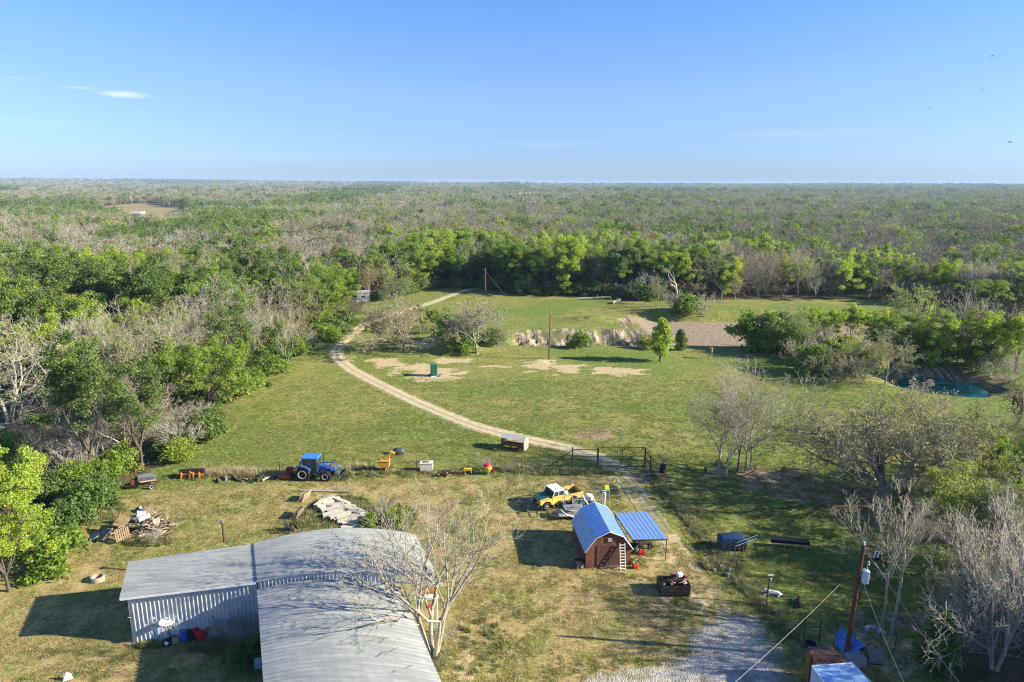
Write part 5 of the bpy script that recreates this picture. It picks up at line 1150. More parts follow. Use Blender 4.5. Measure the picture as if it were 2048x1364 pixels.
# ---------------------------------------------------------------- wire fences
def fence(pts, lab, step, h=1.45, name='wire_fence', nw=5):
    ps = [G(*p) for p in pts]; s = thing(name, lab, 'fence', ps[0]); rs = resample([(q.x, q.y) for q in ps], step); Q = [V3(x, y, Tz(x, y)) - ps[0] for x, y in rs]
    pm = MB().box((0, 0, h / 2 - .15), (.05, .04, h + .3)).box((0, 0, h + .03), (.06, .05, .06)).mesh('t_post'); pm.materials.append(mat('t_post_green', (.05, .06, .05), .7, 0, .4, 4, rust=.5))
    for q in Q: c = bpy.data.objects.new('fence_post', pm); COL.objects.link(c); c.parent = s; c.location = q; c.rotation_euler = (RNG.normal(0, .03), RNG.normal(0, .03), 0)
    for i in range(nw):
        z_ = .15 + (h - .25) * i / (nw - 1); MB().path([q + V3(0, 0, z_) for q in Q], .006, 3).build('wire', STEEL, s)
    return s
fence([(262, 968), (300, 950), (420, 944), (560, 948), (740, 940), (834, 938), (937, 938), (1044, 940), (1097, 936)], 'wire fence on thin posts along the back of the yard behind the tractor', 5.6)
fence([(1303, 949), (1340, 990), (1378, 1035), (1422, 1092), (1472, 1150), (1534, 1212), (1600, 1282)], 'wire fence running from the gate corner down to the brown shed', 4.6)
fence([(1640, 1282), (1700, 1290), (1790, 1300), (1850, 1330)], 'wire fence behind the tilted blue roof in the lower right', 4.0)
s = at(1608, 1280, 'pen_gate', 'tall narrow pen gate frame behind the brown shed', 'gate'); d_ = G(1639, 1281) - G(1608, 1280)
MB().tube((0, 0, -.1), (0, 0, HT(1608, 1280, 1222)), .045, .045, 8).build('post', PIPEM, s); MB().tube(d_ - up * .1, d_ + up * HT(1639, 1281, 1240), .04, .04, 8).build('post', PIPEM, s)
for f_ in (.25, 1.1): MB().tube(up * f_, d_ + up * f_, .025).build('rail', PIPEM, s)
# ---------------------------------------------------------------- yellow pickup
s = at(1114, 1007, 'pickup_truck', 'old yellow pickup with white cab roof, dark green bonnet and slatted bed rail', 'pickup', R(207))
YT = mat('truck_yellow', (.66, .48, .10), .5, 0, .2, 1.8, (.50, .37, .12), spec=.4, rust=.18); GT = mat('bonnet_green', (.02, .10, .075), .4, 0, .2); WT = mat('cab_white', (.78, .80, .80), .4, 0, .06)
MB().prism([(2.45, .55), (2.45, 1.12), (2.30, 1.22), (1.05, 1.30), (1.0, .55)], -.62, .62).build('nose', YT, s, bevel=.04)
for y_ in (-.76, .76): MB().prism([(2.45, .75), (2.40, 1.12), (1.1, 1.18), (1.0, .55), (1.15, .55), (1.30, .88), (1.55, 1.0), (1.85, 1.0), (2.12, .85), (2.25, .6)], y_ - .18, y_ + .18).build('front_wing', YT, s)
MB().prism([(2.38, 1.15), (2.30, 1.24), (1.0, 1.36), (1.0, 1.28)], -.66, .66).build('bonnet', GT, s)
MB().box((2.47, 0, .86), (.05, 1.1, .42)).build('grille', BLACKM, s)
for y_ in (-.5, .5): MB().lathe([(.11, 0), (.11, .05)], (2.49, y_, .92), 12, 'x').build('headlight', WHITEP, s)
MB().box((2.62, 0, .58), (.14, 1.85, .18)).build('front_bumper', mat('chrome', (.6, .6, .6), .25, .9), s)
for y_ in (-.87, .87): MB().prism([(1.02, .5), (1.02, 1.30), (-.35, 1.30), (-.35, .5)], y_ - .04, y_ + .04).build('door', YT, s)
MB().box((.33, 0, .85), (1.34, 1.66, .8)).build('cab_body', YT, s); MB().prism([(1.0, 1.28), (.78, 1.76), (-.33, 1.76), (-.35, 1.28)], -.80, .80).build('cab_glass', mat('dark_glass', (.03, .045, .05), .08, 0, .1, 1, spec=.8), s)
for y_ in (-.83, .83):
    for a, b in (((.98, 1.28), (.78, 1.78)), ((.30, 1.28), (.28, 1.78)), ((-.34, 1.28), (-.34, 1.78))): MB().tube((a[0], y_, a[1]), (b[0], y_, b[1]), .045, .045, 6).build('cab_pillar', WT, s)
MB().box((.21, 0, 1.80), (1.28, 1.74, .09)).build('cab_roof', WT, s, bevel=.04); MB().box((-.36, 0, 1.5), (.04, 1.6, .5)).build('cab_back', WT, s)
for y_ in (-.86, .86):
    MB().prism([(-.42, .62), (-.42, 1.18), (-2.62, 1.18), (-2.62, .62), (-1.95, .62), (-1.80, .85), (-1.5, .95), (-1.2, .85), (-1.05, .62)], y_ - .03, y_ + .03).build('bed_side', YT, s); MB().box((-1.52, y_ * 1.08, 1.20), (2.2, .08, .05)).build('bed_rail', YT, s)
MB().box((-1.52, 0, .68), (2.2, 1.68, .06)).build('bed_floor', mat('bed_dark', (.12, .10, .06), .8), s); MB().box((-2.63, 0, .92), (.05, 1.7, .5)).build('tailgate', YT, s); MB().box((-.44, 0, .92), (.05, 1.7, .5)).build('bed_front', YT, s)
for y_ in (-.7, .7): MB().box((-2.67, y_, .78), (.03, .14, .18)).build('tail_light', REDP, s)
MB().box((-2.75, 0, .52), (.12, 1.7, .14)).build('rear_bumper', WT, s)
for z_ in (1.35, 1.6, 1.82): MB().box((-1.35, -.84, z_), (1.9, .04, .08)).build('rack_rail', WOODS[3], s)
for x_ in (-.5, -1.3, -2.2): MB().box((x_, -.87, 1.5), (.06, .04, .75)).build('rack_post', WOODS[3], s)
for x_, y_ in ((1.70, -.78), (1.70, .78), (-1.5, -.78), (-1.5, .78)): wheel(s, (x_, y_, .40), .40, .24, .6, STEEL)
sp = wheel(s, (-.9, .25, 1.15), .38, .22, .6, STEEL, name='spare_wheel'); sp.rotation_euler = (R(20), 0, .4)
# ---------------------------------------------------------------- aluminium lift trailer in front of the pickup
s = at(1150, 1032, 'lift_trailer', 'silver scissor lift platform with railings on a low trailer between the pickup and the shed', 'trailer', R(8))
AL = mat('aluminium', (.50, .50, .48), .45, .6, .1, 2); MB().box((0, 0, .45), (3.4, 1.5, .09)).build('deck', mat('grey_deck', (.38, .40, .42), .6, .2), s); MB().box((-.15, 0, 1.0), (1.9, 1.0, .06)).build('platform', AL, s)
for z_ in (1.5, 2.0):
    MB().path([(-1.1, -.5, z_), (.8, -.5, z_), (.8, .5, z_), (-1.1, .5, z_), (-1.1, -.5, z_)], .03).build('guard_rail', AL, s)
for x_ in (-1.1, -.15, .8):
    for y_ in (-.5, .5): MB().tube((x_, y_, 1.0), (x_, y_, 2.0), .03).build('rail_post', AL, s)
for y_ in (-.45, .45): MB().path([(-1.3, y_, .5), (.9, y_, 1.0)], .04).path([(-1.1, y_, 1.0), (1.1, y_, .5)], .04).build('scissor_arm', AL, s)
MB().path([(-1.7, -.75, .4), (-2.5, 0, .35), (-1.7, .75, .4)], .05).build('tow_bar', AL, s); MB().path([(-1.6, -.8, 1.2), (-1.0, -.95, .7), (-.2, -.8, .3), (.6, -.9, .7), (1.4, -.8, 1.3)], .035).build('ladder_arm', AL, s)
MB().path([(.8, -.5, 2.0), (1.8, -.5, .5)], .035).path([(.8, .5, 2.0), (1.8, .5, .5)], .035).build('brace', AL, s)
for y_ in (-.85, .85): wheel(s, (.3, y_, .3), .3, .2, .6, STEEL)
s = at(1172, 1016, 'blue_white_boat_seat', 'white and teal machine half hidden behind the gambrel-roofed shed', 'machine', R(10))
MB().box((0, 0, .6), (1.5, .9, .7)).build('body', mat('teal_paint', (.06, .22, .26), .5), s, bevel=.06); MB().prism([(.0, .95), (.9, .95), (.7, 1.35), (.1, 1.45)], -.4, .4).build('hood', WHITEP, s, bevel=.03)
for y_ in (-.5, .5): wheel(s, (.3, y_, .3), .3, .18, .6, STEEL)
s = at(1208, 1022, 'gym_frame', 'white tubular frame with a yellow box on top behind the shed', 'frame', R(20)); fh = 2.4
for x_, y_ in ((-.45, -.4), (.45, -.4), (-.45, .4), (.45, .4)): MB().tube((x_, y_, 0), (x_ * .8, y_ * .8, fh), .04).build('upright', AL, s)
MB().path([(-.36, -.32, fh), (.36, -.32, fh), (.36, .32, fh), (-.36, .32, fh), (-.36, -.32, fh)], .05).build('top_frame', AL, s); MB().path([(-.36, 0, fh), (-1.0, 0, fh - .2), (-1.2, 0, .9)], .035).build('arm', AL, s); MB().box((.2, 0, fh + .2), (.45, .3, .32)).build('lamp_box', mat('lime_box', (.50, .55, .03), .5), s); MB().tube((.0, 0, .6), (.05, 0, 2.0), .12, .12, 10).build('cylinder', WHITEP, s)
# ---------------------------------------------------------------- brown shed with gambrel roof
fl = V3(*P(1172, 1136)); fr = V3(*P(1262, 1131)); bdir = (V3(*P(1142, 1041, 1.75)) - V3(*P(1170, 1098.5, 1.75))); bdir.z = 0; SL = bdir.length * 1.02
fd = (fr - fl); SW = fd.length; ang = math.atan2(fd.y, fd.x); bx = math.atan2(-bdir.x, bdir.y); SH_ANG = (ang + bx) / 2
s = thing('garden_shed', 'brown wooden barn-style shed with a metal gambrel roof coloured with blue sky reflection', 'shed', (fl + fr) / 2, SH_ANG)
BRN = mat('shed_brown', (.22, .085, .045), .8, 0, .25, 1.6, (.12, .05, .03), rv=.35); BRD = mat('shed_trim', (.11, .045, .028), .8, 0, .2, 3)
SHR = mat('shed_roof_sky_tint', (.34, .54, .84), .30, .5, .06, 1.5, (.30, .48, .78), spec=.6)  # galvanised roofs of shed and carport; blue sky reflection put into the colour
hw_ = SW / 2; ez, kz, pz = 1.80, 2.85, 3.35; kx = hw_ * .60
prof = [(-hw_, .12), (hw_, .12), (hw_, ez), (kx, kz), (0, pz), (-kx, kz), (-hw_, ez)]
# siding boards on the gable, side wall boards
npl = 16
for i in range(npl):
    x0 = -hw_ + 2 * hw_ * i / npl; x1 = x0 + 2 * hw_ / npl - .008
    def top(x): x = abs(x); return pz - (pz - kz) * x / kx if x < kx else kz - (kz - ez) * (x - kx) / (hw_ - kx)
    for y_ in (0.0, SL): MB().prism([(x0, .12), (x1, .12), (x1, top(x1) - .05), (x0, top(x0) - .05)], y_ - .02, y_ + .02).build('siding_board', BRN, s)
nsb = int(SL / .4)
for i in range(nsb):
    y0 = SL * i / nsb + .025; y1 = SL * (i + 1) / nsb - .01 + (.0 if i < nsb - 1 else -.02)
    for sg in (-1, 1): MB().box((sg * (hw_ - .02), (y0 + y1) / 2, (ez + .12) / 2), (.04, y1 - y0, ez - .12)).build('siding_board', BRN, s)
MB().box((0, SL / 2, .07), (2 * hw_ - .1, SL - .1, .14)).build('floor', BRD, s)
def roofq(a, b, nm='roof_panel'):
    n_ = max(3, int(SL / .5))
    for i in range(n_):
        y0 = -.18 + (SL + .36) * i / n_; y1 = -.18 + (SL + .36) * (i + 1) / n_ - .015
        mb = MB(); d2 = Vector((b[0] - a[0], 0, b[1] - a[1])); nn_ = Vector((-d2.z, 0, d2.x)).normalized() * .035
        if nn_.z < 0: nn_ = -nn_
        A1, A2, B1, B2 = Vector((a[0], y0, a[1])), Vector((a[0], y1, a[1])), Vector((b[0], y0, b[1])), Vector((b[0], y1, b[1]))
        mb.v = [tuple(q) for q in (A1, A2, B2, B1, A1 + nn_, A2 + nn_, B2 + nn_, B1 + nn_)]; mb.f = [(3, 2, 1, 0), (4, 5, 6, 7), (0, 1, 5, 4), (1, 2, 6, 5), (2, 3, 7, 6), (3, 0, 4, 7)]
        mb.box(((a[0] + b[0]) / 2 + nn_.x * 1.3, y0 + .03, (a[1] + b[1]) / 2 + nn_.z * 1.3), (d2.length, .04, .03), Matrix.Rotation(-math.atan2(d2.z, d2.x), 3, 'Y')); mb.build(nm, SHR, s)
e = .16
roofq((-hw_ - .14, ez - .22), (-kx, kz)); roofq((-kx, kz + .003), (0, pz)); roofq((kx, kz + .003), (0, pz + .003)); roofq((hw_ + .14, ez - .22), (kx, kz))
for y_ in (-.2, SL + .2):
    MB().path([(-hw_ - .14, y_, ez - .2), (-kx, y_, kz + .02), (0, y_, pz + .03), (kx, y_, kz + .02), (hw_ + .14, y_, ez - .2)], .035, 5).build('roof_edge_trim', TRIM, s)
for sg in (-1, 1): MB().box((sg * .52 + .05, -.045, 1.12), (1.0, .04, 1.9)).build('door', BRD, s)
for x_ in (-.98, 1.08): MB().box((x_, -.05, 1.12), (.07, .05, 2.0)).build('door_trim', BRN, s)
for x_ in (-.9, 1.0):
    for z_ in (.4, 1.1, 1.85): MB().box((x_, -.08, z_), (.14, .02, .05)).build('hinge', STEEL, s)
MB().box((0.05, -.09, 1.15), (.05, .05, .22)).build('door_handle', STEEL, s)
MB().box((.05, -.05, 2.60), (.62, .05, .50)).build('vent_frame', BRD, s); MB().box((.05, -.085, 2.60), (.32, .03, .34)).build('vent', mat('vent_grey', (.35, .40, .45), .5), s)
MB().box((.05, -.2, .14), (1.7, .3, .03)).build('sill', STEEL, s)
s2 = at(1247, 1140, 'ladder', 'aluminium ladder leaning on the right of the shed front', 'ladder', SH_ANG)
s2.rotation_euler = (R(-13), 0, SH_ANG)
for x_ in (-.22, .22): MB().box((x_, 0, 1.15), (.05, .06, 2.3)).build('stile', WHITEP, s2)
for i in range(9): MB().box((0, 0, .15 + i * .25), (.40, .07, .05)).build('rung', WHITEP, s2)
s2 = at(1158, 1133, 'wheelbarrow', 'black cart with a pale wheel hub at the left foot of the shed', 'cart', .3); MB().prism([(-.35, .3), (.35, .3), (.42, .62), (-.42, .62)], -.3, .3).build('tray', BLACKM, s2); wheel(s2, (.2, -.35, .2), .2, .1, .5, WHITEP); wheel(s2, (-.2, -.35, .2), .2, .1, .5, STEEL); MB().path([(-.4, 0, .55), (-.8, 0, .95)], .025).build('handle', BLACKM, s2)
# carport
cz = 2.15
c4 = [V3(*P(1230, 1026, cz + .12)), V3(*P(1296, 1024, cz + .12)), V3(*P(1336, 1078, cz)), V3(*P(1267, 1079, cz))]
s = thing('carport', 'flat metal roof on thin black posts beside the brown shed', 'carport', xy(c4[3])); o0 = xy(c4[3])
for i in range(8):
    t0, t1 = i / 8, (i + .985) / 8; a, b, c_, d_ = lerp(c4[0], c4[1], t0), lerp(c4[0], c4[1], t1), lerp(c4[3], c4[2], t1), lerp(c4[3], c4[2], t0)
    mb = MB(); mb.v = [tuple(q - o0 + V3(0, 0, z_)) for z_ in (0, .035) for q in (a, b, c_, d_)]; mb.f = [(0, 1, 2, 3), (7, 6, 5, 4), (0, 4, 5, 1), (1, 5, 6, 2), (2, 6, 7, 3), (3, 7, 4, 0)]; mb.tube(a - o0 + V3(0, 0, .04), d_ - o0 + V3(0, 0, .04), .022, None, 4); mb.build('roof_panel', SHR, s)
for q in (c4[2], c4[1], c4[0], lerp(c4[3], c4[2], .2) + V3(0, 0, 0)): w_ = q - o0 + (lerp(c4[0], c4[2], .5) - q) * .03; MB().tube(xy(w_, -.1), xy(w_, q.z - .02), .035, .035, 8).build('post', BLACKM, s)
for a, b in ((c4[3], c4[0]), (c4[2], c4[1]), (c4[3], c4[2]), (c4[0], c4[1])): MB().box(((a + b) / 2 - o0 - V3(0, 0, .05)), ((b - a).length - .06, .05, .08), (b - a).to_track_quat('X', 'Z').to_matrix()).build('beam', BLACKM, s)
s = at(1285, 1092, 'ride_on_mower', 'dark ride-on mower parked under the carport', 'mower', R(5))
MB().box((0, 0, .5), (1.5, .8, .35)).build('body', mat('mower_body', (.10, .07, .04), .5), s, bevel=.06); MB().box((-.3, 0, .8), (.4, .5, .3)).build('seat', BLACKM, s, bevel=.05); MB().prism([(.2, .65), (.85, .65), (.8, .95), (.25, 1.0)], -.3, .3).build('hood', mat('amber_paint', (.45, .28, .05), .5), s); MB().path([(.2, 0, .9), (.05, 0, 1.2)], .03).build('steering_column', BLACKM, s)
for x_, r_ in ((-.45, .33), (.6, .26)):
    for y_ in (-.5, .5): wheel(s, (x_, y_, r_), r_, .2, .55, STEEL)
s = at(1272, 1106, 'gas_tank', 'dark green round gas bottle beside the red cans', 'gas bottle'); MB().lathe([(.1, 0), (.28, .12), (.3, .3), (.22, .48), (.08, .55)], (0, 0, 0), 16).build('bottle', mat('bottle_green', (.04, .09, .08), .5), s); MB().tube((0, 0, .5), (0, 0, .64), .04, .04, 8).build('valve', STEEL, s)
for px, py, lab, sc_ in ((1277, 1108, 'left red fuel can beneath the carport edge', .9), (1286, 1108, 'right red fuel can beneath the carport edge', 1.0), (1272, 1136, 'red fuel can on the ground right of the ladder', .9)):
    s = at(px, py, 'fuel_can', lab, 'fuel can', RNG.uniform(-.5, .5)); MB().box((0, 0, .22), (.5, .3, .42)).build('can_body', REDP, s, bevel=.06); MB().tube((.12, 0, .42), (.2, 0, .55), .04, .03, 8).build('spout', YF, s); s.scale = (sc_,) * 3
s = at(1266, 1128, 'flower_pot', 'tan pot with a yellow-green plant right of the shed corner', 'plant pot'); MB().lathe([(.14, 0), (.2, .3), (.16, .3)], (0, 0, 0), 12).build('pot', mat('terracotta', (.42, .26, .12), .8), s)
lm = leaf_mesh('pot_plant', [(0, 0, .45), (.1, 0, .5), (-.1, .05, .5)], 40, .2, .06, 5); lm.materials.append(LEAF_BUD); link('plant', lm, None, s)
# ---------------------------------------------------------------- dumpster box of scrap
s = at(1347, 1182, 'scrap_trailer', 'dark brown steel box filled with scrap on the lawn', 'scrap box', R(2)); DB = mat('dark_box', (.055, .04, .038), .7, .1, .3, 3, rust=.3)
for y_ in (-.75, .75): MB().box((0, y_, .55), (2.35, .06, .8)).build('side_panel', DB, s)
for x_ in (-1.15, 1.15): MB().box((x_, 0, .55), (.06, 1.44, .8)).build('end_panel', DB, s)
MB().box((0, 0, .2), (2.24, 1.4, .06)).build('floor', DB, s); MB().box((-.15, -.79, .55), (.9, .02, .2)).build('side_plate', RUST, s)
for x_ in (-1.05, 1.05):
    for y_ in (-.65, .65): MB().box((x_, y_, .08), (.15, .15, .18)).build('foot', BLACKM, s)
for i in range(24):
    p = V3(RNG.uniform(-.9, .9), RNG.uniform(-.5, .5), RNG.uniform(.75, 1.25)); a_ = RNG.uniform(0, 6.28); d_ = V3(math.cos(a_), math.sin(a_) * .5, RNG.uniform(-.3, .5)) * RNG.uniform(.15, .5)
    o_ = MB().tube(p - d_, p + d_, RNG.uniform(.03, .1), None, 6).build('scrap_piece', (BLACKM, WOODS[0], RUST, DB, mat('tan_scrap', (.3, .2, .08), .8))[i % 5]); o_.location = s.location; tag(o_, 'dark piece of scrap heaped in the steel box', 'scrap', 'scrap pieces in the steel box')
for x_, y_, z_, m_, lab, d_ in ((.55, .35, 1.3, WHITEP, 'white plastic hood on top of the scrap box', (.5, .35, .3)), (.8, -.3, 1.0, mat('light_blue', (.5, .65, .75), .5), 'light blue tray on the right of the scrap box', (.4, .3, .1)), (.9, .1, 1.0, REDP, 'red bit of plastic in the scrap box', (.25, .2, .25)), (-.85, -.5, .98, mat('light_blue', (.5, .65, .75), .5), 'pale strip on the left rim of the scrap box', (.25, .1, .05))):
    o_ = MB().box((0, 0, 0), d_).build('scrap_item', m_, None, bevel=.04); o_.location = s.location + V3(x_, y_, z_); o_.rotation_euler = (.2, .1, .4); tag(o_, lab, 'scrap')
# ---------------------------------------------------------------- cattle equipment on the right lawn
NB_ = mat('navy_paint', (.012, .04, .10), .5, 0, .2); s = at(1463, 1096, 'cattle_feeder', 'navy blue steel feed box with a humped lid', 'feeder', R(2))
MB().box((0, 0, .6), (2.3, 1.2, .9)).build('box_body', NB_, s, bevel=.04); MB().box((.05, -.62, .62), (1.9, .03, .62)).build('front_opening', BLACKM, s); MB().prism([(-1.18, 1.05), (1.18, 1.05), (.9, 1.22), (.1, 1.28), (-.9, 1.2)], -.62, .62).build('lid', NB_, s)
for x_ in (-1.0, 1.0): MB().box((x_, 0, .08), (.12, 1.3, .16)).build('skid', BLACKM, s)
TP = mat('teal_pipe', (.03, .12, .20), .5, .2)
s = at(1448, 1105, 'corral_panel', 'blue pipe corral panel in front of the navy feed box', 'panel', 0); e_ = G(1470, 1114) - G(1448, 1105)
for f_ in (.2, .5, .8, 1.1, 1.4): MB().tube(up * f_, e_ + up * f_, .025).build('rail', TP, s)
for t_ in (0, .5, 1): MB().tube(e_ * t_, e_ * t_ + up * 1.5, .03).build('upright', TP, s)
s = at(1470, 1116, 'feed_rack', 'teal pipe rack with pale uprights right of the corral panel', 'rack'); e_ = G(1512, 1100) - G(1470, 1116)
MB().tube(up * 1.2, e_ + up * 1.2, .035).tube(V3(.3, .6, 1.2), e_ + V3(.3, .6, 1.2), .03).build('top_rail', TP, s)
for t_ in np.linspace(0, 1, 6): MB().tube(e_ * t_, e_ * t_ + up * 1.2, .03).build('upright', STEEL if .1 < t_ < .9 else TP, s)
s = at(1580, 1093, 'feed_trough', 'long black feed trough on short white legs', 'trough', R(-9)); L3 = 1.65
MB().prism([(-.28, .72), (.28, .72), (.20, .42), (-.20, .42), (-.14, .46), (-.22, .69), (.22, .69), (.14, .46)][:4], -L3, L3, 'yz').build('trough_body', mat('black_navy', (.012, .014, .03), .5), s)
MB().box((0, -.28, .74), (3.3, .04, .05)).box((0, .28, .74), (3.3, .04, .05)).build('rim', mat('black_navy', (.012, .014, .03)), s)
for x_ in (-1.4, -.5, .45, 1.4):
    MB().path([(x_, -.3, 0), (x_, -.15, .45), (x_, .15, .45), (x_, .3, 0)], .025).build('leg', STEEL, s)
for i in range(9):
    g = G(1448 + RNG.normal(0, 12), 1135 + RNG.normal(0, 7)); o_ = lump(RNG.uniform(.15, .3), 40 + i, 1, 1, .7, 5, 7, .5).build('rock', mat('grey_rock', (.22, .22, .23), .9, bump=.3)); o_.location = g + V3(0, 0, .08); tag(o_, 'loose rock in the small heap below the navy feed box', 'rock', 'rocks below the navy feed box')
s = at(1534, 1206, 'fence_light_post', 'dark post with a small white lamp head beside the white dog', 'post'); hh = HT(1534, 1206, 1150); MB().tube((0, 0, -.1), (.06, 0, hh), .05, .05, 8).build('post', PIPEM, s)
MB().box((.14, 0, hh + .03), (.42, .16, .06)).build('lamp_head', WHITEP, s); MB().box((.18, -.02, hh - .3), (.12, .1, .16)).build('junction_box', WHITEP, s)
barrel(1326, 944, 'black barrel standing by the fence corner right of the gate', BLACKM, .95, .36)
barrel(1306, 955, 'small black bucket at the foot of the gate corner brace', BLACKM, .4, .2)
s = at(1411, 945, 'tree_stump', 'small mossy stump left of the bare tree clump', 'stump'); MB().lathe([(.22, -.05), (.18, .3), (.15, .6), (.08, .75)], (0, 0, 0), 9).build('stump_body', mat('mossy', (.12, .14, .07), .9), s)
barrel(1584, 1305, 'dark blue drum lying behind the brown shed', mat('navy_barrel', (.05, .06, .10)), .6, .35) if False else None
s = at(1622, 1293, 'water_tub', 'dark round tub behind the brown shed', 'tub'); MB().lathe([(.36, 0), (.42, .32), (.36, .32), (.34, .1)], (0, 0, 0), 18).build('tub_body', mat('navy_tub', (.012, .02, .04), .5), s)
# ---------------------------------------------------------------- animals
def animal(px, py, name, label, cat, m_, L, pose, rz, patches=None):
    s = at(px, py, name, label, cat, rz)
    if pose == 'lying':
        J = dict(hip=(-.42, 0, .17), mid=(0, 0, .20), sho=(.38, 0, .22), nk=(.52, .02, .34), hd=(.66, .04, .36), mz=(.84, .05, .28), tl=(-.62, .06, .10), t2=(-.85, .16, .06), f1=(.46, .16, .08), f2=(.80, .22, .05), g1=(.44, -.16, .08), g2=(.78, -.2, .05), b1=(-.40, .20, .10), b2=(-.18, .34, .06), c1=(-.42, -.2, .10), c2=(-.2, -.36, .06), e1=(.63, .10, .48), e2=(.63, -.04, .48))
    else:
        J = dict(hip=(-.42, 0, .66), mid=(0, 0, .64), sho=(.38, 0, .68), nk=(.58, 0, .60), hd=(.76, 0, .40), mz=(.88, 0, .24), tl=(-.56, 0, .60), t2=(-.62, 0, .42), f1=(.38, .13, .36), f2=(.40, .14, .03), g1=(.36, -.13, .36), g2=(.32, -.14, .03), b1=(-.50, .13, .34), b2=(-.42, .14, .03), c1=(-.46, -.13, .34), c2=(-.50, -.14, .03), e1=(.74, .1, .48), e2=(.74, -.1, .48))
    E_ = [('hip', 'mid'), ('mid', 'sho'), ('sho', 'nk'), ('nk', 'hd'), ('hd', 'mz'), ('hip', 'tl'), ('tl', 't2'), ('sho', 'f1'), ('f1', 'f2'), ('sho', 'g1'), ('g1', 'g2'), ('hip', 'b1'), ('b1', 'b2'), ('hip', 'c1'), ('c1', 'c2'), ('hd', 'e1'), ('hd', 'e2')]
    rad = dict(hip=.17, mid=.19, sho=.18, nk=.11, hd=.095, mz=.055, tl=.03, t2=.02, f1=.05, f2=.035, g1=.05, g2=.035, b1=.075, b2=.035, c1=.075, c2=.035, e1=.022, e2=.022)
    ks = list(J); me = bpy.data.meshes.new(name); me.from_pydata([tuple(x * L for x in J[k_]) for k_ in ks], [(ks.index(a), ks.index(b)) for a, b in E_], []); o_ = link('body', me, m_, s)
    o_.modifiers.new('skin', 'SKIN'); me.attributes
    for i, k_ in enumerate(ks): me.skin_vertices[0].data[i].radius = (rad[k_] * L, rad[k_] * L)
    me.skin_vertices[0].data[0].use_root = True
    sb = o_.modifiers.new('smooth', 'SUBSURF'); sb.levels = 1; sb.render_levels = 1
    return s
def skin_ready(me): pass
_v = bpy.types.Mesh
def ensure_skin(me):
    import bmesh
    bm = bmesh.new(); bm.from_mesh(me); bm.verts.layers.skin.verify(); bm.to_mesh(me); bm.free()
_old_link = link
def link(name, me, m=None, parent=None, kind=None, loc=None):
    if name == 'body' and me is not None and len(me.polygons) == 0 and len(me.edges): ensure_skin(me)
    return _old_link(name, me, m, parent, kind, loc)
FURW = mat('white_fur', (.62, .62, .62), .9, 0, .15, 4); FURB = mat('black_fur', (.015, .015, .016), .8); FURS = mat('spotted_fur', (.60, .60, .62), .9, 0, .1, 3.2, (.05, .06, .08))
animal(1548, 1188, 'dog', 'white dog lying on the grass beside the lamp post', 'dog', FURW, 1.05, 'lying', R(170))
animal(1597, 1208, 'dog', 'black dog curled up on the grass right of the white dog', 'dog', FURB, .95, 'lying', R(60))
animal(1746, 1268, 'goat', 'white and grey spotted goat at the foot of the twin bare trees', 'goat', FURS, .95, 'standing', R(-20))
animal(1715, 1308, 'dog', 'added black dog shape filling the shadow gap beneath the tilted blue roof', 'dog', FURB, .9, 'standing', R(20))  # dog shape added to stand in for the dark shadow gap under the shelter
animal(1752, 1118, 'dog', 'small black dog on the lawn near the left twin bare tree', 'dog', FURB, .7, 'lying', R(10))
# ---------------------------------------------------------------- tilted blue shelter, sheds, boxes (lower right)
BLS = mat('blue_sheet', (.03, .20, .60), .4, .2, .08, 2)
def slab_panels(parent, o0, A, B, C, D, n, m_, th=.03, nm='roof_panel', rib=True):
    for i in range(n):
        t0, t1 = i / n, (i + .98) / n; a, b, c_, d_ = lerp(A, B, t0), lerp(A, B, t1), lerp(D, C, t1), lerp(D, C, t0)
        nr_ = (b - a).cross(d_ - a).normalized(); nr_ = nr_ if nr_.z > 0 else -nr_
        mb = MB(); mb.v = [tuple(q - o0 + nr_ * z_) for z_ in (0, th) for q in (a, b, c_, d_)]; mb.f = [(0, 1, 2, 3), (7, 6, 5, 4), (0, 4, 5, 1), (1, 5, 6, 2), (2, 6, 7, 3), (3, 7, 4, 0)]
        if rib: mb.tube(a - o0 + nr_ * (th + .01), d_ - o0 + nr_ * (th + .01), .025, None, 4)
        mb.build(nm, m_, parent)
A_, B_, C_, D_ = V3(*P(1682, 1252, 1.7)), V3(*P(1734, 1290, 1.5)), V3(*P(1694, 1312, .35)), V3(*P(1669, 1281, .5))
s = thing('blue_shelter', 'tilted blue ribbed roof on short posts leaning towards the picture', 'shelter', xy(D_)); slab_panels(s, xy(D_), A_, B_, C_, D_, 6, BLS)
for q in (A_, B_, C_, D_): w_ = q - xy(D_); MB().tube(xy(w_), w_, .05, .05, 6).build('post', WOODS[3], s)
s = at(1711, 1327, 'concrete_box', 'pale concrete box against the foot of the utility pole', 'box', R(12)); CB = mat('mossy_concrete', (.30, .32, .30), .85, 0, .3, 3, bump=.3); MB().box((0, 0, .35), (1.15, .9, .7)).build('box_body', CB, s, bevel=.06); MB().box((0, 0, .74), (1.0, .75, .07)).build('lid', CB, s)
s = at(1749, 1320, 'concrete_box', 'grey-brown concrete box right of the tilted blue roof', 'box', R(-10)); CB2 = mat('brown_concrete', (.24, .22, .19), .85, 0, .3, 3, bump=.3); MB().box((0, 0, .35), (1.05, .85, .6)).build('box_body', CB2, s, bevel=.06); MB().box((0, 0, .69), (.95, .75, .08)).build('lid', CB2, s); MB().box((0, -.3, .05), (.9, .2, .1)).build('foot', BLACKM, s)
zr = 2.3
K = [V3(*P(1616, 1293, zr)), V3(*P(1665, 1291, zr)), V3(*P(1700, 1330, zr)), V3(*P(1638, 1334, zr))]
s = thing('brown_shed', 'small brown board shed with a rusty corrugated roof, bottom right', 'shed', xy(K[0]))
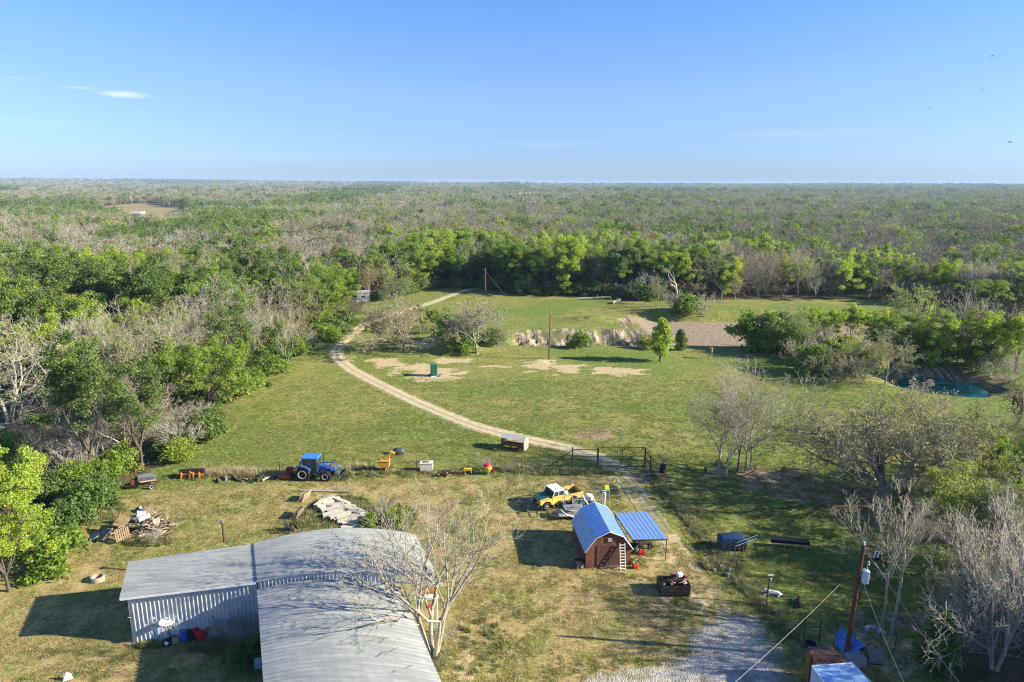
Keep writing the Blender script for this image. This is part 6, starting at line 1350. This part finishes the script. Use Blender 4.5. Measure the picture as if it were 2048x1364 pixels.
RR = mat('rusty_roof', (.20, .085, .05), .8, .2, .3, 2, (.13, .07, .055)); OB = mat('ochre_board', (.27, .11, .03), .75, 0, .25, 2)
slab_panels(s, xy(K[0]), K[0], K[1], lerp(K[1], K[2], .38), lerp(K[0], K[3], .38), 3, mat('rusty_roof_smooth', (.15, .085, .065), .8), .02, rib=False); slab_panels(s, xy(K[0]), lerp(K[0], K[3], .385), lerp(K[1], K[2], .385), K[2], K[3], 12, RR, .02)
for a, b in ((K[3], K[0]), (K[0], K[1]), (K[1], K[2])):
    n_ = 5
    for i in range(n_):
        p0, p1 = lerp(a, b, i / n_ + .01), lerp(a, b, (i + 1) / n_ - .01); c_ = (p0 + p1) / 2 - xy(K[0]); d_ = p1 - p0; MB().box((c_.x, c_.y, zr / 2), (d_.length, .05, zr - .02), Matrix.Rotation(math.atan2(d_.y, d_.x), 3, 'Z')).build('wall_board', OB, s)
c_ = lerp(K[3], K[0], .5) - xy(K[0]); MB().box((c_.x - .04, c_.y, zr / 2), (.06, .12, zr), None).build('wall_batten', BLACKM, s)
zt = 2.45
Q_ = [V3(*P(1625, 1331, zt)), V3(*P(1706, 1325, zt)), V3(*P(1760, 1380, zt)), V3(*P(1668, 1390, zt))]
s = thing('enclosed_trailer', 'white box trailer with a pale blue roof in the bottom right corner', 'trailer', xy(Q_[0])); TW = mat('trailer_white', (.60, .68, .76), .45, .1, .08, 1.5)
TR_ = mat('trailer_roof', (.30, .52, .80), .35, .3, .12, 1.2, (.38, .56, .78)); slab_panels(s, xy(Q_[0]), *Q_, 3, TR_, .03, rib=False)
for a, b in ((Q_[3], Q_[0]), (Q_[0], Q_[1]), (Q_[1], Q_[2]), (Q_[2], Q_[3])):
    n_ = 4
    for i in range(n_):
        p0, p1 = lerp(a, b, i / n_ + .006), lerp(a, b, (i + 1) / n_ - .006); c_ = (p0 + p1) / 2 - xy(Q_[0]); d_ = p1 - p0; MB().box((c_.x, c_.y, zt / 2 + .2), (d_.length, .04, zt - .45), Matrix.Rotation(math.atan2(d_.y, d_.x), 3, 'Z')).build('wall_panel', TW, s)
MB().path([q - xy(Q_[0]) + V3(0, 0, .03) for q in (*Q_, Q_[0])], .04, 5).build('roof_trim', WHITEP, s)
c_ = (Q_[0] + Q_[2]) / 2 - xy(Q_[0])
for sx in (-1.05, 1.05):
    for sy in (-.6, .4): wheel(s, (c_.x + sx, c_.y + sy, .33), .33, .2, .55, STEEL, axis='x')
# ---------------------------------------------------------------- utility pole and wires
POLEM = mat('pole_wood', (.13, .055, .032), .85, 0, .35, 4); GREYP = mat('transformer_grey', (.55, .62, .66), .45, 0, .06, 2)
pb = G(1692, 1318); ph = HT(1692, 1318, 1088)
s = thing('utility_pole', 'tall brown utility pole with a grey transformer in the lower right', 'utility pole', pb); lx = .25
tp = V3(lx, 0, ph); MB().tube((0, 0, -.3), tp, .17, .12, 12).build('pole', POLEM, s)
def onp(f): return V3(lx * f, 0, ph * f)
q = onp(.74) + V3(.38, -.1, 0); MB().lathe([(.2, -.45), (.25, -.42), (.25, .40), (.22, .46), (.1, .5)], q, 16).build('transformer', GREYP, s); MB().tube(q + V3(0, 0, .45), q + V3(.05, 0, .8), .05, .03, 8).build('bushing', mat('porcelain', (.45, .5, .55), .3), s); MB().box(q + V3(-.2, 0, .2), (.3, .1, .08)).build('bracket', STEEL, s)
q = onp(.93); MB().tube(q, q + V3(.85, -.15, .02), .035, .035, 6).build('cross_arm', STEEL, s)
for a_ in (.7, .95): MB().path([q + V3(a_, -.15, -.22), q + V3(a_ + .05, -.15, .22), q + V3(a_ + .16, -.15, .26)], .035, 6).build('fuse_cutout', mat('porcelain', (.45, .5, .55)), s)
MB().lathe([(.04, 0), (.09, .05), (.05, .1), (.09, .15), (.05, .2), (.08, .25)], tp, 10).build('insulator', mat('porcelain', (.45, .5, .55)), s); q = onp(.82) + V3(.5, -.05, .1); MB().lathe([(.05, 0), (.09, .06), (.05, .12), (.09, .2), (.05, .3)], q, 8).build('lightning_arrester', mat('porcelain', (.45, .5, .55)), s)
WIRE = mat('wire_metal', (.34, .34, .33), .5, .4)
def wire(a, b, sag, lab, r=.010, n=24):
    o_ = MB().path([lerp(a, b, i / n) - V3(0, 0, sag * 4 * (i / n) * (1 - i / n)) - a for i in range(n + 1)], r, 5).build('overhead_wire', WIRE); o_.location = a; tag(o_, lab, 'wire')
top_ = pb + tp; tr = pb + onp(.82)
def onray(px, py, dist): d = ray(px, py); k_ = dist / d[1]; return V3(d[0] * k_, d[1] * k_, CH + d[2] * k_)
wire(top_ + V3(0, 0, .2), onray(1930, 1375, 26), .35, 'upper overhead wire running from the pole top down to the right')
wire(pb + onp(.78), onray(1820, 1385, 25), .3, 'lower overhead wire running from the transformer down to the right', .009)
wire(onray(1462, 1372, 24), G(1676, 1171) + V3(0, 0, 0) if False else onray(1680, 1168, 37.5), .12, 'pale service cable crossing the drive towards the utility pole', .013)
wire(top_ + V3(0, 0, .1), pb + V3(-9, 45, ph + 2), 1.2, 'thin overhead wire running away from the pole top over the field', .006)
# ---------------------------------------------------------------- poles in the pasture
s = at(1098, 718, 'wooden_pole', 'tall bare brown pole without wires in the middle of the pasture', 'pole'); MB().tube((0, 0, -.3), (.12, 0, HT(1098, 718, 627)), .15, .09, 10).build('shaft', mat('red_pole', (.20, .08, .045), .85), s); MB().tube((.12, 0, HT(1098, 718, 627) - .02), (.12, 0, HT(1098, 718, 627) + .25), .05, .02, 6).build('tip', STEEL, s)
s = at(971, 590, 'utility_pole', 'distant utility pole with a short cross arm at the far wood edge', 'utility pole'); h_ = HT(971, 590, 536); MB().tube((0, 0, -.3), (-.1, 0, h_), .19, .13, 10).build('pole', mat('red_pole', (.20, .08, .045)), s); MB().box((-.3, 0, h_ - .5), (.9, .12, .14)).build('cross_arm', STEEL, s)
fp = G(971, 590); wire(fp + V3(0, 0, h_ - 1), G(1015, 597) + V3(0, 0, .1), .1, 'guy wire slanting down from the distant utility pole', .03)
# ---------------------------------------------------------------- green box, feeder, blind
s = at(868, 752, 'portable_toilet', 'dark green upright cabin standing on bare sand in the pasture', 'cabin', R(14)); GC = mat('cabin_green', (.012, .10, .075), .5, 0, .12, 2)
hb = HT(868, 752, 728); MB().box((0, 0, hb * .52), (1.05, 1.1, hb * .86)).build('cabin_body', GC, s, bevel=.05); MB().box((0, 0, hb * .97), (1.15, 1.2, .1)).build('roof', mat('teal_roof', (.03, .2, .16), .5), s); MB().box((.54, 0, hb * .5), (.03, .8, hb * .7)).build('door', mat('door_green', (.03, .16, .14), .5), s); MB().box((0, 0, .06), (1.2, 1.3, .12)).build('base', mat('light_blue', (.5, .65, .75)), s)
for j, (dx_, dy_) in enumerate(((.9, -.4), (1.1, .5), (-.75, .4))):
    o_ = lump(.25, 60 + j, 1.2, .8, .6).build('stone', mat('blue_grey_stone', (.16, .24, .28), .8)); o_.location = G(868, 752) + V3(dx_, dy_, .1); tag(o_, ('blue-grey block right of the green cabin', 'blue-grey block behind the green cabin', 'blue-grey block left of the green cabin')[j], 'block')
s = at(1421, 716, 'deer_feeder', 'small drum feeder on three legs in the pasture', 'feeder'); hf = HT(1421, 716, 694); MB().lathe([(.1, hf * .45), (.36, hf * .62), (.36, hf * .95), (.42, hf * .97), (.1, hf * 1.02)], (0, 0, 0), 14).build('drum', mat('feeder_brown', (.24, .16, .10), .7), s)
for i in range(3): a_ = i * 2.09 + .5; MB().tube((.25 * math.cos(a_), .25 * math.sin(a_), hf * .6), (.55 * math.cos(a_), .55 * math.sin(a_), 0), .035, .035, 6).build('leg', STEEL, s)
s = at(728, 627, 'hunting_blind', 'raised white box hunting blind on tall wooden legs at the wood edge', 'hunting blind', R(12)); ht_ = HT(728, 627, 585); hbx = ht_ * .42
BW = mat('blind_white', (.48, .49, .48), .7, 0, .1, 2); BT = mat('blind_tan', (.36, .27, .18), .8)
for i in range(5):
    for sy in (-1, 1): MB().box((-1.28 + .64 * i * 1.0, sy * 1.0, ht_ - hbx / 2), (.62, .06, hbx)).build('wall_board', BW, s)
for i in range(3):
    for sx in (-1, 1): MB().box((sx * 1.58, -.64 + .64 * i, ht_ - hbx / 2), (.06, .62, hbx)).build('wall_board', BW, s)
MB().box((0, 0, ht_ - hbx - .08), (3.2, 2.1, .14)).build('floor', BT, s)
MB().prism([(-1.75, ht_ + .02), (1.75, ht_ + .02), (1.72, ht_ + .22), (0, ht_ + .38), (-1.72, ht_ + .22)], -1.2, 1.2).build('roof', mat('blind_roof', (.62, .56, .50), .7, 0, .25, 2), s); MB().box((0, -1.04, ht_ - hbx * .45), (1.0, .03, .35)).build('window', BLACKM, s)
for sx in (-1.4, 1.4):
    for sy in (-.9, .9): MB().box((sx * 1.05, sy * 1.05, (ht_ - hbx) / 2), (.16, .16, ht_ - hbx)).build('leg', BT, s)
for sx in (-1.45, 1.45): MB().tube((sx, -.9, .8), (sx, .9, ht_ - hbx - .3), .05).build('brace', BT, s)
MB().tube((-1.45, -.95, .6), (1.45, -.95, ht_ - hbx - .3), .05).tube((1.45, -.95, .6), (-1.45, -.95, ht_ - hbx - .3), .05).build('brace', BT, s)
# fallen logs at the far field edge
for px, py, rz_, L_, lab in ((1190, 599, .05, 9, 'long fallen trunk lying at the far edge of the pasture'), (1232, 606, .9, 4, 'short forked stump right of the long fallen trunk'), (1050, 583, -.25, 9, 'pale fallen tree in front of the far wood'), (650, 676, .4, 6, 'fallen grey trunk at the left wood edge near the track')):
    s = at(px, py, 'fallen_tree', lab, 'fallen tree', rz_); MB().path([(-L_ / 2, 0, .35), (-L_ * .1, .2, .45), (L_ / 2, 0, .7)], .28 if L_ > 5 else .4, 8).build('trunk', BARK_PALE, s)
    for i in range(5): a_ = RNG.uniform(-L_ / 2, L_ / 2); MB().tube((a_, 0, .5), (a_ + RNG.uniform(-1, 1), RNG.uniform(-1, 1), RNG.uniform(.8, 2.0)), .09, .03, 5).build('limb', BARK_PALE, s)
# ---------------------------------------------------------------- stack of concrete beams, frames behind the building
CBM = mat('beam_concrete', (.56, .50, .38), .9, 0, .25, 2, (.38, .36, .29), bump=.4)
beams = [(655, 1004, 50), (664, 1009, 48), (640, 1014, 72), (650, 1017, 68), (672, 1016, 8), (684, 1010, -28), (692, 1018, -20), (664, 1024, 30), (672, 1028, 32), (680, 1022, -15), (668, 1034, 34), (676, 1038, 34), (684, 1042, 32), (690, 1036, 32), (696, 1046, 30), (702, 1052, 28), (706, 1026, -30), (714, 1032, -34), (722, 1028, -30), (730, 1034, -36), (718, 1040, -30), (700, 1060, 28)]
bmsh = MB().box((0, 0, .2), (2.0, .48, .4)).mesh('beam_mesh'); bmsh.materials.append(CBM)
for i, (px, py, a_) in enumerate(beams):
    o_ = link('concrete_beam', bmsh); o_.location = G(px, py, .02 + .05 * (i % 3)); o_.scale = (RNG.uniform(.75, 1.05), 1, 1); o_.rotation_euler = (RNG.normal(0, .09), RNG.normal(0, .07), R(a_ + RNG.normal(0, 9))); tag(o_, 'rough concrete beam lying with others in the weeds behind the building', 'concrete beam', 'concrete beams in the weeds behind the building')
def frame_seat(px, py, rz_, lab, m_):
    s = at(px, py, 'slatted_frame', lab, 'frame', rz_); s.rotation_euler = (R(22), 0, rz_)
    for i in range(6): MB().box((0, 0, .12 + i * .17), (1.5, .03, .09)).build('slat', m_, s)
    for x_ in (-.7, .7): MB().box((x_, .04, .55), (.08, .05, 1.15)).build('side_rail', m_, s)
    MB().box((0, .45, .3), (1.3, .05, .6)).build('prop', m_, s)
frame_seat(612, 1000, R(75), 'upright pale wooden frame in the tall weeds behind the building', WOODS[0]); frame_seat(599, 1034, R(80), 'grey slatted frame casting a barred shadow left of the concrete beams', WOODS[1]); frame_seat(584, 1064, R(-35), 'dark slatted frame close behind the building roof', WOODS[3])
s = at(640, 985, 'long_pipe', 'long white pipe lying along the weeds behind the concrete beams', 'pipe', R(-4)); MB().tube((-2, 0, .12), (3.2, .1, .12), .09, .09, 8).build('pipe_body', mat('pipe_white', (.45, .45, .44), .6), s)
# ---------------------------------------------------------------- far houses
for px, py, w_, lab in ((273, 422, 13, 'long low building with a white roof in the distant clearing'), (355, 423, 10, 'small white building at the right of the distant clearing'), (1053, 391, 16, 'tiny pale building far off in the woods')):
    q = P(px, py, 4 if py > 400 else 8); z_ = Tz(q[0], q[1]); s = thing('farm_building', lab, 'building', (q[0], q[1], z_)); k_ = 1 if py > 400 else 2.2
    MB().box((0, 0, 2 * k_), (w_ * k_, 8 * k_, 4 * k_)).build('walls', mat('house_wall', (.45, .42, .38), .8), s); MB().prism([(-w_ * k_ / 2 - .4, 4 * k_), (w_ * k_ / 2 + .4, 4 * k_), (w_ * k_ / 2 - 1, 6.2 * k_), (-w_ * k_ / 2 + 1, 6.2 * k_)], -4.6 * k_, 4.6 * k_).build('roof', WHITEP, s); MB().box((1, -4.06 * k_, 1.2 * k_), (1.6 * k_, .1, 2.2 * k_)).build('door', BLACKM, s)
# ---------------------------------------------------------------- birds
BIRD = mat('bird_dark', (.02, .02, .022), .8)
for px, py, d_, rz_, rl, lab in ((1982, 110, 190, .2, .3, 'bird highest of those in the upper right sky'), (1962, 178, 210, 1.0, -.3, 'bird second from the top in the right sky'), (1857, 213, 260, .5, .2, 'leftmost bird in the right sky'), (2019, 282, 240, 1.5, .9, 'large bird nearest the right edge above the horizon'), (1975, 300, 320, .3, .2, 'lowest faint bird in the right sky'), (1950, 271, 380, .8, .1, 'small faint bird above the lowest one')):
    q = onray(px, py, d_ * 1.25); s = thing('bird', lab, 'bird', q, rz_); s.rotation_euler = (rl * .5, rl, rz_)
    MB().lathe([(.02, -.35), (.10, -.1), (.11, .1), (.06, .3), (.03, .38)], (0, 0, 0), 8, 'x').build('body', BIRD, s); MB().quad((-.35, 0, 0), (-.6, .12, 0), (-.6, -.12, 0)).build('tail', BIRD, s)
    for sg in (-1, 1): MB().prism([(.15, 0), (.12, sg * .45), (-.02, sg * .92), (-.16, sg * .9), (-.16, sg * .4), (-.14, 0)], -.012, .012, 'xy').xf(Matrix.Rotation(sg * .22, 4, 'X')).build('wing', BIRD, s)
# ================================================================ GRASS, WEEDS (uncountable)
def tuft_mesh(name, n, h, sp, seed, m_, w=.02, lean=.5):
    rg = np.random.default_rng(seed); a = rg.uniform(0, 6.28, n); r = sp * np.sqrt(rg.random(n)); b = np.stack([r * np.cos(a), r * np.sin(a), np.full(n, -.03)], 1)
    t = rg.uniform(0, 6.28, n); l = rg.uniform(.1, lean, n); hh = h * rg.uniform(.5, 1.1, n); tip = b + np.stack([np.cos(t) * l * hh, np.sin(t) * l * hh, hh], 1)
    s_ = np.stack([-np.sin(t), np.cos(t), np.zeros(n)], 1) * w; V = np.stack([b - s_, b + s_, tip], 1).reshape(-1, 3); F = (np.arange(n) * 3)[:, None] + np.array([[0, 1, 2]])
    me = np_mesh(name, V, [F], dict(leafvar=np.repeat(rg.random(n), 3))); me.materials.append(m_); return bpy.data.objects.new(name, me)
GR1 = leafmat('grass_green', (.11, .17, .025), (.22, .27, .055), (.32, .30, .10), .3); GR2 = leafmat('grass_straw', (.32, .26, .11), (.55, .44, .22), (.22, .22, .06), .3); WE = leafmat('weed_green', (.07, .12, .025), (.14, .20, .045), (.28, .26, .12), .3)
def rand_in(n, x0, x1, y0, y1): return RNG.uniform(x0, x1, n), RNG.uniform(y0, y1, n)
def vis(x, y, mx=20):
    z = -CH; f = y * math.cos(TH) + CH * math.sin(TH); u = y * math.sin(TH) - CH * math.cos(TH); px = 1024 + FPX * x / f; py = 682 - FPX * u / f
    return (px > -mx) & (px < 2048 + mx) & (py < 1364 + mx)
def in_building(x, y):
    poly = [(q.x, q.y) for q in (Lf, Sf, Ff, Nf, Nb, Rf, Rb, Sb, Lb)]; return inpoly(x, y, poly)
NEARROAD = lambda x, y: dline(x, y, ROAD) < 1.7
x, y = rand_in(380000, -60, 60, 30, 110); keep = vis(x, y) & ~in_building(x, y) & ~(NEARROAD(x, y)) & ~dr_fn(x, y) & (sdpoly(x, y, OPEN) < 0)
cl_ = fbm(x / 1.1, y / 1.1, 3); keep &= RNG.random(len(x)) < ss(.30, .62, cl_) * np.clip(1.4 - y / 90, .3, 1); x, y = x[keep], y[keep]
isy = RNG.random(len(x)) < np.where(sdpoly(x, y, YARD) < 0, .62 * (fbm(x / 4, y / 4) < .55) + .25, .25)
def scat(nm, x, y, src, lab, cat, lo, hi):
    o_ = gn_scatter(nm, np.stack([x, y, T(x, y)], 1), RNG.random(len(x)) * 6.28, RNG.uniform(lo, hi, len(x)), src); tag(o_, lab, cat, kind='stuff'); return o_
scat('green_grass', x[~isy], y[~isy], tuft_mesh('grass_tuft', 22, .13, .18, 1, GR1, .018, .9), 'short green grass of the yard and pasture', 'grass', .6, 1.5)
scat('dry_grass', x[isy], y[isy], tuft_mesh('straw_tuft', 20, .11, .18, 2, GR2, .018, 1.2), 'dry straw-coloured grass of the mown yard', 'grass', .6, 1.5)
def along(pts, n, w):
    q = resample([G(*p)[:2] for p in pts], .4); i = RNG.integers(0, len(q), n); return q[i, 0] + RNG.normal(0, w, n), q[i, 1] + RNG.normal(0, w, n)
def blob(px, py, rx, ry, n):
    g = G(px, py); k_ = g.y / .9 / FPX; ry_ = abs(P(px, py - ry)[1] - P(px, py + ry)[1]) / 2; a = RNG.uniform(0, 6.28, n); r = np.sqrt(RNG.random(n)); return g.x + rx * k_ * r * np.cos(a), g.y + ry_ * r * np.sin(a)
weed = tuft_mesh('weed_tuft', 46, .38, .3, 3, WE, .022, .9); dryw = tuft_mesh('dry_weed_tuft', 40, .6, .3, 4, leafmat('weed_dry', (.36, .30, .17), (.54, .45, .28), (.26, .25, .12), .2), .014, .9)
gx_, gy_ = zip(*[along([(270, 965), (420, 950), (560, 955), (740, 948), (900, 943), (1100, 942), (1240, 946)], 800, .45), along([(1303, 952), (1378, 1040), (1472, 1155), (1600, 1290)], 620, .35), blob(675, 1030, 75, 40, 700), blob(770, 1040, 60, 34, 900), blob(620, 1075, 40, 12, 300), blob(300, 1085, 50, 10, 150), blob(450, 1295, 70, 14, 500), blob(300, 1292, 40, 4, 120), blob(870, 1320, 20, 30, 140), blob(965, 1290, 60, 60, 60), blob(1120, 945, 80, 6, 200), blob(1445, 1130, 40, 12, 200), blob(190, 1030, 60, 24, 300)])
x, y = np.concatenate(gx_), np.concatenate(gy_); kp = ~in_building(x, y); x, y = x[kp], y[kp]; pk = RNG.random(len(x)) < .8
scat('weeds', x[pk], y[pk], weed, 'knee-high green weeds along the fences and round the junk', 'weeds', .4, 1.05)
scat('dry_weeds', x[~pk], y[~pk], dryw, 'dry pale weed stalks along the fences and round the junk', 'weeds', .35, .9)
gx_, gy_ = zip(*[blob(520, 950, 70, 6, 70), blob(450, 948, 60, 6, 70), blob(700, 938, 60, 6, 40)]); x, y = np.concatenate(gx_), np.concatenate(gy_)
scat('dry_brush', x, y, dryw, 'dead brush along the fence left of the tractor', 'weeds', .8, 1.5)
# small bushes here and there
for key, px, py, h, lab in (('brush0', 490, 1300, 2.6, 'dry leafless bush in the shade of the front wing'), ('brushpale0', 455, 1275, 2.2, 'pale dry stalks against the shaded metal wall'), ('shrubdark0', 500, 1330, 2.0, 'dark bush in the shaded corner of the building'), ('shrub0', 790, 1050, 1.8, 'green bush right of the concrete beams'), ('brushpale1', 770, 1030, 2.0, 'pale dry bush right of the concrete beams'), ('brush1', 700, 985, 1.0, 'low grey brush behind the concrete beams'),
    ('shrub1', 740, 1055, 1.5, 'low green bush behind the rear roof edge'), ('brushpale0', 305, 1090, 1.6, 'dry bush in front of the scrap wood pile'), ('brush0', 975, 940, 1.6, 'leafless bush behind the seed spreader'), ('brush1', 1020, 942, 1.5, 'leafless bush on the fence right of the seed spreader'), ('brushpale1', 60, 1100, 2.2, 'pale dry bush below the barrels'), ('brush0', 75, 1075, 2.6, 'grey bush left of the barrels'),
    ('shrub0', 65, 1010, 3.2, 'green bush above the barrels'), ('shrubdark0', 100, 1000, 3, 'dark bush above the barrels'), ('shrub1', 145, 985, 3.4, 'bush left of the grey drum'), ('shrub0', 200, 972, 3, 'bush above the white pipe'), ('shrublime0', 228, 955, 1.8, 'yellow-green bush left of the smoker trailer'), ('brush1', 890, 1290, 1.8, 'tangled suckers at the foot of the big bare tree'), ('shrub1', 560, 705, 2.4, 'small bush in the pasture edge below the wide bare tree'), ('shrubdark1', 537, 775, .9, 'tiny dark weed clump alone in the pasture')):
    g = G(px, py); tree(key, g.x, g.y, h, lab, 'bush')
